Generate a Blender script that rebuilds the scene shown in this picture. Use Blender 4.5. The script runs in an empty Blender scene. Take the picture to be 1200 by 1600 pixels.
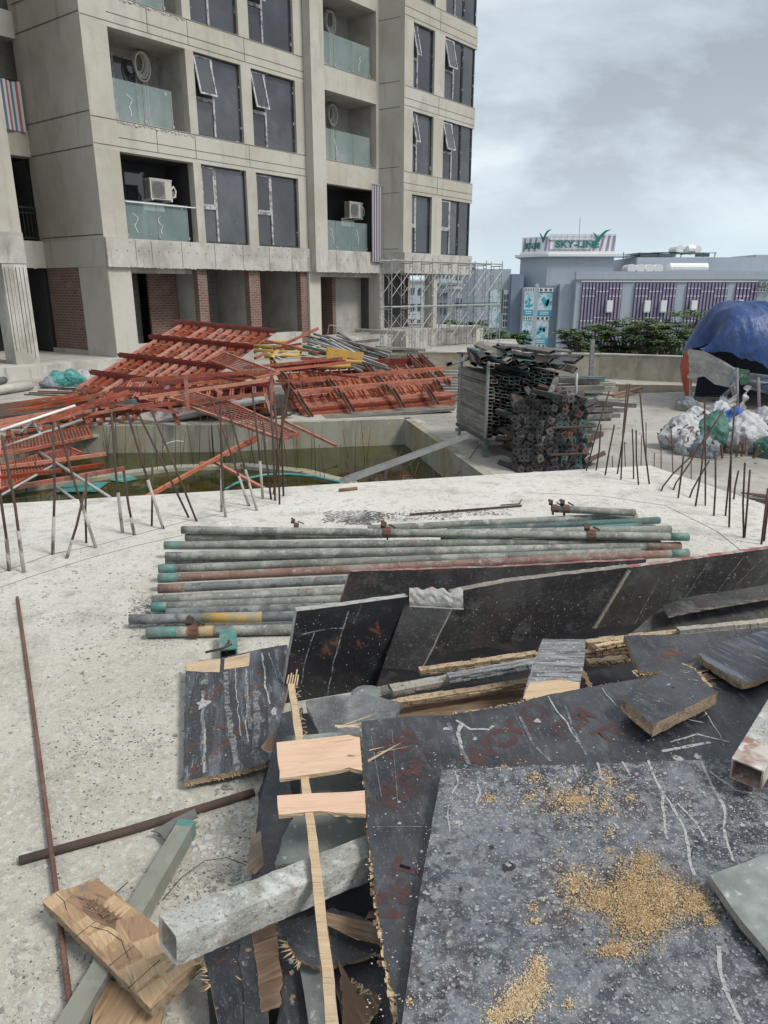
import bpy, bmesh, math, random
from mathutils import Vector, Matrix, noise
sc = bpy.context.scene
col = sc.collection
R = math.radians
# ---------------------------------------------------------------- camera, sky, sun, exposure
FPX = 1109.0; PITCH = R(17.5); CAMZ = 1.55
cd = bpy.data.cameras.new('camera'); cam = bpy.data.objects.new('camera', cd); col.objects.link(cam)
cd.sensor_fit = 'VERTICAL'; cd.sensor_height = 24.0; cd.lens = 24.0*FPX/1600.0
cd.clip_start = 0.05; cd.clip_end = 4000
cam.location = (0, 0, CAMZ); cam.rotation_euler = (R(90)-PITCH, 0, 0)
sc.camera = cam
sc.view_settings.view_transform = 'Standard'; sc.view_settings.look = 'None'
sc.view_settings.exposure = 0.92; sc.view_settings.gamma = 1.0
SUN_EL, SUN_AZ = 52.0, 118.0      # degrees; azimuth clockwise from +Y
w = bpy.data.worlds.new('World'); sc.world = w; w.use_nodes = True
nt = w.node_tree; nt.nodes.clear()
def wn(t, **k):
    n = nt.nodes.new(t)
    for a, b in k.items(): setattr(n, a, b)
    return n
out = wn('ShaderNodeOutputWorld')
sky = wn('ShaderNodeTexSky', sky_type='NISHITA', sun_disc=False)
sky.sun_elevation = R(SUN_EL); sky.sun_rotation = R(SUN_AZ); sky.dust_density = 3.0
bg1 = wn('ShaderNodeBackground'); bg1.inputs['Strength'].default_value = 0.10
bg2 = wn('ShaderNodeBackground'); bg2.inputs['Strength'].default_value = 1.0
tc = wn('ShaderNodeTexCoord')
mp = wn('ShaderNodeMapping'); mp.inputs['Scale'].default_value = (1.0, 1.0, 2.3); mp.inputs['Location'].default_value = (0.35, 0.1, 0.45)
n1 = wn('ShaderNodeTexNoise'); n1.inputs['Scale'].default_value = 2.1; n1.inputs['Detail'].default_value = 8; n1.inputs['Roughness'].default_value = 0.56
n1.inputs['Distortion'].default_value = 0.3
r1 = wn('ShaderNodeValToRGB')
e = r1.color_ramp.elements
e[0].position = 0.40; e[0].color = (0.245, 0.272, 0.30, 1); e[1].position = 0.59; e[1].color = (0.475, 0.515, 0.535, 1)
m_ = r1.color_ramp.elements.new(0.49); m_.color = (0.36, 0.405, 0.44, 1)
sx = wn('ShaderNodeSeparateXYZ')
r2 = wn('ShaderNodeValToRGB')      # towards the horizon the cloud thins to an even pale blue
e = r2.color_ramp.elements; e[0].position = 0.0; e[0].color = (1, 1, 1, 1); e[1].position = 0.15; e[1].color = (0, 0, 0, 1)
mx = wn('ShaderNodeMixRGB'); mx.inputs['Color2'].default_value = (0.41, 0.495, 0.545, 1)
r3 = wn('ShaderNodeValToRGB')      # darker cloud base higher up
e = r3.color_ramp.elements; e[0].position = 0.14; e[0].color = (1.08, 1.07, 1.06, 1); e[1].position = 0.30; e[1].color = (0.83, 0.835, 0.85, 1)
m3 = r3.color_ramp.elements.new(0.5); m3.color = (1, 0.98, 0.97, 1)
mu = wn('ShaderNodeMixRGB', blend_type='MULTIPLY'); mu.inputs['Fac'].default_value = 1
ms = wn('ShaderNodeMixShader'); ms.inputs['Fac'].default_value = 0.88
L = nt.links.new
L(tc.outputs['Generated'], mp.inputs['Vector']); L(mp.outputs[0], n1.inputs['Vector']); L(n1.outputs['Fac'], r1.inputs['Fac'])
L(tc.outputs['Generated'], sx.inputs[0]); L(sx.outputs['Z'], r2.inputs['Fac']); L(sx.outputs['Z'], r3.inputs['Fac'])
L(r1.outputs['Color'], mu.inputs['Color1']); L(r3.outputs['Color'], mu.inputs['Color2'])
L(r2.outputs['Color'], mx.inputs['Fac']); L(mu.outputs['Color'], mx.inputs['Color1'])
L(mx.outputs['Color'], bg2.inputs['Color']); L(sky.outputs['Color'], bg1.inputs['Color'])
L(bg1.outputs[0], ms.inputs[1]); L(bg2.outputs[0], ms.inputs[2]); L(ms.outputs[0], out.inputs['Surface'])
sd = bpy.data.lights.new('sun', 'SUN'); so = bpy.data.objects.new('sun', sd); col.objects.link(so)
sd.energy = 1.5; sd.angle = R(14); sd.color = (1.0, 0.97, 0.92)
so.rotation_euler = (R(90-SUN_EL), 0, R(180-SUN_AZ))
so.location = (0, 0, 30)

# ---------------------------------------------------------------- projection helpers (photo pixel -> place)
CP, SP = math.cos(PITCH), math.sin(PITCH)
O = Vector((0, 0, CAMZ))
def ray(u, v):
    a = (u-600)/FPX; b = (v-800)/FPX
    return Vector((a, CP-b*SP, -SP-b*CP))
def P(u, v, z): r = ray(u, v); return O+r*((z-CAMZ)/r.z)
def PY(u, v, Y): r = ray(u, v); return O+r*(Y/r.y)
def PP(u, v, o, n): r = ray(u, v); return O+r*((o-O).dot(n)/r.dot(n))
SLAB, DECK, PLINTH, WATER = 0.0, -0.85, -0.5, -1.36
random.seed(11); U = random.uniform
_ON = 'first second third fourth fifth sixth seventh eighth ninth'.split(); _TE = {2: 'twent', 3: 'thirt', 4: 'fort', 5: 'fift', 6: 'sixt'}
ORD = ['first','second','third','fourth','fifth','sixth','seventh','eighth','ninth','tenth','eleventh','twelfth','thirteenth','fourteenth','fifteenth','sixteenth','seventeenth','eighteenth','nineteenth','twentieth','twenty-first','twenty-second','twenty-third','twenty-fourth','twenty-fifth','twenty-sixth']
for _i in range(27, 70): ORD.append(_TE[_i//10]+('y-'+_ON[_i % 10-1] if _i % 10 else 'ieth'))

# ---------------------------------------------------------------- materials
def surf(name, base, layers=(), rough=0.8, bump=0.0, bscale=20.0, metal=0.0, spec=0.5, coord='Object', rvar=0.0, bdet=6, stretchb=(1,1,1), alpha=None, brick=None):
    """layers: (colour, scale, lo, hi, strength[, stretch[, kind]]) laid over the base one after another"""
    m = bpy.data.materials.new(name); m.use_nodes = True
    t = m.node_tree; N = t.nodes; K = t.links.new
    b = N['Principled BSDF']
    b.inputs['Roughness'].default_value = rough; b.inputs['Metallic'].default_value = metal
    b.inputs['Specular IOR Level'].default_value = spec
    tcn = N.new('ShaderNodeTexCoord'); vec = tcn.outputs[coord]
    oi = N.new('ShaderNodeObjectInfo')
    ad = N.new('ShaderNodeVectorMath'); ad.operation = 'MULTIPLY_ADD'     # each object its own patch of pattern
    cmb = N.new('ShaderNodeCombineXYZ')
    for i in range(3): K(oi.outputs['Random'], cmb.inputs[i])
    K(cmb.outputs[0], ad.inputs[0]); ad.inputs[1].default_value = (13.7, 7.1, 3.3); K(vec, ad.inputs[2])
    vr = ad.outputs[0]
    rgb = N.new('ShaderNodeRGB'); rgb.outputs[0].default_value = (*base, 1); cur = rgb.outputs[0]
    bumpin = None
    if brick:
        c1, c2, cm, bw, bh, mo = brick
        s = N.new('ShaderNodeSeparateXYZ'); K(vec, s.inputs[0])
        a2 = N.new('ShaderNodeMath'); K(s.outputs[0], a2.inputs[0]); K(s.outputs[1], a2.inputs[1])
        cb = N.new('ShaderNodeCombineXYZ'); K(a2.outputs[0], cb.inputs[0]); K(s.outputs[2], cb.inputs[1])
        br = N.new('ShaderNodeTexBrick'); K(cb.outputs[0], br.inputs['Vector'])
        br.inputs['Color1'].default_value = (*c1, 1); br.inputs['Color2'].default_value = (*c2, 1); br.inputs['Mortar'].default_value = (*cm, 1)
        br.inputs['Scale'].default_value = 1; br.inputs['Brick Width'].default_value = bw; br.inputs['Row Height'].default_value = bh
        br.inputs['Mortar Size'].default_value = mo; br.inputs['Mortar Smooth'].default_value = 0.3; br.inputs['Bias'].default_value = 0.0
        cur = br.outputs['Color']
    for l in layers:
        c, s, lo, hi, st = l[:5]
        strc = l[5] if len(l) > 5 and l[5] else (1, 1, 1); kind = l[6] if len(l) > 6 else 'n'
        mpn = N.new('ShaderNodeMapping'); mpn.inputs['Scale'].default_value = strc; K(vr, mpn.inputs['Vector'])
        if kind == 'n':
            tx = N.new('ShaderNodeTexNoise'); tx.inputs['Detail'].default_value = 7; tx.inputs['Roughness'].default_value = 0.62; o = tx.outputs['Fac']
        elif kind == 'v':
            tx = N.new('ShaderNodeTexVoronoi'); o = tx.outputs['Distance']
        elif kind == 'm':      # drawn-out wisps
            tx = N.new('ShaderNodeTexNoise'); tx.inputs['Detail'].default_value = 5; tx.inputs['Distortion'].default_value = 2.5; o = tx.outputs['Fac']
        elif kind == 'g':      # dust trodden in over one stretch of the slab, ragged border
            tx = N.new('ShaderNodeTexNoise'); tx.inputs['Detail'].default_value = 8
            sy = N.new('ShaderNodeSeparateXYZ'); K(vec, sy.inputs[0]); gm = N.new('ShaderNodeMath'); gm.operation = 'MULTIPLY_ADD'; K(sy.outputs[1], gm.inputs[0]); gm.inputs[1].default_value = -0.22; K(tx.outputs['Fac'], gm.inputs[2]); o = gm.outputs[0]
        elif kind == 'w':
            tx = N.new('ShaderNodeTexWave'); tx.bands_direction = 'Z'; tx.inputs['Distortion'].default_value = 2.0; tx.inputs['Detail'].default_value = 2; o = tx.outputs['Fac']
        tx.inputs['Scale'].default_value = s; K(mpn.outputs[0], tx.inputs['Vector'])
        mr = N.new('ShaderNodeMapRange'); mr.inputs['From Min'].default_value = lo; mr.inputs['From Max'].default_value = hi
        mr.inputs['To Max'].default_value = st; K(o, mr.inputs['Value'])
        mxn = N.new('ShaderNodeMixRGB'); K(mr.outputs[0], mxn.inputs['Fac']); K(cur, mxn.inputs['Color1']); mxn.inputs['Color2'].default_value = (*c, 1)
        cur = mxn.outputs[0]
    K(cur, b.inputs['Base Color'])
    if bump:
        mpb = N.new('ShaderNodeMapping'); mpb.inputs['Scale'].default_value = stretchb; K(vr, mpb.inputs['Vector'])
        nb = N.new('ShaderNodeTexNoise'); nb.inputs['Scale'].default_value = bscale; nb.inputs['Detail'].default_value = bdet; nb.inputs['Roughness'].default_value = 0.65
        K(mpb.outputs[0], nb.inputs['Vector'])
        bp = N.new('ShaderNodeBump'); bp.inputs['Strength'].default_value = 1.0; bp.inputs['Distance'].default_value = bump
        K(nb.outputs['Fac'], bp.inputs['Height']); K(bp.outputs[0], b.inputs['Normal'])
        if rvar:
            mr = N.new('ShaderNodeMapRange'); mr.inputs['To Min'].default_value = rough-rvar; mr.inputs['To Max'].default_value = min(1, rough+rvar)
            K(nb.outputs['Fac'], mr.inputs['Value']); K(mr.outputs[0], b.inputs['Roughness'])
    if alpha:                       # worn-through paint: (scale, lo, hi, strength)
        na = N.new('ShaderNodeTexNoise'); na.inputs['Scale'].default_value = alpha[0]; na.inputs['Detail'].default_value = 6; K(vr, na.inputs['Vector'])
        mr = N.new('ShaderNodeMapRange'); mr.inputs['From Min'].default_value = alpha[1]; mr.inputs['From Max'].default_value = alpha[2]; mr.inputs['To Max'].default_value = alpha[3]
        K(na.outputs['Fac'], mr.inputs['Value']); K(mr.outputs[0], b.inputs['Alpha'])
    return m
def glassy(name, colr, alpha, rough=0.05, layers=(), tint=None):
    m = surf(name, colr, layers, rough=rough); m.node_tree.nodes['Principled BSDF'].inputs['Alpha'].default_value = alpha
    return m
M = {}
M['slab'] = surf('slab_concrete', (0.55, 0.528, 0.475), [((0.40, 0.38, 0.335), 0.55, 0.46, 0.60, 0.55),
    ((0.62, 0.61, 0.58), 2.2, 0.5, 0.7, 0.7), ((0.36, 0.335, 0.28), 1.6, -.40, -0.02, 0.85, None, 'g'), ((0.27, 0.25, 0.21), 3.0, 0.53, 0.66, 0.6), ((0.24, 0.225, 0.195), 8.0, 0.56, 0.66, 0.5),
    ((0.22, 0.21, 0.185), 17, 0.55, 0.66, 0.45), ((0.56, 0.55, 0.51), 40, 0.52, 0.64, 0.5), ((0.18, 0.17, 0.15), 75, 0.57, 0.66, 0.6), ((0.66, 0.64, 0.59), 150, 0.56, 0.66, 0.6), ((0.13, 0.125, 0.115), 190, 0.60, 0.66, 0.7)], rough=0.95, bump=0.005, bscale=40, bdet=10)
M['deck'] = surf('deck_concrete', (0.36, 0.34, 0.305), [
    ((0.22, 0.205, 0.175), 0.45, 0.45, 0.62, 0.8), ((0.50, 0.485, 0.455), 1.2, 0.52, 0.68, 0.7), ((0.18, 0.16, 0.13), 4.0, 0.56, 0.68, 0.6), ((0.13, 0.12, 0.11), 30, 0.6, 0.7, 0.6)], rough=0.85, bump=0.006, bscale=18)
M['pit'] = surf('pit_concrete', (0.33, 0.32, 0.27), [
    ((0.20, 0.19, 0.12), 1.2, 0.45, 0.65, 0.8, (1, 1, .5)), ((0.30, 0.24, 0.11), 0.7, 0.52, 0.62, 0.6), ((0.13, 0.14, 0.09), 6, 0.5, 0.7, 0.6, (1, 1, .15)), ((0.42, 0.41, 0.38), 3, 0.56, 0.7, 0.5)], rough=0.85, bump=0.004, bscale=15)
M['wall'] = surf('parapet_concrete', (0.36, 0.33, 0.27), [
    ((0.22, 0.185, 0.12), 0.8, 0.46, 0.62, 0.7), ((0.18, 0.16, 0.125), 3, 0.5, 0.68, 0.7, (1, 1, .25)), ((0.47, 0.44, 0.38), 2.0, 0.55, 0.7, 0.6)], rough=0.9, bump=0.004, bscale=12)
M['tower'] = surf('tower_concrete', (0.465, 0.445, 0.395), [((0.36, 0.31, 0.235), 0.22, 0.52, 0.64, 0.5), ((0.30, 0.285, 0.255), 0.7, 0.56, 0.60, 0.35, (1, 1, .6)),
    ((0.37, 0.34, 0.28), 0.35, 0.42, 0.62, 0.75), ((0.48, 0.455, 0.41), 1.1, 0.52, 0.68, 0.6), ((0.25, 0.23, 0.195), 2.4, 0.55, 0.72, 0.55, (1, 1, .16)),
    ((0.33, 0.315, 0.28), 12, 0.55, 0.7, 0.35), ((0.20, 0.185, 0.16), 40, 0.66, 0.72, 0.5)], rough=0.9, bump=0.003, bscale=20)
M['raw'] = surf('raw_band_concrete', (0.44, 0.425, 0.385), [
    ((0.29, 0.27, 0.235), 0.9, 0.45, 0.6, 0.8), ((0.55, 0.54, 0.51), 1.6, 0.52, 0.66, 0.7, (1, 1, .6)), ((0.20, 0.19, 0.17), 5, 0.56, 0.7, 0.7, (1, 1, .2)), ((0.13, 0.12, 0.11), 30, 0.64, 0.7, 0.7)], rough=0.92, bump=0.008, bscale=14)
M['groove'] = surf('dark_groove_line', (0.10, 0.09, 0.075), rough=0.9)
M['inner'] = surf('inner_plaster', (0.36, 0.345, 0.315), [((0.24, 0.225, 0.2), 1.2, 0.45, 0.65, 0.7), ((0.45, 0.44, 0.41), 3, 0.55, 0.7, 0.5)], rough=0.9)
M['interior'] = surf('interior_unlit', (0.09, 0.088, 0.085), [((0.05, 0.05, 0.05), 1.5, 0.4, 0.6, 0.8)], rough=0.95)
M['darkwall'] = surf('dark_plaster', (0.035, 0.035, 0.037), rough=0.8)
M['brick'] = surf('red_brick', (0.3, 0.1, 0.07), [((0.22, 0.18, 0.155), 2.5, 0.48, 0.66, 0.75), ((0.12, 0.07, 0.055), 5, 0.52, 0.68, 0.6)], rough=0.95, bump=0.01, bscale=14,
    brick=((0.19, 0.080, 0.058), (0.13, 0.060, 0.046), (0.21, 0.185, 0.16), 0.23, 0.085, 0.014))
M['cementgrey'] = surf('dark_cement', (0.13, 0.135, 0.135), [((0.22, 0.225, 0.22), 12, 0.48, 0.62, 0.8), ((0.06, 0.062, 0.065), 7, 0.5, 0.64, 0.8), ((0.3, 0.3, 0.29), 120, 0.58, 0.64, 0.6)], rough=0.85, bump=0.003, bscale=60)
M['block'] = surf('grey_block', (0.3, 0.3, 0.28), [((0.16, 0.155, 0.145), 1.5, 0.45, 0.65, 0.6)], rough=0.95, brick=((0.20, 0.197, 0.185), (0.17, 0.167, 0.158), (0.10, 0.098, 0.092), 0.62, 0.22, 0.012))  # block tone darkened to carry the shade deep in the ground storey
M['glass'] = surf('window_glass', (0.038, 0.040, 0.047), [((0.078, 0.083, 0.097), 0.45, 0.42, 0.62, 0.85), ((0.02, 0.022, 0.028), 0.8, 0.52, 0.66, 0.6), ((0.42, 0.44, 0.46), 9, 0.70, 0.73, 0.8)], rough=0.06, spec=1.0, bump=0.004, bscale=0.7, bdet=1)
M['frame'] = surf('aluminium_frame', (0.030, 0.031, 0.035), [((0.5, 0.5, 0.5), 5, 0.60, 0.63, 0.8)], rough=0.5)
M['filmframe'] = surf('film_wrapped_frame', (0.42, 0.42, 0.43), [((0.10, 0.09, 0.09), 7, 0.47, 0.60, 0.85)], rough=0.45)
M['rail_glass'] = glassy('balustrade_glass', (0.36, 0.48, 0.46), 0.24, layers=[((0.60, 0.68, 0.67), 1.1, 0.48, 0.70, 0.6)])
M['black'] = surf('black_metal', (0.02, 0.02, 0.022), rough=0.5)
M['ac'] = surf('ac_casing', (0.44, 0.43, 0.39), [((0.42, 0.4, 0.36), 5, 0.5, 0.7, 0.5)], rough=0.6)
M['acgrill'] = surf('ac_grille', (0.14, 0.14, 0.14), rough=0.7)
M['white'] = surf('white_paint', (0.72, 0.72, 0.71), [((0.5, 0.49, 0.46), 6, 0.55, 0.7, 0.6)], rough=0.6)
M['hose'] = surf('white_insulation', (0.55, 0.54, 0.50), rough=0.8)
M['red'] = surf('red_steel', (0.39, 0.072, 0.034), [((0.44, 0.155, 0.085), 1.6, 0.42, 0.60, 0.8), ((0.15, 0.055, 0.032), 4, 0.49, 0.62, 0.85), ((0.36, 0.28, 0.23), 9, 0.58, 0.68, 0.7), ((0.10, 0.05, 0.035), 26, 0.60, 0.68, 0.8)], rough=0.6, bump=0.002, bscale=30)
M['darkred'] = surf('dark_red_steel', (0.24, 0.035, 0.024), [((0.13, 0.035, 0.025), 3, 0.48, 0.62, 0.8), ((0.36, 0.12, 0.08), 6, 0.56, 0.68, 0.6), ((0.3, 0.25, 0.2), 14, 0.62, 0.7, 0.6)], rough=0.6, bump=0.002)
M['orange'] = surf('orange_steel', (0.46, 0.145, 0.06), [((0.45, 0.09, 0.05), 2, 0.45, 0.62, 0.7), ((0.20, 0.07, 0.04), 8, 0.56, 0.66, 0.8), ((0.5, 0.38, 0.32), 14, 0.6, 0.68, 0.6)], rough=0.6)
M['ribrust'] = surf('brown_rusty_channel', (0.20, 0.085, 0.06), [((0.30, 0.22, 0.18), 6, 0.5, 0.65, 0.8), ((0.10, 0.05, 0.04), 14, 0.5, 0.65, 0.6)], rough=0.8)
M['redmesh'] = surf('expanded_mesh_steel', (0.26, 0.075, 0.05), [((0.16, 0.08, 0.06), 4, 0.48, 0.6, 0.8), ((0.34, 0.24, 0.2), 12, 0.55, 0.66, 0.6)], rough=0.7)
M['rust'] = surf('rusted_steel', (0.065, 0.042, 0.033), [((0.13, 0.065, 0.042), 9, 0.5, 0.62, 0.7), ((0.045, 0.032, 0.028), 20, 0.5, 0.62, 0.7)], rough=0.85, bump=0.002, bscale=90)
M['rustred'] = surf('red_brown_rust', (0.125, 0.062, 0.046), [((0.21, 0.12, 0.09), 12, 0.5, 0.62, 0.7), ((0.08, 0.045, 0.035), 24, 0.52, 0.62, 0.7)], rough=0.85, bump=0.003, bscale=120)
M['crustbar'] = surf('cement_coated_bar', (0.36, 0.34, 0.31), [((0.10, 0.07, 0.055), 14, 0.52, 0.6, 0.9, (1, 1, .4))], rough=0.9)
M['galv'] = surf('galvanised_steel', (0.36, 0.37, 0.37), [((0.22, 0.22, 0.21), 6, 0.5, 0.65, 0.8), ((0.5, 0.5, 0.49), 12, 0.55, 0.65, 0.6)], rough=0.55, metal=0.3)
M['yellow'] = surf('yellow_pipe', (0.50, 0.30, 0.055), [((0.36, 0.27, 0.13), 5, 0.48, 0.64, 0.8), ((0.2, 0.15, 0.1), 14, 0.56, 0.68, 0.7)], rough=0.6)
M['greenp'] = surf('green_paint', (0.04, 0.16, 0.085), [((0.2, 0.2, 0.16), 8, 0.52, 0.65, 0.8)], rough=0.6)
M['pipe'] = surf('grey_pipe', (0.215, 0.225, 0.195), [((0.11, 0.118, 0.108), 3, 0.45, 0.6, 0.85), ((0.36, 0.36, 0.325), 9, 0.50, 0.60, 0.85), ((0.20, 0.14, 0.11), 5, 0.60, 0.68, 0.7), ((0.5, 0.5, 0.48), 60, 0.58, 0.66, 0.6), ((0.07, 0.075, 0.075), 45, 0.60, 0.68, 0.6)], rough=0.75, bump=0.002, bscale=60)
M['pipedark'] = surf('dark_pipe', (0.13, 0.14, 0.14), [((0.26, 0.27, 0.26), 8, 0.48, 0.62, 0.8), ((0.05, 0.05, 0.055), 20, 0.52, 0.62, 0.7)], rough=0.75, bump=0.002, bscale=60)
M['piperust'] = surf('rusty_pipe', (0.20, 0.125, 0.10), [((0.25, 0.25, 0.23), 6, 0.5, 0.62, 0.8), ((0.13, 0.07, 0.055), 14, 0.5, 0.62, 0.7), ((0.38, 0.35, 0.31), 40, 0.57, 0.66, 0.6)], rough=0.8, bump=0.002, bscale=60)
M['teal'] = surf('teal_paint', (0.06, 0.19, 0.17), [((0.20, 0.22, 0.195), 10, 0.44, 0.58, 0.85), ((0.1, 0.12, 0.11), 26, 0.54, 0.64, 0.6)], rough=0.6)
M['pyellow'] = surf('yellow_band', (0.42, 0.28, 0.075), [((0.24, 0.235, 0.20), 12, 0.44, 0.58, 0.85)], rough=0.7)
M['steelheap'] = surf('weathered_tube', (0.14, 0.137, 0.13), [((0.06, 0.06, 0.058), 4, 0.45, 0.62, 0.8), ((0.33, 0.31, 0.28), 6, 0.55, 0.68, 0.8), ((0.16, 0.10, 0.07), 9, 0.58, 0.68, 0.6)], rough=0.8, bump=0.002, bscale=40)
M['steelteal'] = surf('weathered_teal_tube', (0.09, 0.165, 0.16), [((0.07, 0.07, 0.07), 5, 0.45, 0.62, 0.8), ((0.3, 0.3, 0.27), 9, 0.56, 0.68, 0.7)], rough=0.8)
M['plank'] = surf('grey_plank', (0.27, 0.25, 0.215), [((0.15, 0.135, 0.11), 3, 0.45, 0.62, 0.8, (1, 1, 5)), ((0.38, 0.36, 0.32), 5, 0.55, 0.68, 0.6)], rough=0.9, bump=0.003)
M['clampdark'] = surf('blackened_steel', (0.038, 0.037, 0.037), [((0.085, 0.065, 0.055), 8, 0.54, 0.66, 0.7), ((0.12, 0.12, 0.12), 14, 0.57, 0.68, 0.7)], rough=0.75)
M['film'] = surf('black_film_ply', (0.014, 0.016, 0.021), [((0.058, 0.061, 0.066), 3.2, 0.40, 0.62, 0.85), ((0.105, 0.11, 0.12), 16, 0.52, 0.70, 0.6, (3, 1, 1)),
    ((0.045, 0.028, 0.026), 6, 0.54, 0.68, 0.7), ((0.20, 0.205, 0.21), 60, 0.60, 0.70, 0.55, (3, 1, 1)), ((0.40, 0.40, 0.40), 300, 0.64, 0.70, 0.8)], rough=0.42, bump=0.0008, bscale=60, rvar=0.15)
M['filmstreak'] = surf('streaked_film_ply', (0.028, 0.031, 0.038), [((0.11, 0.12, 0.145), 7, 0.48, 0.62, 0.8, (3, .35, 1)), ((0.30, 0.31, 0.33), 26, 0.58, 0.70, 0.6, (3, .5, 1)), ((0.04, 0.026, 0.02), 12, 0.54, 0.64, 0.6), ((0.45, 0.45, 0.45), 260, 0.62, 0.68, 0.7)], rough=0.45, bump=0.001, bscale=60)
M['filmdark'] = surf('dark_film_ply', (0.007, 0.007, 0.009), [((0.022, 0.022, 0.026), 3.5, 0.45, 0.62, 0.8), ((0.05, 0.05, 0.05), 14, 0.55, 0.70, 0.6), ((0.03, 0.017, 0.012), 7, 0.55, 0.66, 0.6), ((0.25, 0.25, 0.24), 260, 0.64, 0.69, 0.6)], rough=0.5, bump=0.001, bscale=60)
M['filmcrust'] = surf('cement_crusted_ply', (0.012, 0.011, 0.012), [((0.048, 0.048, 0.045), 2.6, 0.44, 0.58, 0.9), ((0.11, 0.11, 0.104), 8, 0.55, 0.72, 0.75), ((0.13, 0.13, 0.12), 50, 0.57, 0.7, 0.55), ((0.035, 0.016, 0.014), 6, 0.54, 0.68, 0.6), ((0.3, 0.3, 0.28), 240, 0.62, 0.68, 0.6)], rough=0.75, bump=0.003, bscale=40)
M['filmtop'] = surf('speckled_film_ply', (0.035, 0.040, 0.052), [((0.12, 0.13, 0.148), 3.6, 0.44, 0.58, 0.9), ((0.05, 0.036, 0.04), 5.5, 0.52, 0.62, 0.75), ((0.19, 0.20, 0.218), 26, 0.50, 0.57, 0.55), ((0.012, 0.014, 0.018), 20, 0.55, 0.60, 0.6), ((0.22, 0.23, 0.24), 48, 0.55, 0.60, 0.55),
    ((0.30, 0.305, 0.305), 80, 0.56, 0.66, 0.55), ((0.015, 0.017, 0.022), 130, 0.58, 0.66, 0.6), ((0.48, 0.48, 0.46), 230, 0.60, 0.65, 0.7)], rough=0.55, bump=0.0015, bscale=90, rvar=0.2)
M['greypanel'] = surf('grey_green_board', (0.15, 0.165, 0.155), [((0.32, 0.34, 0.32), 5, 0.5, 0.66, 0.8), ((0.10, 0.11, 0.11), 8, 0.5, 0.66, 0.7), ((0.5, 0.5, 0.47), 40, 0.6, 0.68, 0.6)], rough=0.6, bump=0.001, bscale=60)
M['plyedge'] = surf('ply_edge_layers', (0.40, 0.30, 0.19), [((0.12, 0.085, 0.055), 66, 0.30, 0.70, 0.85, (.02, .02, 1), 'w'), ((0.12, 0.085, 0.055), 40, 0.5, 0.64, 0.7), ((0.05, 0.04, 0.03), 90, 0.56, 0.64, 0.7)], rough=0.9, bump=0.002, bscale=120)
M['plyedgegrey'] = surf('grey_ply_edge', (0.30, 0.275, 0.235), [((0.12, 0.105, 0.085), 66, 0.30, 0.70, 0.75, (.02, .02, 1), 'w'), ((0.36, 0.35, 0.33), 30, 0.52, 0.64, 0.7), ((0.06, 0.05, 0.04), 80, 0.56, 0.64, 0.7)], rough=0.9, bump=0.003, bscale=90)
M['crustedge'] = surf('cement_crust_edge', (0.36, 0.355, 0.335), [((0.22, 0.21, 0.19), 30, 0.48, 0.62, 0.8), ((0.3, 0.16, 0.15), 7, 0.56, 0.66, 0.7), ((0.55, 0.54, 0.52), 60, 0.58, 0.66, 0.6)], rough=0.95, bump=0.006, bscale=60)
M['rededge'] = surf('red_tinted_edge', (0.27, 0.10, 0.095), [((0.40, 0.36, 0.33), 14, 0.50, 0.60, 0.8), ((0.12, 0.05, 0.045), 40, 0.5, 0.62, 0.6)], rough=0.9, bump=0.003, bscale=80)
M['wood'] = surf('pale_veneer', (0.52, 0.385, 0.24), [((0.42, 0.28, 0.16), 9, 0.46, 0.64, 0.6, (.5, 7, 7)), ((0.22, 0.13, 0.075), 14, 0.58, 0.66, 0.75, (.5, 10, 10)), ((0.62, 0.49, 0.34), 30, 0.52, 0.66, 0.6, (.4, 8, 8)), ((0.30, 0.28, 0.25), 6, 0.56, 0.68, 0.5)], rough=0.85, bump=0.003, bscale=40, stretchb=(.5, 9, 9))
M['woodpink'] = surf('pinkish_veneer', (0.62, 0.42, 0.30), [((0.50, 0.32, 0.20), 7, 0.46, 0.62, 0.5, (1, 6, 6)), ((0.30, 0.17, 0.11), 9, 0.60, 0.66, 0.7, (.8, 9, 9)), ((0.66, 0.51, 0.39), 26, 0.50, 0.66, 0.6, (.5, 8, 8)), ((0.34, 0.30, 0.26), 5, 0.58, 0.68, 0.45)], rough=0.85, bump=0.002, bscale=34, stretchb=(.5, 9, 9))
M['woodbrown'] = surf('brown_veneer', (0.16, 0.098, 0.06), [((0.25, 0.17, 0.11), 16, 0.47, 0.62, 0.8, (.5, 7, 7)), ((0.07, 0.045, 0.03), 18, 0.54, 0.66, 0.8, (.5, 6, 6)), ((0.2, 0.19, 0.17), 7, 0.56, 0.68, 0.6)], rough=0.85, bump=0.002, bscale=24, stretchb=(.5, 9, 9))
M['woodpatch'] = surf('weathered_veneer', (0.33, 0.215, 0.12), [((0.20, 0.12, 0.07), 14, 0.50, 0.64, 0.7, (6, 1, 6)), ((0.46, 0.33, 0.20), 22, 0.50, 0.66, 0.6, (7, .6, 7)), ((0.12, 0.08, 0.055), 20, 0.59, 0.66, 0.75, (6, .5, 6)), ((0.30, 0.29, 0.27), 9, 0.58, 0.66, 0.7)], rough=0.85, bump=0.002, bscale=40, stretchb=(8, .5, 8))
M['woodlight'] = surf('light_patch_veneer', (0.42, 0.295, 0.17), [((0.36, 0.23, 0.13), 16, 0.50, 0.64, 0.6, (6, 1, 6)), ((0.60, 0.46, 0.29), 26, 0.50, 0.66, 0.6, (7, .6, 7)), ((0.2, 0.13, 0.08), 26, 0.60, 0.66, 0.7, (6, .5, 6))], rough=0.85, bump=0.002, bscale=40, stretchb=(8, .5, 8))
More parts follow.
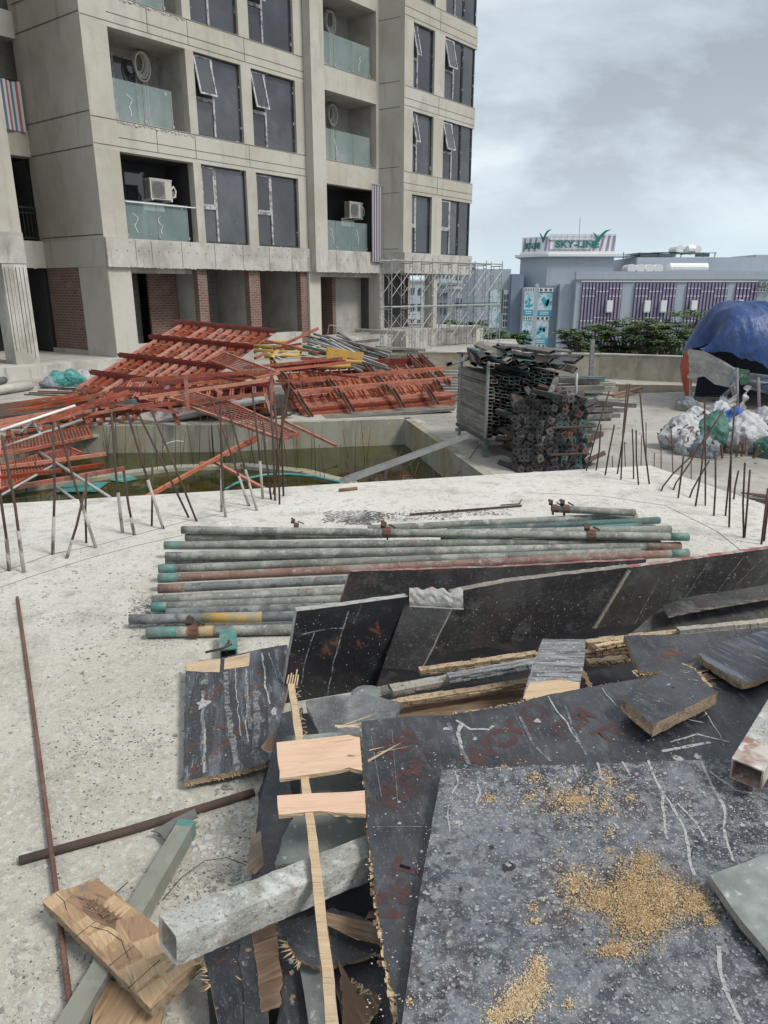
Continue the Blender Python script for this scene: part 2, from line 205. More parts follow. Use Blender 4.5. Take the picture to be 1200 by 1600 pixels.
M['wooddark'] = surf('dark_patch_veneer', (0.28, 0.178, 0.105), [((0.32, 0.21, 0.125), 18, 0.50, 0.64, 0.7, (6, 1, 6)), ((0.12, 0.075, 0.05), 24, 0.56, 0.66, 0.7, (6, .5, 6))], rough=0.85, bump=0.002, bscale=40, stretchb=(8, .5, 8))
M['woodgrey'] = surf('grey_split_wood', (0.14, 0.14, 0.14), [((0.28, 0.29, 0.30), 16, 0.45, 0.60, 0.8, (.6, 6, 6)), ((0.04, 0.038, 0.036), 22, 0.53, 0.62, 0.85, (.4, 5, 5)), ((0.5, 0.5, 0.49), 120, 0.58, 0.64, 0.6)], rough=0.85, bump=0.003, bscale=30, stretchb=(.5, 8, 8))
M['cementbeam'] = surf('cement_caked_tube', (0.37, 0.37, 0.345), [((0.24, 0.24, 0.215), 9, 0.45, 0.60, 0.8), ((0.55, 0.55, 0.53), 16, 0.52, 0.62, 0.85), ((0.22, 0.16, 0.12), 11, 0.58, 0.66, 0.75), ((0.14, 0.135, 0.12), 110, 0.56, 0.64, 0.8), ((0.6, 0.6, 0.58), 200, 0.58, 0.64, 0.7)], rough=0.95, bump=0.008, bscale=45, bdet=10)
M['tubegreen'] = surf('grey_green_tube', (0.21, 0.21, 0.175), [((0.40, 0.40, 0.37), 8, 0.5, 0.64, 0.8), ((0.15, 0.15, 0.13), 16, 0.52, 0.62, 0.7), ((0.16, 0.28, 0.25), 5, 0.58, 0.66, 0.5)], rough=0.8, bump=0.002, bscale=40)
M['tuberust'] = surf('rusty_white_tube', (0.46, 0.43, 0.39), [((0.21, 0.10, 0.08), 7, 0.48, 0.58, 0.85), ((0.33, 0.24, 0.2), 18, 0.52, 0.62, 0.7), ((0.6, 0.58, 0.55), 30, 0.57, 0.66, 0.7)], rough=0.85, bump=0.002, bscale=50)
M['print'] = surf('worn_orange_print', (0.17, 0.066, 0.030), rough=0.6, alpha=(22, 0.42, 0.60, 0.60))
M['printred'] = surf('worn_red_print', (0.10, 0.040, 0.034), rough=0.55, alpha=(16, 0.36, 0.62, 0.62))
M['drip'] = surf('cement_drip', (0.37, 0.375, 0.365), [((0.3, 0.3, 0.29), 60, 0.45, 0.6, 0.7)], rough=0.9, alpha=(90, 0.30, 0.48, 0.95))
M['dripgrey'] = surf('grey_cement_smear', (0.17, 0.18, 0.19), [((0.28, 0.29, 0.29), 30, 0.45, 0.6, 0.7)], rough=0.9, alpha=(60, 0.32, 0.56, 0.75))
M['sawdust'] = surf('sawdust', (0.44, 0.30, 0.15), rough=0.9)
M['sawlight'] = surf('light_sawdust', (0.58, 0.45, 0.28), rough=0.9)
M['chip'] = surf('concrete_chips', (0.30, 0.285, 0.25), [((0.45, 0.45, 0.43), 2, 0.45, 0.55, 0.9), ((0.13, 0.125, 0.115), 3, 0.5, 0.6, 0.8)], rough=0.9)
M['chipdark'] = surf('dark_chips', (0.105, 0.105, 0.10), [((0.28, 0.28, 0.26), 3, 0.5, 0.56, 0.9)], rough=0.9)
M['water'] = surf('pool_water', (0.036, 0.038, 0.007), [((0.020, 0.024, 0.006), 0.8, 0.45, 0.6, 0.8), ((0.052, 0.048, 0.010), 3, 0.52, 0.66, 0.6)], rough=0.05, bump=0.004, bscale=3, bdet=2, spec=0.35)
M['puddle'] = surf('brown_puddle', (0.055, 0.04, 0.025), rough=0.06, bump=0.002, bscale=4, bdet=2)
M['tarp'] = surf('blue_tarp', (0.012, 0.048, 0.165), [((0.03, 0.085, 0.24), 1.6, 0.5, 0.66, 0.7), ((0.12, 0.155, 0.24), 7, 0.58, 0.70, 0.45, (1, 1, .5)), ((0.008, 0.016, 0.06), 4, 0.5, 0.64, 0.6)], rough=0.5, bump=0.05, bscale=3.2, stretchb=(1, 1, .45), bdet=4)
M['tentshade'] = surf('tent_inside_shade', (0.012, 0.02, 0.045), rough=0.6)
M['tarporange'] = surf('orange_tarp', (0.42, 0.075, 0.035), [((0.26, 0.05, 0.03), 4, 0.48, 0.62, 0.8)], rough=0.6, bump=0.01, bscale=8)
M['plastic'] = surf('torn_plastic', (0.36, 0.35, 0.33), [((0.22, 0.21, 0.20), 3, 0.46, 0.62, 0.8), ((0.48, 0.47, 0.45), 6, 0.56, 0.66, 0.6, None, 'm')], rough=0.45, bump=0.01, bscale=8)
M['net'] = surf('grey_netting', (0.20, 0.22, 0.25), [((0.12, 0.13, 0.16), 4, 0.46, 0.62, 0.8)], rough=0.8, bump=0.01)
M['bagwhite'] = surf('white_sack', (0.44, 0.45, 0.465), [((0.28, 0.285, 0.30), 5, 0.46, 0.60, 0.7), ((0.26, 0.22, 0.19), 5, 0.60, 0.66, 0.8)], rough=0.6, bump=0.05, bscale=7, bdet=4)
M['baggreen'] = surf('green_sack', (0.04, 0.125, 0.095), [((0.16, 0.34, 0.28), 4, 0.5, 0.64, 0.7)], rough=0.6, bump=0.02, bscale=9)
M['bagteal'] = surf('turquoise_sack', (0.05, 0.22, 0.205), [((0.16, 0.33, 0.31), 5, 0.5, 0.64, 0.7)], rough=0.5, bump=0.02, bscale=9)
M['bagblue'] = surf('blue_sack', (0.03, 0.10, 0.34), [((0.3, 0.42, 0.6), 6, 0.55, 0.64, 0.7)], rough=0.55, bump=0.02, bscale=9)
M['scrap'] = surf('brown_scrap', (0.13, 0.075, 0.05), [((0.24, 0.16, 0.11), 7, 0.5, 0.62, 0.8)], rough=0.9)
M['pvc'] = surf('pvc_pipe', (0.42, 0.40, 0.36), [((0.25, 0.24, 0.2), 3, 0.5, 0.62, 0.7)], rough=0.7)
M['cloth'] = surf('striped_sheet', (0.5, 0.5, 0.52), rough=0.7)
M['bluegrey'] = surf('blue_grey_render', (0.37, 0.415, 0.465), [((0.31, 0.355, 0.41), 0.25, 0.44, 0.62, 0.7), ((0.34, 0.40, 0.46), 0.6, 0.54, 0.68, 0.5), ((0.20, 0.24, 0.30), 1.2, 0.58, 0.7, 0.4, (1, 1, .15))], rough=0.9)
M['bluegreydark'] = surf('dark_blue_grey_render', (0.20, 0.24, 0.31), [((0.16, 0.19, 0.25), 0.4, 0.44, 0.62, 0.7)], rough=0.9)
M['purple'] = surf('purple_cladding', (0.26, 0.225, 0.32), [((0.22, 0.19, 0.28), 0.6, 0.48, 0.62, 0.6)], rough=0.7)
M['purpledark'] = surf('purple_cladding_shaded', (0.085, 0.068, 0.12), rough=0.7)  # darker copy of the cladding; shade between the ribs put into colour
M['posterblue'] = surf('poster_turquoise', (0.03, 0.33, 0.43), rough=0.6)
M['posterpale'] = surf('poster_pale', (0.52, 0.60, 0.64), [((0.12, 0.40, 0.50), 1.6, 0.50, 0.58, 0.8), ((0.25, 0.13, 0.11), 2.2, 0.60, 0.66, 0.7)], rough=0.6)
M['signgreen'] = surf('sign_green', (0.012, 0.17, 0.135), rough=0.5)
M['signwhite'] = surf('sign_white', (0.80, 0.80, 0.83), rough=0.5)
M['signpurple'] = surf('sign_purple', (0.36, 0.30, 0.42), rough=0.5)
M['city'] = surf('city_white', (0.52, 0.55, 0.58), [((0.38, 0.42, 0.46), 0.3, 0.45, 0.6, 0.7)], rough=0.9)
M['citygrey'] = surf('city_grey', (0.24, 0.27, 0.30), rough=0.9)
M['citywin'] = surf('city_window', (0.07, 0.09, 0.11), rough=0.2)
M['tan'] = surf('tan_wall', (0.38, 0.34, 0.27), rough=0.9)
M['ground'] = surf('ground_earth', (0.16, 0.155, 0.14), [((0.10, 0.12, 0.07), 0.03, 0.45, 0.6, 0.8), ((0.25, 0.24, 0.22), 0.08, 0.5, 0.65, 0.7)], rough=0.95)
M['asphalt'] = surf('asphalt', (0.055, 0.056, 0.058), [((0.08, 0.08, 0.08), 0.6, 0.45, 0.65, 0.7)], rough=0.9)
M['bark'] = surf('bark', (0.16, 0.14, 0.115), [((0.08, 0.07, 0.06), 6, 0.45, 0.6, 0.8, (1, 1, .3))], rough=0.95)
for i, c in enumerate([(0.075, 0.135, 0.045), (0.045, 0.095, 0.040), (0.11, 0.17, 0.065)]):
    M['leaf%d' % i] = surf('foliage_tone', c, [((c[0]*1.6, c[1]*1.35, c[2]*1.1), 1.5, 0.45, 0.6, 0.7)], rough=0.7)

for k_, amt in (('red', .5), ('orange', .4), ('darkred', .4), ('steelheap', .5), ('pipe', .3), ('plank', .5), ('clampdark', .6), ('steelteal', .5), ('rust', .4), ('galv', .25), ('redmesh', .3), ('glass', .5), ('yellow', .3), ('plyedgegrey', .3)):
    t_ = M[k_].node_tree; b_ = t_.nodes['Principled BSDF']; src = b_.inputs['Base Color'].links[0].from_socket     # every piece weathered a little differently
    oi_ = t_.nodes.new('ShaderNodeObjectInfo'); mr_ = t_.nodes.new('ShaderNodeMapRange'); mr_.inputs['To Min'].default_value = 1-amt*.8; mr_.inputs['To Max'].default_value = 1+amt*.3
    ms2 = t_.nodes.new('ShaderNodeMapRange'); ms2.inputs['To Min'].default_value = 1.08; ms2.inputs['To Max'].default_value = 1-amt*.5
    hs = t_.nodes.new('ShaderNodeHueSaturation'); t_.links.new(oi_.outputs['Random'], mr_.inputs['Value']); t_.links.new(oi_.outputs['Random'], ms2.inputs['Value']); t_.links.new(mr_.outputs[0], hs.inputs['Value'])
    if k_ in ('red', 'orange', 'darkred', 'redmesh'): t_.links.new(ms2.outputs[0], hs.inputs['Saturation'])
    t_.links.new(src, hs.inputs['Color']); t_.links.new(hs.outputs[0], b_.inputs['Base Color'])

# ---------------------------------------------------------------- mesh building
class MB:
    def __init__(s): s.v = []; s.f = []; s.m = []
    def add(s, vs, fs, mi=0):
        b = len(s.v); s.v += [Vector(x) for x in vs]
        for f in fs: s.f.append([b+i for i in f]); s.m.append(mi)
    def box(s, a, b, mi=0):
        x0, y0, z0 = a; x1, y1, z1 = b
        s.add([(x0,y0,z0),(x1,y0,z0),(x1,y1,z0),(x0,y1,z0),(x0,y0,z1),(x1,y0,z1),(x1,y1,z1),(x0,y1,z1)],
              [(0,3,2,1),(4,5,6,7),(0,1,5,4),(1,2,6,5),(2,3,7,6),(3,0,4,7)], mi)
    def hexa(s, q, mi=0):
        s.add(q, [(0,3,2,1),(4,5,6,7),(0,1,5,4),(1,2,6,5),(2,3,7,6),(3,0,4,7)], mi)
    def axes(s, p0, p1, up):
        d = (p1-p0).normalized(); x = d.cross(up)
        if x.length < 1e-4: x = d.cross(Vector((1, 0, 0)))
        x.normalize(); return d, x, x.cross(d).normalized()
    def beam(s, p0, p1, w, h, up=Vector((0,0,1)), mi=0):
        p0 = Vector(p0); p1 = Vector(p1); d, x, y = s.axes(p0, p1, up); a = x*w/2; b = y*h/2
        s.hexa([p0-a-b, p0+a-b, p1+a-b, p1-a-b, p0-a+b, p0+a+b, p1+a+b, p1-a+b], mi)
    def channel(s, p0, p1, w, h, t=0.006, up=Vector((0,0,1)), mi=0):     # U section open upwards
        p0 = Vector(p0); p1 = Vector(p1); d, x, y = s.axes(p0, p1, up)
        s.beam(p0-y*(h/2-t/2), p1-y*(h/2-t/2), w, t, up, mi)
        for k in (-1, 1): s.beam(p0+x*k*(w/2-t/2)+y*t/2, p1+x*k*(w/2-t/2)+y*t/2, t, h-t, up, mi)
    def boxtube(s, p0, p1, w, h, t=0.005, up=Vector((0,0,1)), mi=0):
        p0 = Vector(p0); p1 = Vector(p1); d, x, y = s.axes(p0, p1, up)
        for k in (-1, 1):
            s.beam(p0+y*k*(h/2-t/2), p1+y*k*(h/2-t/2), w, t, up, mi)
            s.beam(p0+x*k*(w/2-t/2), p1+x*k*(w/2-t/2), t, h-2*t, up, mi)
    def tube(s, pts, r, n=8, mi=0, caps=True, inner=0):
        pts = [Vector(p) for p in pts]; rs = r if isinstance(r, (list, tuple)) else [r]*len(pts)
        b = len(s.v); up = Vector((0.13, 0.21, 0.97)); px = None
        for i, p in enumerate(pts):
            d = (pts[min(i+1, len(pts)-1)]-pts[max(i-1, 0)]).normalized()
            x = d.cross(up) if px is None else (px-d*px.dot(d))
            if x.length < 1e-4: x = d.cross(Vector((1, 0, 0)))
            x.normalize(); px = x; y = x.cross(d)
            for k in range(n):
                a = 2*math.pi*k/n; s.v.append(p+(x*math.cos(a)+y*math.sin(a))*rs[i])
        for i in range(len(pts)-1):
            for k in range(n):
                k2 = (k+1) % n; s.f.append([b+i*n+k, b+i*n+k2, b+(i+1)*n+k2, b+(i+1)*n+k]); s.m.append(mi)
        if inner:     # open mouth at both ends: rim ring and a dark bore
            for e, i in ((0, 0), (1, len(pts)-1)):
                d = (pts[1]-pts[0]).normalized() if e == 0 else (pts[-2]-pts[-1]).normalized()
                b2 = len(s.v); c = pts[i]
                for k in range(n): s.v.append(c+(s.v[b+i*n+k]-c)*inner)
                for k in range(n): s.v.append(s.v[b2+k]+d*rs[i]*3)
                for k in range(n):
                    k2 = (k+1) % n
                    s.f.append([b+i*n+k, b+i*n+k2, b2+k2, b2+k]); s.m.append(mi)
                    s.f.append([b2+k, b2+k2, b2+n+k2, b2+n+k]); s.m.append(mi)
                s.f.append([b2+n+k for k in range(n)]); s.m.append(mi)
        elif caps:
            s.f.append([b+k for k in range(n)][::-1]); s.m.append(mi)
            s.f.append([b+(len(pts)-1)*n+k for k in range(n)]); s.m.append(mi)
    def prism(s, outline, z0, z1, mi=0):
        n = len(outline)
        s.add([(x, y, z0) for x, y in outline]+[(x, y, z1) for x, y in outline],
              [tuple(range(n))[::-1], tuple(range(n, 2*n))]+[(i, (i+1) % n, n+(i+1) % n, n+i) for i in range(n)], mi)
    def build(s, name, mats, parent=None, loc=(0,0,0), matrix=None, smooth=False, fixn=True):
        if not isinstance(mats, (list, tuple)): mats = [mats]
        me = bpy.data.meshes.new(name)
        off = Vector(loc) if parent is None and matrix is None else Vector((0, 0, 0))
        rt = parent
        while rt is not None and rt.parent is not None: rt = rt.parent
        if rt is not None and 'frame_world' in rt: off = Vector(rt.location)
        me.from_pydata([v-off for v in s.v], [], s.f)
        for k in mats: me.materials.append(M[k] if isinstance(k, str) else k)
        for p, mi in zip(me.polygons, s.m): p.material_index = mi; p.use_smooth = smooth
        me.validate(); me.update()
        if fixn:
            bm = bmesh.new(); bm.from_mesh(me); bmesh.ops.recalc_face_normals(bm, faces=bm.faces); bm.to_mesh(me); bm.free()
        o = bpy.data.objects.new(name, me); col.objects.link(o)
        if parent is not None: o.parent = parent
        elif matrix is not None: o.matrix_world = matrix
        else: o.location = off
        return o
def tag(o, label, cat, group=None, kind=None):
    o['label'] = label; o['category'] = cat
    if group: o['group'] = group
    if kind: o['kind'] = kind
    return o
def thing(name, label, cat, loc=(0,0,0), rotz=0, group=None, world=True):
    """Empty at the base; with world=True its parts are given in world coordinates"""
    o = bpy.data.objects.new(name, None); col.objects.link(o); o.location = loc; o.rotation_euler = (0, 0, rotz)
    if world: o['frame_world'] = 1
    o.empty_display_size = 0.1
    return tag(o, label, cat, group)
def struct(o): o['kind'] = 'structure'; return o
def one(mb, name, mat, label, cat, group=None, loc=None, smooth=False, kind=None):
    if loc is None:
        c = Vector((0, 0, 0))
        for v in mb.v: c += v
        c /= len(mb.v); c.z = min(v.z for v in mb.v); loc = c
    return tag(mb.build(name, mat, loc=loc, smooth=smooth), label, cat, group, kind)
# ================================================================ THE SETTING
# podium deck with the pool pit left open; raised near slab; plinth; ground far below
PIT = [(-6.6, 12.9), (-3.2, 13.07), (0.5, 13.75), (1.47, 9.28), (2.15, 6.0), (-6.6, 3.9)]
mb = MB()
def flat(mb, pts, z0, z1): mb.prism(pts, z0, z1)
flat(mb, [(-30, 12.9), (-6.6, 12.9), (-6.6, 3.0), (-30, 3.0)][::-1], DECK-2.5, DECK)
flat(mb, [(-30, 12.9), (-6.6, 12.9), (-3.2, 13.07), (0.5, 13.75), (0.5, 36), (-30, 36)], DECK-2.5, DECK)
flat(mb, [(0.5, 13.75), (1.47, 9.28), (2.15, 6.0), (2.3, 0.0), (13, 0.0), (13, 17.9), (10.5, 19.0), (0.9, 21.1), (0.5, 21.2)], DECK-2.5, DECK)
flat(mb, [(0.5, 21.2), (0.9, 21.1), (5.2, 27), (6.5, 36), (0.5, 36)], DECK-2.5, DECK)
struct(mb.build('podium_deck', 'deck'))
# the pit's own walls, 3 mm proud of the deck body, with a lighter coping where formwork came away
mb = MB()
def wallseg(a, b, t=0.12, z0=-2.4, z1=DECK-0.004):
    a = Vector((*a, 0)); b = Vector((*b, 0)); d = (b-a).normalized(); n = Vector((-d.y, d.x, 0))*-1
    q = [a, b, b+n*t, a+n*t]
    mb.add([Vector((p.x, p.y, z0)) for p in q]+[Vector((p.x, p.y, z1)) for p in q], [(0,1,2,3),(4,5,6,7),(0,1,5,4),(1,2,6,5),(2,3,7,6),(3,0,4,7)])
wallseg((-6.6, 12.9), (-3.2, 13.07)); wallseg((-3.2, 13.07), (0.5, 13.75)); wallseg((0.5, 13.75), (1.47, 9.28)); wallseg((1.47, 9.28), (2.15, 6.0)); wallseg((-6.6, 3.9), (-6.6, 12.9))
struct(mb.build('pit_walls', 'pit'))
mb = MB(); mb.box((-7, 3.5, -2.2), (2.6, 14, WATER)); struct(mb.build('pool_water', 'water'))
mb = MB(); SL = [(-9.0, 3.73), (-2.9, 5.12), (2.44, 6.34), (2.87, 5.08), (3.35, 3.7), (5.2, 0.2), (5.2, -2.5), (-9.0, -2.5)]
flat(mb, SL, DECK-0.6, SLAB)
sl = struct(mb.build('raised_slab', 'slab'))
# shallow brown puddle along the parapet
mb = MB(); pts = []
for i in range(40):
    a = i/40*2*math.pi; rr = 1+0.16*math.sin(3*a+1)+0.1*math.sin(7*a)
    pts.append((6.2+3.0*rr*math.cos(a), 18.05-0.12*(3*math.cos(a))+0.75*rr*math.sin(a)))
flat(mb, pts, DECK+0.002, DECK+0.006); struct(mb.build('puddle_water', 'puddle'))
# ground far below the podium, reaching the horizon, and a street
mb = MB(); mb.box((-1500, -200, -12.4), (1800, 2600, -12)); struct(mb.build('ground', 'ground'))
mb = MB(); mb.box((-60, 40, -12.2), (120, 47, -11.99)); struct(mb.build('road', 'asphalt'))
mb = MB(); mb.box((-60, 47.01, -12.2), (120, 49.5, -11.87)); struct(mb.build('pavement', 'city'))

# ---- parapet wall
def straightwall(a, b, z0, z1, t): 
    a = Vector((*a, 0)); b = Vector((*b, 0)); d = (b-a).normalized(); n = Vector((-d.y, d.x, 0))*t
    q = [a, b, b+n, a+n]; m = MB()
    m.add([Vector((p.x, p.y, z0)) for p in q]+[Vector((p.x, p.y, z1)) for p in q], [(0,1,2,3),(4,5,6,7),(0,1,5,4),(1,2,6,5),(2,3,7,6),(3,0,4,7)]); return m
pa = thing('parapet_wall', 'long low stained concrete parapet wall running along the deck edge behind the steel tube stacks', 'wall', (0.5, 20.9, DECK))
straightwall((-0.8, 20.95), (5.95, 19.95), DECK, -0.20, 0.18).build('wall', 'wall', pa)
straightwall((5.95, 19.95), (12.5, 17.2), DECK, -0.20, 0.18).build('wall', 'wall', pa)
straightwall((-0.8, 20.93), (5.95, 19.93), -0.199, -0.165, 0.22).build('coping', 'raw', pa)
straightwall((5.95, 19.93), (12.5, 17.18), -0.199, -0.165, 0.22).build('coping', 'raw', pa)

# ================================================================ APARTMENT TOWER (local frame: x along the facade, y inward, z up)
A = P(183, 559, PLINTH)
TR = R(50)
tw = thing('apartment_tower', 'unfinished grey concrete apartment tower with window bays and glass balconies', 'building', (A.x, A.y, 0), TR, world=False)
def TW(x, y, z):   # local -> world
    return Vector((A.x+x*math.cos(TR)-y*math.sin(TR), A.y+x*math.sin(TR)+y*math.cos(TR), z))
KEEP = ('groove_shade_strip', 'formwork_joint', 'threshold', 'railing')
def tb(name, mat, boxes, parent=tw):
    if len(boxes) > 1 and name not in KEEP:
        for b in boxes: tb(name, mat, [b], parent)
        return
    m = MB()
    for b in boxes: m.box(b[:3], b[3:])
    return m.build(name, mat, parent)
SILL = [3.0, 6.21, 9.36, 12.5]; HEAD = [5.37, 8.53, 11.7, 14.8]; TOP = 15.0
# bands and piers of the long front (thickness 0.3), each a part
bands = [(2.17, 3.0)]+[(HEAD[k], SILL[k+1]) for k in range(3)]+[(HEAD[3], TOP)]
for i, (z0, z1) in enumerate(bands):
    if i == 0: tb('raw_slab_band', 'raw', [(0.0, -0.10, z0, 12.45, 0.3, z1-0.02)])
    else: tb('spandrel_band', 'tower', [(0.003, 0.003, z0, 12.45, 0.30, z1)])
piers = [(0, 0.80), (3.36, 3.66), (5.51, 5.94), (7.94, 8.36)]
for k in range(4):
    for (a, b) in piers: tb('pier', 'tower', [(a, 0, SILL[k]-0.01, b, 0.29, HEAD[k]+0.01)])
tb('projecting_fin', 'tower', [(8.38, -0.38, 3.0, 9.04, 0.2, TOP)]); tb('projecting_fin', 'raw', [(8.38, -0.38, 2.14, 9.04, 0.2, 2.998)])
tb('end_pier', 'tower', [(12.36, 0.001, 2.2, 12.6, 0.3, TOP)])
# dark strips laid on, the grooves' shade put into their colour
g = []
for k in range(4):
    zs = SILL[k]
    g += [(0.02, -0.004, zs-0.03, 8.37, 0.01, zs-0.012), (0.82, -0.004, zs-0.48, 8.37, 0.01, zs-0.465), (0.02, -0.004, HEAD[k]+0.12, 8.37, 0.01, HEAD[k]+0.135)]
    g += [(9.05, -0.004, zs-0.03, 12.36, 0.01, zs-0.012)]
g += [(x, -0.004, HEAD[k]+0.13, x+0.014, 0.01, SILL[k+1]-0.03) for k in range(3) for x in (2.1, 3.5, 5.7)]
tb('groove_shade_strip', 'groove', g)
g = [(x, -0.105, 2.2, x+0.012, -0.09, 2.96) for x in (0.95, 1.5, 2.6, 3.9, 5.1, 6.3, 7.4, 9.8, 11.0)]
tb('formwork_joint', 'groove', g)
m = MB()
for i in range(34):
    x = 0.3+i*0.36
    if 8.3 < x < 9.1: continue
    m.box((x, -0.104, 2.62), (x+0.03, -0.098, 2.65)); 
    if i % 2: m.box((x+.1, -0.104, 2.86), (x+0.13, -0.098, 2.89))
m.build('tie_hole', 'black', tw)
# ragged cement lip along the slab edges
def ragged(x0, x1, y, z, n, amp, mat, name, up=1):
    m = MB(); x = x0
    while x < x1:
        w_ = U(0.03, 0.12); h = U(0.2, 1)*amp
        m.hexa([(x, y, z), (x+w_, y, z), (x+w_, y+0.05, z), (x, y+0.05, z), (x+.01, y+U(-.02, .01), z+up*h), (x+w_*.8, y+U(-.02, .01), z+up*h*U(.5, 1)), (x+w_, y+0.05, z+up*h), (x, y+.05, z+up*h)]); x += w_*U(.7, 1.6)
    return m.build(name, mat, tw)
for k in (1, 2): ragged(0.82, 3.36, -0.012, SILL[k]-0.04, 20, 0.07, 'raw', 'cement_lip', -1)
ragged(0.0, 12.4, -0.10, 2.17, 20, 0.035, 'raw', 'cement_lip', -1)
def window(x0, x1, z0, z1, y, split, parent, opensash=False, bright=False, right=True):
    """dark glazed window: a tall fixed pane and a narrower column holding a tilting sash over a lower pane"""
    f = MB(); t = 0.045
    f.box((x0, y, z0), (x0+t, y+0.07, z1)); f.box((x1-t, y, z0), (x1, y+0.07, z1)); f.box((x0+t, y, z1-t), (x1-t, y+0.07, z1)); f.box((x0+t, y, z0), (x1-t, y+0.07, z0+t))
    fr = f.build('window_frame', 'frame', parent)
    zs = z0+(z1-z0)*0.46
    s_ = MB(); s_.box((split-0.035, y-0.012, z0+t), (split+0.035, y+0.06, z1-t)); s_.box((x0+t, y-0.012, zs-0.05), (split-0.035, y+0.06, zs+0.05))
    s_.build('mullion', 'filmframe', fr)
    p = MB(); p.box((split+0.035, y+0.03, z0+t), (x1-t, y+0.045, z1-t)); p.build('fixed_pane', 'glass', fr)
    p = MB(); p.box((x0+t, y+0.03, z0+t), (split-0.035, y+0.045, zs-0.05)); p.build('lower_pane', 'glass', fr)
    # sash, hinged at the top
    a = R(14) if opensash else 0.0
    zt = z1-t; h = zt-(zs+0.05); xl, xr = x0+t, split-0.035
    def q(xx, dz, dy): return (xx, y+0.01-math.sin(a)*dz*-1*-1+dy*math.cos(a)*1.0, zt-math.cos(a)*dz)
    def slab(xa, xb, za, zb, d0, d1, mm):
        mm.hexa([q(xa, zb, d0), q(xb, zb, d0), q(xb, zb, d1), q(xa, zb, d1), q(xa, za, d0), q(xb, za, d0), q(xb, za, d1), q(xa, za, d1)])
    s_ = MB(); ft = 0.055
    slab(xl, xl+ft, 0, h, -0.02, 0.02, s_); slab(xr-ft, xr, 0, h, -0.02, 0.02, s_); slab(xl+ft, xr-ft, 0, ft, -0.02, 0.02, s_); slab(xl+ft, xr-ft, h-ft, h, -0.02, 0.02, s_)
    s_.build('tilting_sash', 'filmframe', fr)
    s_ = MB(); slab(xl+ft, xr-ft, ft, h-ft, -0.004, 0.006, s_); s_.build('sash_pane', 'glass', fr)
    if opensash:
        s_ = MB(); s_.box((xl, y+0.05, zs+0.05), (xr, y+0.06, zt)); s_.build('dark_opening', 'black', fr)
    return fr
for k in range(4):
    window(3.66, 5.51, SILL[k], HEAD[k], 0.10, 4.25 if k == 0 else 4.40, tw, opensash=k > 0)
    window(5.94, 7.94, SILL[k], HEAD[k], 0.10, 6.68 if k == 0 else 6.60, tw, opensash=k > 0)
# balcony recesses
def balcony(x0, x1, k, dark, gl1, parent, depth=1.5):
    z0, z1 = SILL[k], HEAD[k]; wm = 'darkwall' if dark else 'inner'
    tb('balcony_back_wall', wm, [(x0-0.1, depth, z0-0.1, x1+0.1, depth+0.1, z1+0.1)])
    tb('balcony_side_wall', wm, [(x0-0.02, 0.29, z0-0.1, x0+0.0, depth, z1+.05), (x1, 0.29, z0-0.1, x1+0.02, depth, z1+.05)])
    tb('balcony_ceiling', wm, [(x0-0.02, 0.301, z1+0.003, x1+0.02, depth, z1+0.1)]); tb('balcony_floor', 'inner', [(x0-0.02, 0.301, z0-0.1, x1+0.02, depth, z0-0.004)])
    # door on the back wall
    f = MB(); dx0, dx1, dz = x0+0.12, x0+1.75, z0+2.12; y = depth-0.03
    f.box((dx0, y-0.03, z0), (dx0+.06, y, dz)); f.box((dx1-.06, y-0.03, z0), (dx1, y, dz)); f.box((dx0+.06, y-0.03, dz-.06), (dx1-.06, y, dz)); f.box(((dx0+dx1)/2-.03, y-.03, z0), ((dx0+dx1)/2+.03, y, dz-.06))
    d = f.build('balcony_door', 'filmframe' if not dark else 'frame', tw)
    f = MB(); f.box((dx0+.06, y-0.012, z0), (dx1-.06, y-0.002, dz-.06)); f.build('door_pane', 'glass', d)
    # glass balustrade: panels, clips, film scraps
    n = 3 if x1-x0 > 3 else 2
    gx1 = x0+(x1-x0)*gl1; r_ = MB(); w_ = (gx1-x0-0.04)/n
    for i in range(n): r_.box((x0+0.02+i*w_, 0.09, z0-0.05), (x0+0.02+(i+1)*w_-0.015, 0.102, z0+1.08))
    gb = r_.build('balustrade_glass', 'rail_glass', tw)
    c = MB()
    for i in range(n+1):
        xx = min(max(x0+0.02+i*w_, x0+0.06), gx1-0.06)
        c.box((xx-.03, 0.06, z0+0.05), (xx+.03, 0.13, z0+0.13)); c.box((xx-.012, 0.08, z0-0.02), (xx+.0, 0.11, z0+1.08))
    c.box((gx1-.28, 0.086, z0+.93), (gx1-.2, 0.089, z0+1.01))
    c.build('glass_clip', 'galv', gb)
    s_ = MB()
    for i in range(2 if dark else 1):
        cx = U(x0+.3, gx1-.3); pts = []
        zz = z0+U(.1, .4)
        for j in range(6): pts.append(Vector((cx+U(-.04, .04)+j*.03*U(-1, 1), 0.084, zz+j*.11)))
        for a_, b_ in zip(pts, pts[1:]): s_.add([a_, b_, b_+Vector((.012, -.001, .01)), a_+Vector((.018, -.001, 0))], [(0, 1, 2, 3)])
    s_.build('film_scrap', 'white', gb)
for k in range(4):
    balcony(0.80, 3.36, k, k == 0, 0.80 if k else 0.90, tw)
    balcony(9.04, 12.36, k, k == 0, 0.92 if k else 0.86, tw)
tb('outer_handrail', 'white', [(0.85, 0.03, 4.02, 3.6, 0.06, 4.05)])
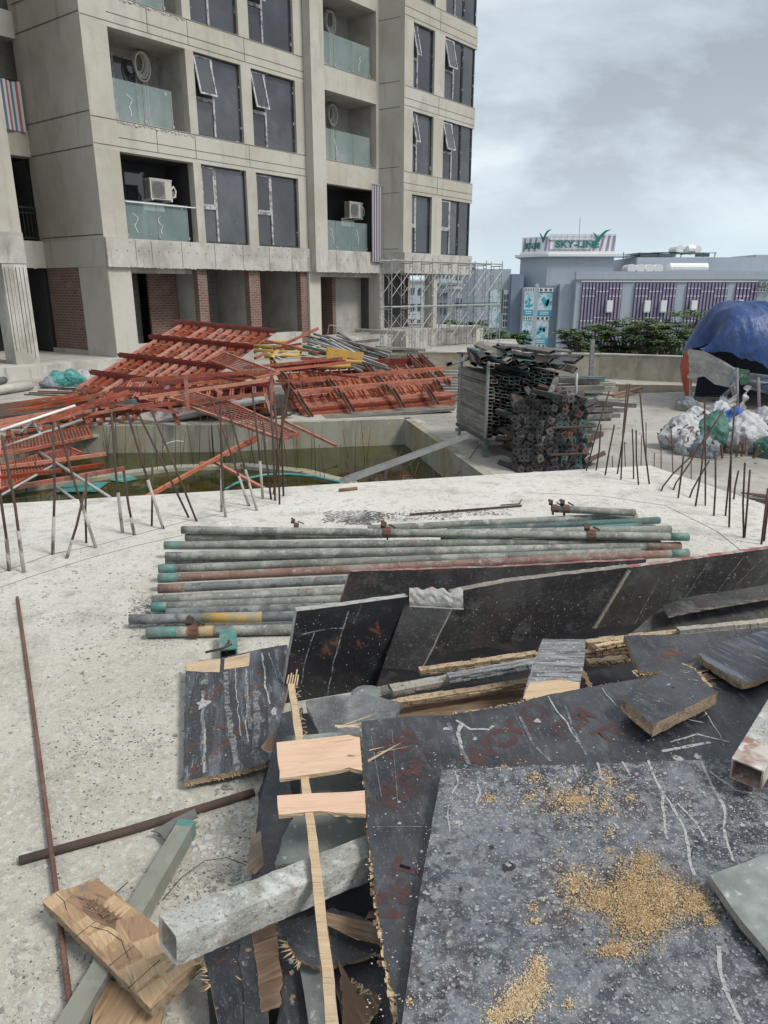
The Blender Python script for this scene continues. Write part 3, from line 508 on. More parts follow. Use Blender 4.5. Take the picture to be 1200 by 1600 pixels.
# coiled insulation hoses hanging on the upper balconies' rear walls
for k in (1, 2, 3):
    for x, sc_ in ((2.55, 1), (11.0, 1)):
        m = MB()
        for j in range(5):
            pts = []
            r0 = 0.24+0.03*j*U(.6, 1.2); cx = x+U(-.05, .05); cz = SILL[k]+2.0-j*.035
            for i in range(17):
                a = i/16*2*math.pi; pts.append((cx+r0*.75*math.cos(a), 1.25-j*.04, cz+r0*math.sin(a)*1.15))
            m.tube(pts, 0.028, 6, caps=False)
        m.tube([(x+.15, 1.36, SILL[k]+2.0), (x+.2, 1.38, SILL[k]+1.2), (x+.18, 1.4, SILL[k])], 0.03, 6); m.tube([(x+.28, 1.36, SILL[k]+2.3), (x+.29, 1.38, SILL[k]+1.2), (x+.28, 1.4, SILL[k])], 0.03, 6)
        m.build('coiled_hose', 'hose', tw, smooth=True)
# air-conditioning outdoor units (things of their own, hung on the wall)
def ac(x, y, z, label):
    t = thing('outdoor_unit', label, 'air conditioner', TW(x, y, z), TR, world=False)
    m = MB(); m.box((0, 0, 0), (0.78, 0.30, 0.58)); m.box((-0.015, -0.01, 0.56), (0.795, 0.31, 0.6)); m.build('casing', 'ac', t)
    m = MB()
    for i in range(11): m.box((0.05, -0.012, 0.04+i*.046), (0.52, 0.0, 0.062+i*.046))
    for i in range(9): m.box((-0.012, 0.03, 0.06+i*.055), (0, 0.27, 0.075+i*.055))
    m.build('grille', 'acgrill', t)
    m = MB(); m.tube([(0.27, -0.006, 0.29), (0.27, -0.012, 0.29)], 0.22, 18); m.build('fan_cover', 'acgrill', t)
    m = MB(); m.box((0.0, -0.05, -0.045), (0.04, 0.5, -0.003)); m.box((0.7, -0.05, -0.045), (0.74, 0.5, -0.003)); m.box((0.0, 0.45, -0.045), (0.74, 0.49, -0.3)); m.build('bracket', 'white', t)
    m = MB(); m.tube([(0.78, .1, .3), (.9, .08, .42), (.98, .1, .3), (.95, .1, .12), (.84, .1, .1)], 0.035, 6); m.tube([(0.78, .15, .2), (.93, .15, .3), (.9, .2, .05)], 0.03, 6); m.build('connection_hose', 'hose', t, smooth=True)
ac(1.95, 0.35, SILL[0]+1.22, 'white outdoor air-conditioning unit in the dark lower balcony beside the tower corner')
ac(11.1, 0.35, SILL[0]+1.30, 'white outdoor air-conditioning unit in the dark balcony beside the striped hanging sheet')
# striped hanging sheet
t = thing('striped_tarpaulin', 'grey and purple striped sheet hung down the balcony beside the scaffold', 'tarpaulin', TW(12.2, -0.2, 2.6), TR, world=False)
m = MB()
for j in range(14):
    x0 = -0.35+j*0.046; mi = j % 2
    m.add([(x0, .03*math.sin(j*1.3), 0), (x0+.046, .03*math.sin((j+1)*1.3), 0), (x0+.046, .03*math.sin((j+1)*1.3+.5), 2.95), (x0, .03*math.sin(j*1.3+.5), 2.95)], [(0, 1, 2, 3)], mi)
M['stripe_dark'] = surf('stripe_purple_grey', (0.12, 0.10, 0.13), rough=0.8); M['stripe_light'] = surf('stripe_light_grey', (0.42, 0.41, 0.42), rough=0.8)
m.build('sheet', ['stripe_dark', 'stripe_light'], t); m = MB(); m.tube([(-.38, 0, 2.97), (.32, 0, 2.97)], .02, 6); m.build('top_batten', 'galv', t)
# ground storey: columns, brick piers, recessed block walls
tb('corner_column', 'tower', [(0.02, 0.0, PLINTH, 0.78, 0.9, 2.168)])
for a, b in ((3.24, 3.62), (5.43, 5.93), (7.94, 8.29)):
    tb('brick_pier', 'brick', [(a, 0.05, PLINTH, b, 0.30, 2.168)])
    tb('cross_wall', 'inner', [(a+.05, 0.30, PLINTH, b-.05, 2.6, 2.3)])
tb('column', 'tower', [(8.30, -0.05, PLINTH, 8.92, 0.9, 2.168)])
tb('column', 'tower', [(12.40, -0.12, PLINTH, 12.70, 0.5, 2.168)])
tb('block_wall', 'block', [(0.4, 1.9, PLINTH, 2.15, 2.0, 2.3), (3.62, 1.91, PLINTH, 5.43, 2.0, 2.3), (9.0, 2.6, PLINTH, 10.6, 2.7, 2.3)])
tb('brick_wall', 'brick', [(2.15, 1.3, PLINTH, 3.24, 1.4, 2.3)])
tb('dark_rear_wall', 'inner', [(5.93, 2.55, PLINTH, 8.3, 2.7, 2.3)]); tb('dark_rear_wall', 'interior', [(0.3, 5.0, PLINTH, 15.0, 5.1, 2.3)])
tb('rendered_wall', 'inner', [(10.72, 0.95, PLINTH, 12.4, 1.05, 2.3)]); tb('brick_jamb', 'brick', [(10.55, 0.9, PLINTH, 10.75, 2.6, 2.3)])
tb('soffit', 'interior', [(0.05, 0.301, 2.3, 12.4, 3.0, 2.4)]); tb('block_wall', 'interior', [(12.44, 0.5, PLINTH, 12.6, 5.0, 2.3)])
tb('threshold', 'raw', [(0.8, 0.05, PLINTH, 3.24, 0.4, -0.15), (3.62, 0.06, PLINTH, 5.43, 0.4, -0.08), (5.93, 0.06, PLINTH, 7.94, 0.4, -0.06), (8.92, 0.06, PLINTH, 12.4, 0.4, -0.28)])
tb('door_lintel', 'raw', [(0.8, 0.32, 2.0, 3.24, 0.5, 2.3), (8.92, 0.32, 1.98, 12.4, 0.5, 2.3)])
# dark body behind the walls (rooms)
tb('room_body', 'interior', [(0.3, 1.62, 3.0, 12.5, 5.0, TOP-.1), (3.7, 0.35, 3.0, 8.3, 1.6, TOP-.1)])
# left flank of the main block
SD = (-0.07, 0.9975)
m = MB(); q = [(0.001, 0.001), (-0.245, 3.5), (3.0, 3.5), (0.8, 0.3)]
def quadpr(name, mat, q, z0, z1):
    m = MB(); m.prism(q, z0, z1); return m.build(name, mat, tw)
quadpr('flank_wall', 'tower', [(0.0, 0.0), (0.3, 0.3), (0.3, 3.5), (-0.245, 3.5)], 2.95, TOP)
quadpr('flank_band', 'tower', [(-0.01, -0.0), (0.3, 0.3), (0.3, 3.5), (-0.255, 3.5)], 2.17, 2.948)
quadpr('flank_column', 'tower', [(0.0, 0.0), (0.3, 0.3), (0.3, 1.5), (-0.105, 1.5)], PLINTH, 2.168)
quadpr('flank_brick_wall', 'brick', [(-0.06, 1.5), (0.3, 1.5), (0.3, 3.4), (-0.19, 3.4)], PLINTH+.15, 2.168)
quadpr('flank_curb', 'raw', [(-0.08, 1.5), (0.3, 1.5), (0.3, 3.6), (-0.23, 3.6)], PLINTH, PLINTH+.148)
g = MB()
for z in (3.05, 5.42, 6.30, 8.70, 9.45, 11.9, 12.6):
    g.add([(0.0-.006, 0.02, z), (-0.235-.006, 3.3, z), (-0.235-.006, 3.3, z+.03), (0.0-.006, 0.02, z+.03)], [(0, 1, 2, 3)])
    g.add([(-0.006-.012, 0.3, z-.8), (-0.006-.012, 0.3, z-.01), (-0.006-.0115, 0.315, z-.01), (-0.006-.0115, 0.315, z-.8)], [(0, 1, 2, 3)])
g.build('groove_shade_strip', 'groove', tw)
# left wing and the recess between the wings
tb('wing_wall', 'tower', [(-9, 0.25, 3.0, -2.27, 0.55, TOP), (-2.57, 0.55, 2.2, -2.28, 3.8, TOP)])
tb('wing_band', 'raw', [(-9, 0.22, 2.2, -2.26, 0.6, 2.998)])
tb('wing_column', 'raw', [(-2.93, 0.24, PLINTH, -2.27, 0.9, 2.198)])
tb('wing_dark_wall', 'inner', [(-9, 1.9, PLINTH, -2.9, 2.0, 2.2)])
m = MB()
for i in range(6): m.box((-2.88+i*.1+U(-.01, .01), 0.236, PLINTH+U(0, .5)), (-2.865+i*.1, 0.241, 2.1))
m.build('pour_streak', 'groove', tw)
tb('recess_slab', 'tower', [(-2.3, 3.3, 2.17, -0.24, 3.8, 2.98), (-2.3, 3.3, 5.42, -0.24, 3.8, 6.15), (-2.3, 3.3, 8.6, -0.24, 3.8, 9.3)])
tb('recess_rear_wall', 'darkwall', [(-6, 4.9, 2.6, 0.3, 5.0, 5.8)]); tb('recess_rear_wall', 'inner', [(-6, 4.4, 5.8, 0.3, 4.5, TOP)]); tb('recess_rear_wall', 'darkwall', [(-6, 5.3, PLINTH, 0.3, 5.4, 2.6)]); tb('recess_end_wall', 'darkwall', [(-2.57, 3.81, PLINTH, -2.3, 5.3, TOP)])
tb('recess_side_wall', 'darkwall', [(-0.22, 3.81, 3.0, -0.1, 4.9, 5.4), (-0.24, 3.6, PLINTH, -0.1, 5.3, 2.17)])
m = MB(); m.box((-2.28, 3.42, 3.95), (-0.26, 3.46, 4.0)); m.box((-2.28, 3.42, 3.05), (-0.26, 3.46, 3.09)); m.box((-2.28, 3.42, 3.8), (-0.26, 3.45, 3.83))
for i in range(17): m.box((-2.26+i*.12, 3.43, 3.05), (-2.24+i*.12, 3.45, 3.97))
m.build('steel_railing', 'black', tw)
t = thing('striped_cloth', 'red white and blue striped cloth hung over the balcony at the left picture edge', 'cloth', TW(-2.2, 3.25, 6.1), TR, world=False)
M['st_red'] = surf('stripe_red', (0.40, 0.12, 0.13), rough=0.8); M['st_blue'] = surf('stripe_blue', (0.10, 0.17, 0.24), rough=0.8); M['st_white'] = surf('stripe_white', (0.55, 0.57, 0.58), rough=0.8)
m = MB()
for j in range(26):
    x0 = j*0.072; mi = [0, 2, 1, 2][j % 4]; f_ = lambda jj: .03*math.sin(jj*.9)
    m.add([(x0, f_(j), 0), (x0+.072, f_(j+1), 0), (x0+.072, f_(j+1), 1.35), (x0, f_(j), 1.35)], [(0, 1, 2, 3)], mi)
m.build('cloth_sheet', ['st_red', 'st_blue', 'st_white'], t); m = MB(); m.tube([(0, 0.01, 1.36), (1.9, 0.01, 1.36)], .02, 6); m.build('rail', 'black', t)
# projecting right block
bs, by = 12.70, -1.15
S2_, H2_ = [2.98, 6.07, 9.12, 12.2], [5.24, 8.29, 11.35, 14.5]
x0, x1 = bs, bs+4.95
def bb(*a): return (a[0]+bs, a[1]+by, a[2], a[3]+bs, a[4]+by, a[5])
tb('raw_slab_band', 'raw', [bb(0, -0.08, 2.15, 5.05, 0.3, 2.97)])
for i, (z0, z1) in enumerate([(H2_[k], S2_[k+1]) for k in range(3)]+[(14.5, TOP)]): tb('spandrel_band', 'tower', [bb(0.003, 0.003, z0, 5.02, 0.3, z1), bb(4.72, 0.301, z0, 5.02, 4.5, z1)])
for k in range(4):
    for a, b in ((0, 0.56), (1.95, 2.66)): tb('pier', 'tower', [bb(a, 0, S2_[k]-.02, b, 0.29, H2_[k]+.01)])
    window(bs+0.56, bs+1.95, S2_[k], H2_[k], by+0.10, bs+0.92, tw, opensash=k > 0)
    fr = window(bs+2.66, bs+4.0, S2_[k], H2_[k], by+0.06, bs+3.35, tw, opensash=k > 0)
    tb('corner_pane', 'glass', [bb(4.06, 0.08, S2_[k], 4.86, 0.095, H2_[k]), bb(4.86, 0.08, S2_[k], 4.875, 1.9, H2_[k])])
    tb('corner_mullion', 'frame', [bb(4.0, 0.04, S2_[k], 4.06, 0.12, H2_[k]), bb(4.84, 0.04, S2_[k], 4.92, 0.13, H2_[k])])
    tb('pier', 'tower', [bb(4.74, 1.9, S2_[k]-.01, 5.0, 4.4, H2_[k]+.01)])
g = [bb(.02, -.004, z, 4.98, .01, z+.014) for k in range(4) for z in (S2_[k]-.03, S2_[k]-.45, H2_[k]+.12)]
tb('groove_shade_strip', 'groove', g); tb('groove_shade_strip', 'groove', [bb(x, -.004, H2_[k]+.12, x+.014, .01, S2_[k+1]-.03) for k in range(3) for x in (2.3,)])
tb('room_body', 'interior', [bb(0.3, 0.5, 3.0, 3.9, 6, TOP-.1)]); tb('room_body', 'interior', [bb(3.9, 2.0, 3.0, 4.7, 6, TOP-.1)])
quadpr('block_flank', 'tower', [(12.45, 0.3), (bs, by), (bs+.3, by+.31), (bs+.3, .3)], 2.97, TOP); quadpr('block_flank', 'raw', [(12.44, 0.3), (bs-.005, by-.08), (bs+.3, by+.31), (bs+.3, .3)], 2.15, 2.968)
g = MB()
for z in (3.1, 5.25, 6.2, 8.35, 9.25, 11.4, 12.3): g.add([(12.50, .003, z), (bs-.035, by+.2, z), (bs-.035, by+.2, z+.025), (12.50, .003, z+.025)], [(0, 1, 2, 3)])
g.build('groove_shade_strip', 'groove', tw)
tb('column', 'tower', [bb(2.32, 0.1, PLINTH+.35, 2.6, 0.6, 2.148), bb(4.6, 3.5, PLINTH+.3, 4.95, 4.0, 2.148)])
tb('block_wall', 'interior', [bb(0.1, 1.6, PLINTH, 2.4, 1.7, 2.2)])
tb('soffit', 'interior', [bb(0.05, 0.301, 2.151, 4.9, 4.6, 2.3)])
tb('railing', 'black', [bb(2.6, 2.8, z, 4.6, 2.83, z+.03) for z in (0.05, .3, .55, .78)])
# plinth under the tower (ground-floor slab), stepping up to the right
tb('plinth', 'raw', [(-12, -0.35, DECK-1, 0.9, 7.0, PLINTH), (0.9, -0.35, DECK-1, 12.0, 7.0, PLINTH-.002), (12.0, -1.9, DECK-1, 17.9, 4.2, -0.155)])
tb('plinth_step', 'raw', [(8.0, -1.2, DECK-1, 12.0, -0.352, -0.32)])
tb('plinth_dust', 'inner', [(-2.2, 0.0, PLINTH-.01, 0.0, 3.2, PLINTH+.004)])

# ================================================================ FRAME SCAFFOLD
def scaffold():
    us = [612, 644, 674, 700, 729, 757, 783]; Ys = [28.6, 29.4, 30.2, 31.0, 31.8, 32.7, 33.5]
    b = Vector(((612-600)/FPX*28.6/1.0486, 28.6, DECK)); e_ = Vector((5.30, 33.6, DECK))
    d = (e_-b).normalized(); nrm = Vector((-d.y, d.x, 0))*-1
    t = thing('frame_scaffold', 'tall galvanised frame scaffold with cross braces standing in front of the tower end', 'scaffold', b)
    n = 7; tier = 1.72; W = -0.62
    for i in range(n):
        p = b+(e_-b)*(i/(n-1))
        for k in range(2):
            m = MB(); z0 = DECK+k*tier
            for s_ in (0, W):
                q = p+nrm*s_; m.tube([Vector((q.x, q.y, z0)), Vector((q.x, q.y, z0+tier+.1))], 0.021, 6)
            for zz in (1.62,): m.tube([Vector((*(p.xy), z0+zz)), Vector((*((p+nrm*W).xy), z0+zz))], 0.021, 6)
            for s_ in (0.2, W-0.2+0):
                pass
            for s0, s1 in ((0, .16), (W, W-(-.16))):
                a_ = p+nrm*s0; c_ = p+nrm*(s1 if s0 == 0 and False else (s0-.16 if s0 == 0 else s0+.16))
                m.tube([Vector((*c_.xy, z0+.1)), Vector((*c_.xy, z0+1.62))], 0.014, 5)
                for zz in (.3, .6, .9, 1.2, 1.5): m.tube([Vector((*a_.xy, z0+zz)), Vector((*c_.xy, z0+zz))], 0.012, 5)
            m.build('end_frame', 'galv', t)
    for i in range(n-1):
        p = b+(e_-b)*(i/(n-1)); q = b+(e_-b)*((i+1)/(n-1))
        for k in range(2):
            m = MB(); z0 = DECK+k*tier
            for s_ in (0, W):
                o = nrm*s_
                m.tube([Vector((*(p+o).xy, z0+.35)), Vector((*(q+o).xy, z0+1.45))], 0.012, 5); m.tube([Vector((*(p+o).xy, z0+1.45)), Vector((*(q+o).xy, z0+.35))], 0.012, 5)
            m.build('cross_brace', 'galv', t)
    for k, mt in ((1, 'galv'), (2, 'galv')):
        m = MB(); z = DECK+k*tier-.02
        for s_ in (0, W): m.tube([b+nrm*s_+Vector((0, 0, z-DECK)), e_+nrm*s_+Vector((0, 0, z-DECK))], 0.026, 6)
        m.build('ledger', mt, t)
    m = MB(); m.beam(b+(e_-b)*.62+nrm*W/2+Vector((0, 0, tier+.05)), e_+nrm*W/2+Vector((0, 0, tier+.05)), .3, .04); m.build('green_plank', 'steelteal', t)
    m = MB(); m.beam(b+(e_-b)*.55+nrm*W/2+Vector((0, 0, .62)), b+(e_-b)*.9+nrm*W/2+Vector((0, 0, .75)), .4, .05); m.build('walk_board', 'plank', t)
scaffold()

# ================================================================ FAR BUILDINGS
YB = 70.0
def FX(u): return (u-600)/FPX*YB/1.0486
def FZ(v): return PY(600, v, YB).z
tc_ = thing('training_centre', 'blue-grey building with purple louvred panels and a rooftop sign', 'building', (FX(880), YB, -12), world=True)
def fb(name, mat, boxes, parent=tc_):
    m = MB()
    for b in boxes: m.box(b[:3], b[3:])
    return m.build(name, mat, parent)
x818, x852, x955 = FX(818), FX(853), FX(955)
# tower body: chamfered left face and frontal face
m = MB(); m.prism([(x818, YB+2.4), (x852, YB), (x955, YB), (x955+1, YB+12), (x818*1.19, YB+12)], -12, FZ(401)); tbod = m.build('tower_wall', 'bluegrey', tc_)
m = MB(); m.prism([(x818-.6, YB+2.2), (x852-.1, YB-.4), (x955+.7, YB-.4), (x955+1.7, YB+12.5), (x818*1.185, YB+12.5)], FZ(401)+.003, FZ(397)); m.build('cornice', 'white', tc_)
m = MB(); m.prism([(x818-.1, YB+2.3), (x852, YB-.1), (x955+.1, YB-.1), (x955+1.1, YB+12.1), (x818*1.188, YB+12.1)], FZ(397)+.003, FZ(393.5)); m.build('roof_kerb', 'white', tc_)
# roof sign boxes
def panel(a, b, z0, z1, mb, off, mi=0):     # rectangle between plan points a,b pushed off towards the camera
    a = Vector((*a, 0)); b = Vector((*b, 0)); d = (b-a).normalized(); n = Vector((d.y, -d.x, 0))
    q = [a+n*off, b+n*off]; q2 = [p-n*.05 for p in q]
    mb.hexa([(q[0].x, q[0].y, z0), (q[1].x, q[1].y, z0), (q2[1].x, q2[1].y, z0), (q2[0].x, q2[0].y, z0), (q[0].x, q[0].y, z1), (q[1].x, q[1].y, z1), (q2[1].x, q2[1].y, z1), (q2[0].x, q2[0].y, z1)], mi)
sg = thing('roof_sign', 'white and purple striped rooftop sign reading SKY-LINE in green letters', 'sign', (FX(900), YB, FZ(393.5)))
SA, SB, SC = (x818+.05, YB+2.35), (x852, YB+.1), (x955, YB+.1)
zs0, zs1 = FZ(393), FZ(367)
m = MB(); panel(SA, SB, zs0, zs1-.1, m, 0); m.build('left_face', 'signwhite', sg); m = MB(); panel(SB, SC, zs0, zs1, m, 0); m.build('front_face', 'signwhite', sg)
m = MB()
def stripe(A_, B_, t0, t1, zz0, zz1, lean, w_):
    a = Vector((*A_, 0)); b = Vector((*B_, 0)); d = (b-a).normalized(); n = Vector((d.y, -d.x, 0)); Ln = (b-a).length
    p0 = a+d*Ln*t0+n*.03; p1 = a+d*(Ln*t0+lean)+n*.03
    m.add([Vector((p0.x, p0.y, zz0)), Vector((p0.x, p0.y, zz0))+d*w_, Vector((p1.x, p1.y, zz1))+d*w_, Vector((p1.x, p1.y, zz1))], [(0, 1, 2, 3)])
for t0 in (0.66, 0.76, 0.86, 0.95): stripe(SB, SC, t0, 0, zs0+.05, zs1-.05, .45-(t0-.66)*1.2, .22)
for t0 in (0.04, 0.25, 0.46, 0.85): stripe(SA, SB, t0, 0, zs0+.05, zs1-.2, .15, .22)
stripe(SB, SC, 0.0, 0, zs1-.55, zs1-.42, 0.02, 4.0)
stripe(SB, SC, 0.02, 0, zs0+.05, zs0+.2, 0.02, 3.8)
stripe(SB, SC, -0.0, 0, zs0+.05, zs1-.3, -.0, .14)
m.build('stripes', 'signpurple', sg)
m = MB()
for i in range(12): 
    x = x852+i*(x955-x852)/11; m.beam((x, YB+.02, zs0), (x, YB+.02, zs1+.05), .025, .025)
m.beam((x852, YB+.02, zs1+.05), (x955, YB+.02, zs1+.05), .03, .03); m.build('sign_grid', 'galv', sg)
def text_mesh(body, size, mat_, matrix, parent, name='lettering', ext=0.01, align='CENTER', sx_=1.0, bold=0.0):
    cu = bpy.data.curves.new('t', 'FONT'); cu.body = body; cu.size = size; cu.extrude = ext; cu.align_x = align; cu.align_y = 'CENTER'; cu.offset = bold
    to = bpy.data.objects.new('t', cu); col.objects.link(to)
    dg = bpy.context.evaluated_depsgraph_get(); me = bpy.data.meshes.new_from_object(to.evaluated_get(dg))
    bpy.data.objects.remove(to); me.materials.clear(); me.materials.append(M[mat_])
    for v in me.vertices: v.co.x *= sx_
    if parent is not None and 'frame_world' in parent: matrix = Matrix.Translation(-Vector(parent.location)) @ matrix
    me.transform(matrix)
    o = bpy.data.objects.new(name, me); col.objects.link(o); o.parent = parent
    return o
def face_matrix(A_, B_, t, z, off):
    a = Vector((*A_, 0)); b = Vector((*B_, 0)); d = (b-a).normalized(); n = Vector((d.y, -d.x, 0)); p = a+(b-a)*t+n*off
    mt = Matrix((d, Vector((0, 0, 1)), n)).transposed().to_4x4(); mt.translation = Vector((p.x, p.y, z)); return mt
text_mesh('SKY-LINE', 0.82, 'signgreen', face_matrix(SB, SC, 0.43, FZ(382.0), .08), sg, sx_=1.22, bold=.035)
text_mesh('SKY-LINE', 0.72, 'signgreen', face_matrix(SA, SB, 0.42, FZ(383.5), .08), sg, sx_=0.60, bold=.03)
def emblem(A_, B_, t, z, s_, sx_):
    mt = face_matrix(A_, B_, t, z, .10); m = MB()
    L_ = [(0, 0), (-.12, .25), (-.35, .62), (-.62, .95), (-.32, .80), (-.10, .55), (.02, .42), (.25, .80), (.60, 1.10), (1.25, 1.22), (.78, .98), (.48, .70), (.22, .30)]
    vs = [mt @ Vector((x*s_*sx_, y*s_, 0)) for x, y in L_]; vb = [mt @ Vector((x*s_*sx_, y*s_, -.05)) for x, y in L_]; n = len(L_)
    m.add(vs+vb, [tuple(range(n)), tuple(range(n, 2*n))[::-1]]+[(i, (i+1) % n, n+(i+1) % n, n+i) for i in range(n)])
    m.build('leaf_emblem', 'signgreen', sg)
emblem(SB, SC, 0.74, FZ(379), 0.95, 1.0); emblem(SA, SB, 0.80, FZ(379), 0.95, 0.75)
m = MB(); m.tube([(FX(911), YB+3, zs0), (FX(911), YB+3, FZ(336))], .035, 6); one(m, 'roof_mast', 'galv', 'thin lightning mast standing behind the rooftop sign', 'mast')
# recessed poster bay and poster panels
zb = FZ(446)
fb('poster_recess', 'bluegreydark', [(FX(840), YB-.02, -12, FX(872.5), YB+.0, zb)])
fb('recess_edge', 'bluegrey', [(FX(873), YB-.5, -12, FX(897), YB-.003, zb+.15), (FX(836), YB-.25, -12, FX(841), YB-.003, zb+.15)])
def poster(x0, x1, z0, z1, y, label):
    t = thing('advert_poster', label, 'poster', ((x0+x1)/2, y, z0))
    m = MB(); m.box((x0, y-.06, z0), (x1, y, z1)); m.build('print', 'posterpale', t)
    m = MB(); h = z1-z0; m.box((x0, y-.066, z0), (x1, y-.062, z0+.26*h)); m.build('base_strip', 'posterblue', t)
    m = MB()
    for i in range(5):
        cx = x0+(x1-x0)*U(.2, .8); cz = z0+h*U(.35, .7); s_ = (x1-x0)*U(.10, .2); pts = [(cx+s_*U(.6, 1.2)*math.cos(a/7*6.28), y-.064, cz+s_*1.4*U(.6, 1.2)*math.sin(a/7*6.28)) for a in range(7)]
        m.add(pts, [tuple(range(7))])
    m.build('figure_shapes', 'posterblue', t)
    m = MB()
    for i in range(2): m.box((x0+.2*(x1-x0), y-.070, z0+h*(.08+.08*i)), (x1-.2*(x1-x0), y-.067, z0+h*(.11+.08*i)))
    m.build('caption_bars', 'white', t)
poster(FX(841.5), FX(864), FZ(494), FZ(458), YB-.03, 'upper wide turquoise poster in the recess of the blue-grey building')
poster(FX(837.5), FX(861), FZ(538), FZ(501), YB-.03, 'lower wide turquoise poster in the recess of the blue-grey building')
poster(FX(819), FX(834), FZ(493), FZ(456), YB-.35+.0, 'upper narrow turquoise poster left of the recess on the blue-grey building')
poster(FX(818), FX(833), FZ(533), FZ(501), YB-.35, 'lower narrow turquoise poster left of the recess on the blue-grey building')
fb('poster_pier', 'bluegrey', [(FX(817), YB-.34, -12, FX(836), YB-.003+2.4, FZ(449))])
for (xa, xb, z, y) in ((842, 864, 453, YB-.03), (840, 861, 497.5, YB-.03), (838, 858, 541, YB-.03), (820, 834, 452.5, YB-.36), (818.5, 833, 497, YB-.36)):
    fb('vent_blocks', 'white', [(FX(xa), y-.05, FZ(z+3), FX(xb), y, FZ(z-3))])
    n = 3 if xb-xa > 18 else 4
    fb('vent_openings', 'citywin', [(FX(xa)+(i+.2)*(FX(xb)-FX(xa))/n, y-.056, FZ(z+2), FX(xa)+(i+.8)*(FX(xb)-FX(xa))/n, y-.051, FZ(z-2)) for i in range(n)])
# purple panelled wing
zt, zl = FZ(424.5), FZ(437)
fb('wing_wall', 'bluegrey', [(FX(895), YB-1.2, -12, FX(1171)+14, YB+14, zl), (FX(893), YB-1.35, zl+.002, FX(1171)+14, YB-.8, zt)])
fb('window_head', 'white', [(FX(902), YB-1.3, FZ(440.5), FX(1173), YB-1.203, FZ(438.8))])
for (a, b) in ((904, 966), (985, 1049), (1065, 1128), (1140, 1174)):
    xa, xb = FX(a), FX(b); p = fb('louvre_panel', 'purpledark', [(xa, YB-1.24, -9, xb, YB-1.203, FZ(442))])
    m = MB(); n = int((xb-xa)/.30)
    for i in range(n): x = xa+(i+.18)*(xb-xa)/n; m.box((x, YB-1.36, -9), (x+.17, YB-1.243, FZ(442.5)))
    m.build('louvre_ribs', 'purple', p)
    m = MB()
    for z in (451, 456, 463, 496, 501):
        for i in range(n):
            if (i//4+z) % 2: m.box((xa+(i+.2)*(xb-xa)/n, YB-1.375, FZ(z)), (xa+(i+.75)*(xb-xa)/n, YB-1.363, FZ(z-1.2)))
    m.build('light_slots', 'signwhite', p)
for u in (947, 1005, 1030, 1077, 1147):
    m = MB(); m.box((FX(u-4.3), YB-1.7, FZ(486 if u < 1100 else 484)), (FX(u+4.3), YB-1.34, FZ(469 if u < 1100 else 468))); m.box((FX(u-4), YB-1.66, FZ(487.5)), (FX(u+4), YB-1.38, FZ(486.2)))
    m.build('wall_lamp_box', 'white', tc_)
# roof set-back, tanks, canopy
fb('rear_upper_wall', 'bluegrey', [(FX(990)*1.075, YB+5, -5, FX(1171)+16, YB+20, FZ(403)+.25)])
fb('tan_block', 'tan', [(FX(953), YB+6, -5, FX(984), YB+12, FZ(410))])
for i in range(5):
    m = MB(); x = FX(991)+i*.85; m.tube([(x, YB+1.2, FZ(419)), (x+.5, YB+4.5, FZ(419))], .42, 12); m.box((x-.3, YB+1.3, zt-.3), (x+.3, YB+2.5, FZ(423)))
    if i == 4: m = MB(); m.tube([(x, YB+1, FZ(418.5)), (x+3.6, YB+1, FZ(418.5))], .46, 12); m.box((x+.3, YB+.8, zt-.3), (x+3.3, YB+1.3, FZ(423)))
    one(m, 'water_tank', 'white', ['leftmost upright-on white water tank of the roof row', 'second white water tank of the roof row', 'third white water tank of the roof row', 'fourth white water tank of the roof row', 'long white water tank lying lengthwise at the right end of the roof row'][i], 'water tank', 'white roof tanks', smooth=False)
m = MB(); m.box((FX(1002), YB+5.5, FZ(400)+.2), (FX(1018), YB+9, FZ(396))); m.box((FX(1035), YB+7, FZ(400)+.2), (FX(1095), YB+12, FZ(390.5))); m.build('roof_room', 'city', tc_)
m = MB(); m.add([(FX(1018), YB+6, FZ(393)), (FX(1050), YB+6, FZ(389.5)), (FX(1098), YB+6, FZ(388.5)), (FX(1098), YB+10, FZ(387.5)), (FX(1050), YB+10, FZ(386.5)), (FX(1008), YB+10, FZ(392))], [tuple(range(6))]); m.prism([(FX(1122), YB+6), (FX(1145), YB+6), (FX(1145), YB+6.2), (FX(1122), YB+6.2)], FZ(397), FZ(391))
m.box((FX(1095), YB+6.2, FZ(390.5)), (FX(1158), YB+6.5, FZ(389.6)))
for u in (1003, 1030, 1062, 1100, 1137, 1157): m.tube([(FX(u), YB+6.4, FZ(402)), (FX(u), YB+6.4, FZ(389))], .05, 5)
m.build('roof_canopy', 'steelteal', tc_)
m = MB()
for i in range(3): m.tube([(FX(1101)+i*.9, YB+7, FZ(384)), (FX(1101)+i*.9, YB+9, FZ(384))], .42, 10)
m.tube([(FX(1112), YB+6.8, FZ(384)), (FX(1124), YB+6.8, FZ(384))], .42, 10); m.box((FX(1098), YB+6.7, FZ(389.4)), (FX(1126), YB+9, FZ(387.5))); one(m, 'tank_cluster', 'white', 'cluster of white tanks on the highest roof platform', 'water tank')
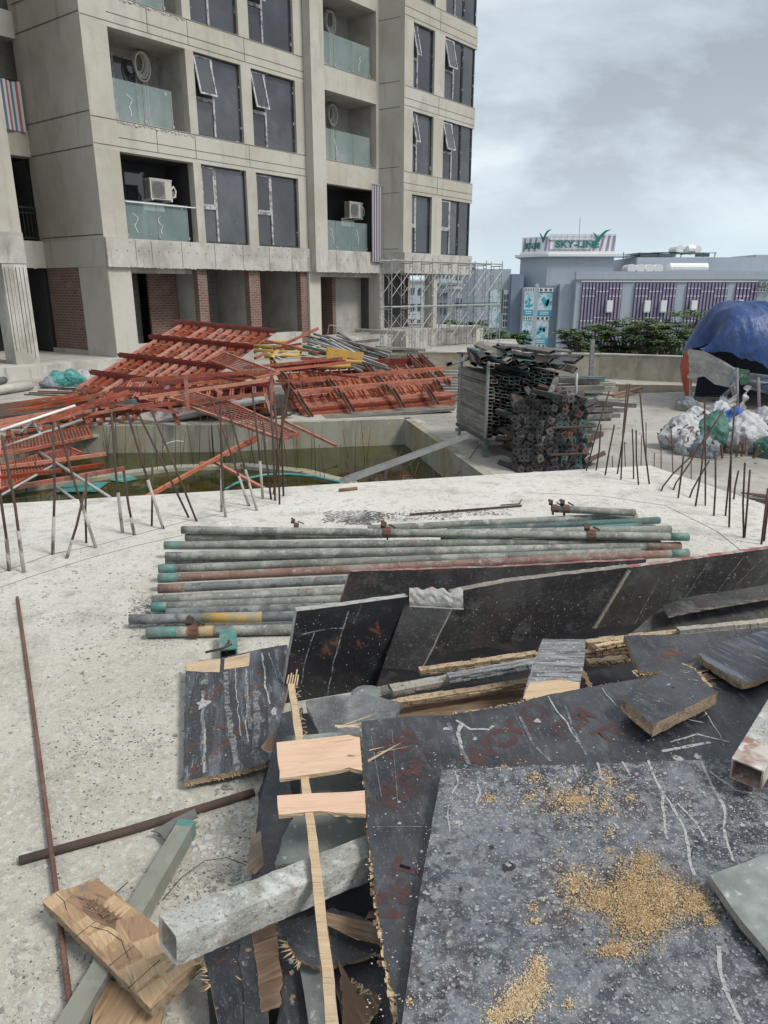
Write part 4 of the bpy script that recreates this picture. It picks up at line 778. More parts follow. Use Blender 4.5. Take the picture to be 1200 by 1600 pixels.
for i, u in enumerate((1174, 1182, 1194)):
    t = thing('wall_condenser', ['left condenser above a vent row at the end of the purple panels', 'middle condenser above a vent row at the end of the purple panels', 'condenser cut by the right picture edge on the blue-grey wall'][i], 'air conditioner', (FX(u), YB-1.2, FZ(447)), group='condensers on the far wall')
    m = MB(); m.box((FX(u), YB-1.65, FZ(447)), (FX(u+6.5), YB-1.21, FZ(440))); m.build('casing', 'ac', t); m = MB(); m.tube([(FX(u+4.2), YB-1.68, FZ(443.5)), (FX(u+4.2), YB-1.652, FZ(443.5))], .17, 12); m.build('fan', 'acgrill', t)
fb('vent_blocks', 'white', [(FX(1172), YB-1.25, FZ(456), FX(1186), YB-1.203, FZ(451)), (FX(1192), YB-1.25, FZ(456), FX(1206), YB-1.203, FZ(451))])
fb('vent_openings', 'citywin', [(FX(u), YB-1.256, FZ(455), FX(u+3), YB-1.251, FZ(452)) for u in (1173.5, 1178, 1182.5, 1193.5, 1198)])
# left wing of that building
fb('left_wing', 'bluegrey', [(FX(745), YB+1.0, -12, FX(800), YB+13, FZ(420))]); fb('left_wing_end', 'bluegreydark', [(FX(800), YB+.4, -12, FX(819), YB+10, FZ(428))])
m = MB(); m.box((FX(768), YB+.93, FZ(513)), (FX(786), YB+.99, FZ(453))); t = one(m, 'wall_mural', 'posterpale', 'faded pale mural of figures on the left wing of the blue-grey building', 'mural')
fb('stair_window', 'white', [(FX(790), YB+.93, FZ(513), FX(797), YB+.997, FZ(453))]); fb('stair_panes', 'citywin', [(FX(790.7)+j*.22, YB+.90, FZ(511)+i*.62, FX(790.7)+j*.22+.16, YB+.925, FZ(511)+i*.62+.5) for i in range(5) for j in range(2)])
fb('dark_panel', 'steelteal', [(FX(786.3), YB+.9, FZ(490), FX(789), YB+.99, FZ(453))])
# far city blocks seen under and past the tower end
def block(u0, u1, v0, Y, mat, lab, nx=4, nz=3):
    k = Y/1.0486/FPX; X0, X1 = (u0-600)*k, (u1-600)*k; z1 = PY(600, v0, Y).z
    t = thing('city_building', lab, 'building', ((X0+X1)/2, Y, -12), group='distant city blocks')
    m = MB(); m.box((X0, Y, -12), (X1, Y+12, z1)); m.box((X0-.3, Y-.3, z1+.002), (X1+.3, Y+12, z1+.4)); m.build('wall', mat, t)
    m = MB(); w_ = (X1-X0)/nx
    for i in range(nx):
        for j in range(nz): m.box((X0+w_*(i+.2), Y-.05, z1-1.2-j*3.1-1.4), (X0+w_*(i+.75), Y-.003, z1-1.2-j*3.1))
    m.build('windows', 'citywin', t)
block(684, 708, 418, 190, 'city', 'tallest white distant block seen beside the tower end'); block(704, 722, 424, 230, 'city', 'narrow pale distant block between two white ones', 3); block(716, 742, 412, 260, 'city', 'white distant block right of the tower end', 4, 5)
block(690, 718, 446, 120, 'citygrey', 'long grey lower block below the white distant ones', 6, 2); block(712, 748, 452, 105, 'city', 'low white block beside the blue-grey building', 5, 3); block(672, 700, 458, 95, 'citygrey', 'dark grey low block under the tower end', 4, 3)
block(738, 756, 441, 150, 'city', 'small white block behind the scaffold', 3); block(640, 672, 440, 150, 'city', 'pale block hidden behind the tower end', 3)
block(1175, 1330, 402, 130, 'city', 'pale distant block beyond the right picture edge', 8, 3); block(470, 600, 455, 160, 'city', 'pale low block behind the tower', 8, 2)

# ================================================================ TREES below the podium, in front of the blue-grey building
def tree(u, v_top, v_bot, wpx, Y, name, label, seed, nl=4200, layers_=6, tone=0):
    rnd = random.Random(seed); k = Y/1.0486/FPX; X = (u-600)*k; zt_ = PY(600, v_top, Y).z; zb_ = PY(600, v_bot, Y).z; W = wpx*k/2
    t = thing(name, label, 'tree', (X, Y, -12), group='trees beyond the parapet')
    m = MB(); hz = zb_-(-12)
    m.tube([(X, Y, -12), (X+.1, Y, -12+hz*.6), (X+.2, Y+.1, zb_+.3)], [.2, .15, .11], 7)
    tips = []
    for i in range(16):
        a = rnd.uniform(0, 6.28); f = rnd.uniform(.3, 1); r_ = W*rnd.uniform(.35, .9); z1 = zb_+(zt_-zb_)*f
        q = Vector((X+r_*math.cos(a), Y+r_*math.sin(a), z1)); m.tube([Vector((X+.2, Y+.1, zb_-1+f*1.2)), (Vector((X+.2, Y, zb_))+q)/2+Vector((0, 0, .2)), q], [.07, .05, .02], 5); tips.append(q)
    m.build('trunk', 'bark', t)
    ms = [MB(), MB(), MB()]
    cl = []
    for i in range(layers_*9):
        lay = rnd.random(); z = zb_+(zt_-zb_)*(.05+.95*lay); rr = W*math.sqrt(max(.08, 1-(abs(lay-.35)/.68)**2)); a = rnd.uniform(0, 6.28); r_ = rr*math.sqrt(rnd.random())
        cl.append((Vector((X+r_*math.cos(a), Y+r_*math.sin(a), z)), rnd.uniform(.20, .62)*W*.40, rnd.choice((0, 0, 1, 1, 2))))
    for q in tips: cl.append((q, W*.2, rnd.choice((0, 1, 2))))
    for i in range(nl):
        c, s_, ti = rnd.choice(cl); g_ = Vector((rnd.gauss(0, s_*.75), rnd.gauss(0, s_*.75), rnd.gauss(0, s_*.16))); p = c+g_
        l = rnd.uniform(.05, .10); a = rnd.uniform(0, 6.28); tl = rnd.uniform(-.6, .6)
        dx = Vector((math.cos(a), math.sin(a), tl*.5))*l; dy = Vector((-math.sin(a), math.cos(a), rnd.uniform(-.5, .5)))*l*.55
        mi_ = (ti+tone) % 3 if rnd.random() > .2 else rnd.randrange(3)
        ms[mi_].add([p-dx, p-dy, p+dx, p+dy], [(0, 1, 2, 3)])
    big = MB()
    for i, mm in enumerate(ms):
        b = len(big.v); big.v += mm.v; big.f += [[b+x for x in f] for f in mm.f]; big.m += [i]*len(mm.f)
    big.build('crown', ['leaf0', 'leaf1', 'leaf2'], t, fixn=False)
TL = [(905, 515, 560, 70, 40, 'flat feathery tree nearest the poster recess, beyond the parapet'), (940, 508, 560, 80, 43, 'spreading tree just right of the wooden post, beyond the parapet'), (980, 498, 560, 85, 42, 'broad tree under the second purple panel'),
      (1020, 500, 562, 80, 40, 'bright green tree in the middle of the row beyond the parapet'), (1050, 508, 562, 80, 41, 'low dark tree beside the blue tarp tent'), (1075, 485, 565, 85, 48, 'tallest dark tree rising behind the blue tarp tent'), (1120, 495, 565, 90, 46, 'dark tree mostly hidden by the blue tarp tent'),
      (815, 522, 562, 50, 40, 'small tree at the foot of the blue-grey tower'), (770, 516, 560, 70, 38, 'bushy tree behind the scaffold end'), (742, 500, 560, 50, 44, 'light green tree behind the tower plinth'), (795, 528, 562, 60, 36, 'low bush-like tree left of the posters'), (705, 500, 560, 55, 60, 'far tree seen through the scaffold')]
for i, (u, vt, vb, wp, Y, lab) in enumerate(TL): tree(u, vt, vb+16, wp, Y, 'feathery_tree', lab, 100+i, tone=i % 3, nl=9500)
# ================================================================ MIDDLE DISTANCE: red formwork frames and scrap round the pool pit
def centre(ps):
    c = Vector((0, 0, 0))
    for p in ps: c += p
    return c/len(ps)
def bar(name, label, cat, a, b, w, h, mat, kind='beam', group=None, up=Vector((0,0,1)), t=0.005, n=8):
    p0, p1 = PY(*a), PY(*b); m = MB()
    if kind == 'beam': m.beam(p0, p1, w, h, up)
    elif kind == 'channel': m.channel(p0, p1, w, h, t, up)
    elif kind == 'box': m.boxtube(p0, p1, w, h, t, up)
    elif kind == 'tube': m.tube([p0, p1], w/2, n, inner=0.82)
    return one(m, name, mat, label, cat, group, loc=p0 if p0.z < p1.z else p1, smooth=(kind == 'tube'))
RW_ = ['rail']*1
def grid_table(name, label, TLc, TRc, BRc, BLc, n_rail, beams, mat, bmat, sheet=True, gap=0.10, rw=0.05, group=None, sheetmat='red', beam_over=0.04, double=True, rungs=(), rungmat='red'):
    """formwork table lying tilted: rails run BL->TL, cross beams run L->R at fractions"""
    TLc, TRc, BRc, BLc = PY(*TLc), PY(*TRc), PY(*BRc), PY(*BLc)
    n = (TRc-TLc).cross(BLc-TLc); 
    if n.z < 0: n = -n
    n.normalize(); zmin = min((TLc, TRc, BRc, BLc), key=lambda p: p.z)
    t = thing(name, label, 'formwork panel', zmin, group=group)
    def Q(x, y): return (BLc*(1-x)+BRc*x)*(1-y)+(TLc*(1-x)+TRc*x)*y
    if sheet:
        m = MB(); q = [Q(.01, .01), Q(.99, .01), Q(.99, .99), Q(.01, .99)]
        m.hexa([p-n*.10 for p in q]+[p-n*.085 for p in q]); m.build('face_sheet', sheetmat, t)
    for i in range(n_rail):
        x = (i+.5)/n_rail+U(-.004, .004)
        m = MB()
        for d in ((-.010, .010) if double else (0,)): m.beam(Q(x+d, 0)-n*.02, Q(x+d, 1)-n*.02, rw*.55, rw*1.1, n)
        m.build('rail', mat if i % 4 else 'red', t)
    for y in beams:
        m = MB(); m.channel(Q(-beam_over, y)+n*.05, Q(1+beam_over, y)+n*.05, .075, .11, .012, n); m.build('cross_beam', bmat, t)
        m = MB()
        for i in range(0, n_rail, 2):
            c = Q((i+.5)/n_rail, y)+n*.0; m.beam(c-n*.03, c+n*.03, .09, .12, n)
        m.build('clamp_row', 'rust', t)
    for y, mt in rungs:
        m = MB()
        for i in range(n_rail-1):
            m.beam(Q((i+.5)/n_rail+.012, y+U(-.004, .004))-n*.03, Q((i+1.5)/n_rail-.012, y)-n*.03, rw*.6, rw*.8, n)
        m.build('rung_row', mt, t)
    return t, Q, n
# the big tilted table at the back left
t, Q, nn = grid_table('red_formwork_table', 'large tilted red formwork table with four dark cross beams at the back left', (283, 503, 20.2), (428, 517, 18.8), (262, 634, 14.6), (108, 609, 16.6), 11, (0.97, 0.72, 0.44, 0.20), 'red', 'darkred', sheet=True, rw=.062, sheetmat='darkred', rungs=((.08, 'red'), (.31, 'orange'), (.37, 'red'), (.52, 'red'), (.60, 'orange'), (.66, 'red'), (.80, 'red'), (.88, 'orange')))
# its supporting lower layer
grid_table('red_formwork_table', 'second red formwork table under the big tilted one, only its near edge showing', (200, 592, 16.2), (415, 600, 15.8), (424, 640, 13.9), (150, 668, 13.5), 12, (.25, .7), 'red', 'darkred', sheet=True, sheetmat='darkred', rw=.06, rungs=((.5, 'red'),))
# right-hand table and stacked rails
t, Q, nn = grid_table('red_formwork_table', 'red formwork table with brown cross channels on the right side of the pile', (428, 578, 16.6), (668, 566, 17.4), (700, 606, 15.2), (455, 634, 14.2), 16, (), 'red', 'ribrust', sheet=True, sheetmat='orange', rw=.045, beam_over=0.0, double=False, rungs=((.97, 'darkred'),))
m = MB(); m.beam(Q(0, .98)+nn*.06, Q(1, .98)+nn*.06, .03, .17, nn); m.build('rear_flange', 'darkred', t)
for x, x2 in ((0.0, .06), (.255, .30), (.56, .60), (.885, .93), (.96, 1.0)):
    m = MB(); m.channel(Q(x, 1.12)+nn*.12, Q(x2, -.03)+nn*.12, .09, .10, .012, nn); m.build('cross_channel', 'ribrust', t)
for i, (a, b) in enumerate((((431, 603, 15.2), (694, 581, 16.1)), ((458, 619, 14.6), (706, 597, 15.4)))):
    q0, q1 = PY(*a), PY(*b)
    for k in (0, 1):
        m = MB(); m.beam(q0+Vector((0, -.05*k, -.055*k+.10)), q1+Vector((0, -.05*k, -.055*k+.10)), .05, .045); one(m, 'red_rail', 'orange' if k == 0 else 'red', ['upper rail of the far pair', 'lower rail of the far pair', 'upper rail of the near pair', 'lower rail of the near pair'][i*2+k]+' across the brown channels of the right-hand table', 'steel rail', 'long red rails on the right-hand table')
for i in range(7):
    a = (468+U(-3, 3), 634+i*3.2, 13.9+(6-i)*.06); b = (712+U(-8, 3), 612+i*3.4, 14.8+(6-i)*.06)
    bar('red_rail', 'red rail in the low stack at the right-hand table foot, '+['topmost', 'second from top', 'third from top', 'middle one', 'third from bottom', 'second from bottom', 'bottom one'][i], 'steel rail', a, b, .055, .032, ['red', 'orange', 'red', 'darkred', 'red', 'orange', 'red'][i], 'channel', 'red rails stacked at the foot of the table')
for i, (a, b) in enumerate((((467, 622, 14.1), (487, 651, 13.75)), ((534, 614, 14.5), (551, 642, 14.0)), ((612, 606, 14.7), (630, 636, 14.2)), ((665, 604, 14.9), (683, 631, 14.4)))):
    bar('short_channel', ['leftmost', 'second from left', 'third from left', 'rightmost'][i]+' brown channel laid across the low red rail stack', 'steel channel', a, b, .085, .07, 'ribrust', 'channel', 'short brown channels across the rails')
m = MB(); m.beam(PY(470, 656, 13.7), PY(704, 637, 14.5), .5, .05); one(m, 'timber_bearer', 'plank', 'grey timber boards under the low red rail stack', 'timber')
m = MB(); m.beam(PY(345, 669, 13.6)+Vector((0,.5,0)), PY(440, 650, 13.9)+Vector((0, .5, 0)), .9, .36); one(m, 'rusty_scrap_block', 'rust', 'dark rusty bundle under the catwalk at the pit edge', 'scrap bundle')
for i in range(14):
    u = U(340, 425); bar('rusty_bar', 'rusty bar in the dark bundle under the catwalk at the pit edge', 'steel bar', (u, U(640, 664), 13.5), (u+U(30, 60), U(636, 660), 13.7), .03, .03, 'rust', 'beam', 'rusty bars under the catwalk')
# grey crusted formwork sheet whose ragged near edge overhangs the pit
m = MB(); pts = [PY(120, 684, 12.6), PY(200, 671, 13.2), PY(270, 652, 13.2), PY(330, 640, 13.3), PY(418, 624, 13.5), PY(418, 610, 14.6), PY(150, 650, 14.4)]
m.add(pts+[p-Vector((0, 0, .05)) for p in pts], [tuple(range(7)), tuple(range(7, 14))[::-1]]+[(i, (i+1) % 7, 7+(i+1) % 7, 7+i) for i in range(7)]); one(m, 'crusted_sheet', 'crustedge', 'cement-crusted ply sheet with ragged edge sticking out over the pit under the red tables', 'plywood sheet')
# guardrail frame standing across the pile
t = thing('red_guardrail', 'long red guardrail frame with two posts propped across the pile above the pit', 'guardrail', PY(295, 641, 12.9))
for nm, a, b, w_ in (('top_rail', (205, 594, 13.0), (424, 579, 13.4), .05), ('middle_rail', (217, 622, 12.9), (424, 593, 13.4), .045), ('bottom_rail', (206, 638, 12.9), (424, 614, 13.4), .045)):
    m = MB(); m.beam(PY(*a), PY(*b), w_, w_*1.3); m.build(nm, 'red' if nm != 'middle_rail' else 'orange', t)
for a, b in (((290, 591, 12.98), (294, 642, 12.9)), ((424, 580, 13.4), (426, 633, 13.3)), ((414, 615, 13.35), (426, 650, 13.2)), ((265, 634, 12.9), (280, 664, 12.8))):
    m = MB(); m.beam(PY(*a), PY(*b), .055, .055, Vector((1, 0, 0))); m.build('post', 'red', t)
m = MB(); m.beam(PY(332, 604, 13.1), PY(346, 616, 13.1), .04, .04); m.build('gusset', 'orange', t)
# red members criss-crossing: each a thing
RB = [
 ((58, 660, 11.8), (206, 611, 13.4), .16, .06, 'red', 'wide flat red channel pointing from the left heap up to the big table'),
 ((0, 633, 14.2), (122, 616, 14.6), .05, .05, 'orange', 'orange tube furthest back in the left heap, by the grey puddle'),
 ((0, 641, 13.6), (140, 618, 14.2), .05, .06, 'red', 'red tube just in front of the orange one in the left heap'),
 ((0, 650, 13.0), (163, 615, 14.0), .07, .06, 'red', 'long red tube reaching from the left picture edge to the big table'),
 ((0, 658, 12.6), (150, 632, 13.4), .05, .05, 'orange', 'bright thin tube under the wide flat channel in the left heap'),
 ((118, 651, 12.6), (240, 630, 13.1), .05, .05, 'red', 'red tube running under the guardrail from the left heap'),
 ((0, 668, 12.2), (110, 650, 12.8), .05, .05, 'orange', 'faded orange tube behind the white pipe at the left edge'),
 ((0, 709, 10.6), (106, 695, 11.3), .06, .07, 'red', 'red tube along the near edge of the upper mesh platform'),
 ((0, 731, 10.2), (166, 709, 10.7), .06, .05, 'orange', 'uppermost of the three parallel tubes jutting over the water at the left'),
 ((0, 747, 9.9), (163, 726, 10.4), .06, .06, 'red', 'middle one of the three parallel tubes jutting over the water at the left'),
 ((0, 765, 9.6), (195, 732, 10.2), .05, .06, 'red', 'lowest of the three parallel tubes jutting over the water at the left'),
 ((228, 777, 9.2), (400, 682, 12.2), .05, .05, 'orange', 'long diagonal red tube rising from the slab edge across the pit'),
 ((402, 687, 12.0), (352, 712, 11.2), .04, .04, 'red', 'short red brace beside the long diagonal tube in the pit'),
 ((443, 657, 13.0), (526, 697, 12.6), .05, .04, 'red', 'red tube end slanting down over the rear pit wall at its middle'),
 ((312, 724, 11.0), (345, 722, 11.0), .04, .04, 'red', 'small red strut just above the water in the middle of the pit'),
 ((330, 719, 11.1), (415, 765, 9.6), .05, .04, 'orange', 'lower red brace running from the diagonal tube down into the water'),
 ((205, 621, 13.6), (262, 640, 13.0), .12, .05, 'darkred', 'dark red channel crossing under the left end of the guardrail'),
 ((160, 628, 13.2), (282, 645, 12.8), .09, .04, 'red', 'red channel between the crusted sheet and the guardrail'),
 ((345, 590, 14.2), (424, 604, 13.9), .05, .05, 'darkred', 'dark red tube behind the guardrail near its right post'),
 ((262, 612, 14.2), (420, 640, 13.4), .06, .05, 'red', 'red tube running diagonally behind the guardrail'),
 ((300, 600, 14.5), (420, 587, 15.0), .05, .05, 'orange', 'pale red tube level with the guardrail top, behind it'),
 ((380, 575, 15.2), (535, 560, 16.0), .06, .06, 'red', 'upper of two long red beams over the head of the right-hand table'),
 ((370, 585, 14.8), (548, 566, 15.6), .10, .05, 'orange', 'lower wide red beam over the head of the right-hand table'),
 ((423, 573, 15.4), (560, 590, 14.9), .04, .04, 'darkred', 'dark red tube slanting across the head of the right-hand table'),
 ((398, 560, 17.0), (497, 513, 18.4), .06, .06, 'red', 'red tube poking up diagonally beside the yellow pipes'),
 ((415, 532, 18.0), (500, 552, 16.6), .07, .05, 'red', 'red channel crossing over the yellow pipes'),
 ((428, 545, 17.0), (470, 537, 17.6), .05, .05, 'darkred', 'short dark red tube among the yellow pipes'),
 ((470, 560, 16.0), (540, 565, 16.0), .12, .07, 'red', 'short red box piece in front of the yellow pipes')]
for a, b, w_, h_, mt, lab in RB: bar('red_tube', lab, 'steel tube', a, b, w_, h_, mt, 'channel' if w_ > .07 else 'box')
GB = [((0, 673, 11.6), (117, 634, 12.9), .055, 'white', 'white pipe lying over the red tubes at the left edge'), ((0, 701, 10.9), (128, 656, 12.3), .06, 'galv', 'grey pipe under the white one at the left edge'),
 ((61, 706, 10.9), (173, 778, 9.0), .045, 'galv', 'pale pipe slanting down over the water at the left'), ((84, 757, 9.7), (125, 787, 8.8), .04, 'galv', 'short pale pipe end dipping to the slab edge'),
 ((0, 775, 9.3), (95, 720, 10.6), .04, 'galv', 'pale rod crossing under the lower mesh platform'), ((28, 679, 11.6), (52, 658, 12.0), .05, 'pipedark', 'dark short strut under the white pipe'),
 ((52, 658, 12.2), (63, 678, 11.8), .05, 'galv', 'short grey strut under the white pipe'), ((535, 752, 7.6), (730, 681, 10.4), .075, 'galv', 'long grey square tube bridging the corner of the pit')]
for a, b, w_, mt, lab in GB: bar('steel_pipe', lab, 'pipe', a, b, w_, w_*.8, mt, 'tube' if 'square' not in lab else 'channel')
# expanded-metal platforms
def mesh_platform(name, label, q, nx, ny, mat='redmesh', frame='red', bw=.012, fr=.035):
    q = [PY(*p) for p in q]; t = thing(name, label, 'mesh platform', min(q, key=lambda p: p.z))
    def Q(x, y): return (q[0]*(1-x)+q[1]*x)*(1-y)+(q[3]*(1-x)+q[2]*x)*y
    nrm = (q[1]-q[0]).cross(q[3]-q[0]).normalized(); m = MB()
    for i in range(nx+1): m.beam(Q(i/nx, 0), Q(i/nx, 1), bw, bw, nrm)
    for i in range(ny+1): m.beam(Q(0, i/ny), Q(1, i/ny), bw*1.6, bw*1.2, nrm)
    m.build('mesh', mat, t)
    for i in range(4):
        m = MB(); m.beam(q[i], q[(i+1) % 4], fr, fr*1.4, nrm); m.build('frame_bar', frame, t)
    return t
mesh_platform('mesh_catwalk', 'long narrow red mesh catwalk hanging out over the pit from the pile', [(286, 632, 13.4), (345, 622, 13.6), (466, 678, 11.4), (441, 687, 11.1)], 7, 26, bw=.012)
mesh_platform('mesh_grating', 'rust-red mesh panel lying on top of the pile right of the big table', [(327, 563, 15.6), (350, 551, 16.2), (436, 583, 14.4), (400, 591, 14.0)], 10, 16)
mesh_platform('mesh_platform', 'upper brown mesh platform in the left heap above the water', [(0, 712, 10.5), (0, 690, 11.2), (136, 667, 12.0), (143, 682, 11.5)], 8, 26, bw=.014)
mesh_platform('mesh_platform', 'lower brown mesh platform in the left heap just above the water', [(0, 768, 9.5), (0, 727, 10.4), (108, 700, 11.3), (127, 708, 11.0)], 10, 26, bw=.014)
mesh_platform('mesh_grating', 'mesh sheet half buried under the guardrail', [(265, 622, 13.5), (330, 640, 13.1), (365, 633, 13.3), (300, 612, 13.9)], 8, 10, frame='orange')
mesh_platform('mesh_grating', 'dark mesh sheet lying inside the right-hand table', [(440, 598, 15.6), (452, 622, 14.8), (512, 616, 15.0), (500, 590, 15.8)], 8, 10)
# more frames filling the left heap
grid_table('red_formwork_table', 'flat red formwork frame at the very left, beyond the white pipe', (0, 640, 13.9), (135, 626, 14.4), (150, 660, 12.5), (0, 684, 11.9), 6, (.3, .75), 'red', 'orange', sheet=False, rw=.06, beam_over=.0, rungs=((.5, 'red'), (.15, 'orange')))
grid_table('red_formwork_table', 'red formwork frame between the left heap and the big table', (112, 622, 14.9), (240, 622, 14.9), (215, 652, 13.2), (95, 668, 12.6), 7, (.2, .6), 'orange', 'red', sheet=False, rw=.05, beam_over=.0, rungs=((.4, 'red'), (.8, 'red')))
grid_table('red_formwork_table', 'steep red formwork frame in the middle of the pile behind the guardrail', (258, 596, 15.4), (420, 578, 15.8), (424, 612, 14.0), (240, 628, 13.6), 10, (.3, .8), 'red', 'darkred', sheet=False, rw=.05, rungs=((.5, 'orange'),))
m = MB(); m.beam(PY(-60, 655, 13.2), PY(150, 640, 14.0), 1.6, .25); one(m, 'scrap_layer', 'rust', 'dark layer of rusty steel under the left heap of red tubes', 'scrap steel')
for i in range(9): bar('dark_bar', ORD[i]+' dark bar from the back on the wet deck behind the left heap', 'steel bar', (32+U(0, 60), 606+i*2.6, 16.4-i*.15), (85+U(0, 60), 607+i*2.9, 16.2-i*.15), .035, .03, ['rust', 'steelheap', 'darkred'][i % 3], 'beam', 'dark bars on the wet deck')
bar('green_box', 'dark green box piece lying in the left heap', 'steel box', (188, 634, 13.2), (212, 628, 13.4), .12, .12, 'steelteal', 'beam')
# green and turquoise floats in the water
for q, lab in ((((86, 768), (150, 768), (169, 753), (108, 756)), 'long turquoise tarp floating on the water at the left'), (((172, 750), (192, 753), (214, 748), (205, 743), (180, 742)), 'small turquoise tarp floating in the middle of the water')):
    pts = [P(u, v, WATER+.012+U(0, .02)) for u, v in q]; n = len(pts); m = MB(); m.add(pts+[p-Vector((0, 0, .01)) for p in pts], [tuple(range(n)), tuple(range(n, 2*n))[::-1]]+[(i, (i+1) % n, n+(i+1) % n, n+i) for i in range(n)])
    one(m, 'floating_tarp', 'bagteal', lab, 'tarp')
m = MB(); pts = [P(352, 765, WATER+.02), P(365, 757, WATER+.05), P(385, 748, WATER+.09), P(415, 742, WATER+.12), P(450, 741, WATER+.12), P(490, 744, WATER+.10), P(525, 752, WATER+.06), P(552, 758, WATER+.03)]
m.tube(pts, .022, 7); one(m, 'green_hose', 'bagteal', 'green hose arching out of the pool water', 'hose', smooth=True)
m = MB(); m.tube([P(255, 703, -1.2), P(262, 692, -1.1), P(275, 689, -1.05), P(288, 690, -1.1)], .010, 5); one(m, 'pale_conduit', 'hose', 'pale thin conduit curling up from the pit kerb', 'conduit', smooth=True)
# kerb ring in the pit with starter bars
ring = [(-6.5, 9.6), (-5.4, 10.3), (-4.4, 11.1), (-3.5, 11.6), (-2.4, 11.75), (-1.3, 11.3), (-.45, 10.5), (-0.15, 9.6), (0.05, 8.4), (0.1, 7.2)]
m = MB()
for (a, b) in zip(ring, ring[1:]): m.beam(Vector((*a, -1.42)), Vector((*b, -1.42)), .22, .24)
struct(m.build('pit_kerb', 'pit'))
rb = random.Random(5)
def rebar(pts, r, label, mat='rust', group='starter bars', split=None):
    m = MB(); m.tube(pts, r, 6)
    o = one(m, 'rebar', mat, label, 'rebar', group, loc=pts[0], smooth=True)
    if split:     # cement-coated foot
        m = MB(); k = len(pts)-1; m.tube([pts[0]-Vector((0,0,.01)), pts[0]+(pts[1]-pts[0])*split], r*1.35, 6)
        f = m.build('cement_coat', 'crustbar', None, loc=pts[0], smooth=True); f.location = (0, 0, 0); f.parent = o
    return o
cnt = 0
for si, (a, b) in enumerate(zip(ring, ring[1:])):
    L_ = math.dist(a, b); n = max(2, int(L_/.17))
    for i in range(n):
        f = (i+rb.random()*.7)/n; x = a[0]+(b[0]-a[0])*f+rb.uniform(-.07, .07); y = a[1]+(b[1]-a[1])*f+rb.uniform(-.07, .07)
        h = rb.uniform(.35, .85); 
        rebar([Vector((x, y, -1.45)), Vector((x+rb.gauss(0, .08), y+rb.gauss(0, .08), -1.3+h))], .0052, 'thin rusty starter bar standing on the kerb ring in the pool pit', group='starter bars on the pit kerb')
for i in range(22):      # leaning bunch at the near right of the pit
    u = rb.uniform(560, 700); b = P(u, rb.uniform(770, 800), WATER-.05); dx = rb.gauss(.05, .22)
    rebar([b, b+Vector((dx+rb.uniform(-.1, .2), rb.uniform(-.1, .3), rb.uniform(.45, .95)))], .006, 'thin rusty bar in the leaning bunch at the near right of the pool pit', group='leaning starter bars at the near right of the pit')
for i in range(20):
    x = rb.uniform(-5.2, -.2); y = 12.55+.12*x*.2+rb.uniform(-.15, .1)
    rebar([Vector((x, y, WATER-.1)), Vector((x+rb.gauss(0, .06), y+rb.gauss(0, .03), -1.3+rb.uniform(.35, .8)))], .0045, 'thin rusty bar standing in the water against the rear pit wall', group='thin bars along the rear pit wall')
# starter bars rising out of the raised slab: bottom (u, v) on the slab, top (u, v); slight lean kept in depth
LB = [(15,897,0,772,.02),(38,900,3,680,.05),(82,871,83,660,.0),(102,877,133,765,.0),(152,861,89,657,.1),(135,853,135,740,.0),(192,837,174,643,.05),(211,840,193,735,.0),(237,826,238,718,.0),(257,831,199,645,.1),(297,813,217,648,.15),(309,819,236,640,.1),(346,804,344,630,.0),(353,812,346,712,.0),(391,795,331,622,.1),(403,802,355,633,.1),(411,783,394,612,.0),(424,784,411,660,.05),(430,786,421,602,.1),(437,792,428,612,.0),(443,779,441,618,.0),(427,776,452,600,.1)]
for i, (u0, v0, u1, v1, dy) in enumerate(LB):
    b = P(u0, v0, SLAB-.02); top = PY(u1, v1, b.y+dy); mid = (b+top)/2+Vector((U(-.01, .01), U(-.01, .01), 0))
    rebar([b, mid, top], .0078, ORD[i]+' rusty starter bar from the left along the far edge of the slab', split=U(.5, .95) if i in (0,1,2,4,6,7,9,12,13,14,15,3,16) else None, group='starter bars left of the pipe stack')
RBR = [(915,739,952,611,.05),(931,738,939,663,0),(945,746,960,664,.05),(964,744,984,600,.1),(970,753,980,600,.1),(990,752,988,670,0),(998,761,994,672,0),(1015,760,1000,612,.1),(1059,782,1068,713,0),(1086,795,1102,671,.05),(1102,794,1101,624,.05),(1115,810,1118,713,0),(1133,810,1148,634,.05),(1139,828,1143,690,0),(1162,845,1164,723,0),(1163,844,1172,734,.03),(1146,784,1154,735,0),(1189,855,1200,763,0),(1193,850,1214,690,0)]
for i, (u0, v0, u1, v1, dy) in enumerate(RBR):
    b = P(u0, v0, SLAB-.02); top = PY(u1, v1, b.y+dy); rebar([b, (b+top)/2+Vector((U(-.01, .01), 0, 0)), top], .0068, ORD[i]+' rusty starter bar from the left in the group right of the steel stacks', group='starter bars right of the steel stacks')
for i, pl in enumerate(([(1031,772),(1036,760),(1050,742),(1085,708),(1110,672),(1132,638)], [(1050,770),(1056,755),(1075,728),(1092,700),(1112,675)], [(1076,782),(1082,765),(1095,742),(1108,720)])):
    b = P(*pl[0], SLAB-.02); pts = [PY(u, v, b.y+.04*k) for k, (u, v) in enumerate(pl)]; pts[0] = b
    rebar(pts, .0072, ['longest', 'middle', 'shortest'][i]+' of the bent starter bars leaning right near the sack heap', group='bent starter bars')
for i, (u0, v0, v1) in enumerate(((957,731,712),(978,726,690),(1001,729,680),(1010,728,660),(1033,727,688),(1052,730,668),(1080,741,712),(1022,724,708))):
    b = P(u0, v0+22, DECK); top = PY(u0+U(-4, 4), v1, b.y+.02); rebar([b, top], .0065, ORD[i]+' short bar from the left standing on the deck just behind the slab edge', group='short bars behind the slab edge')
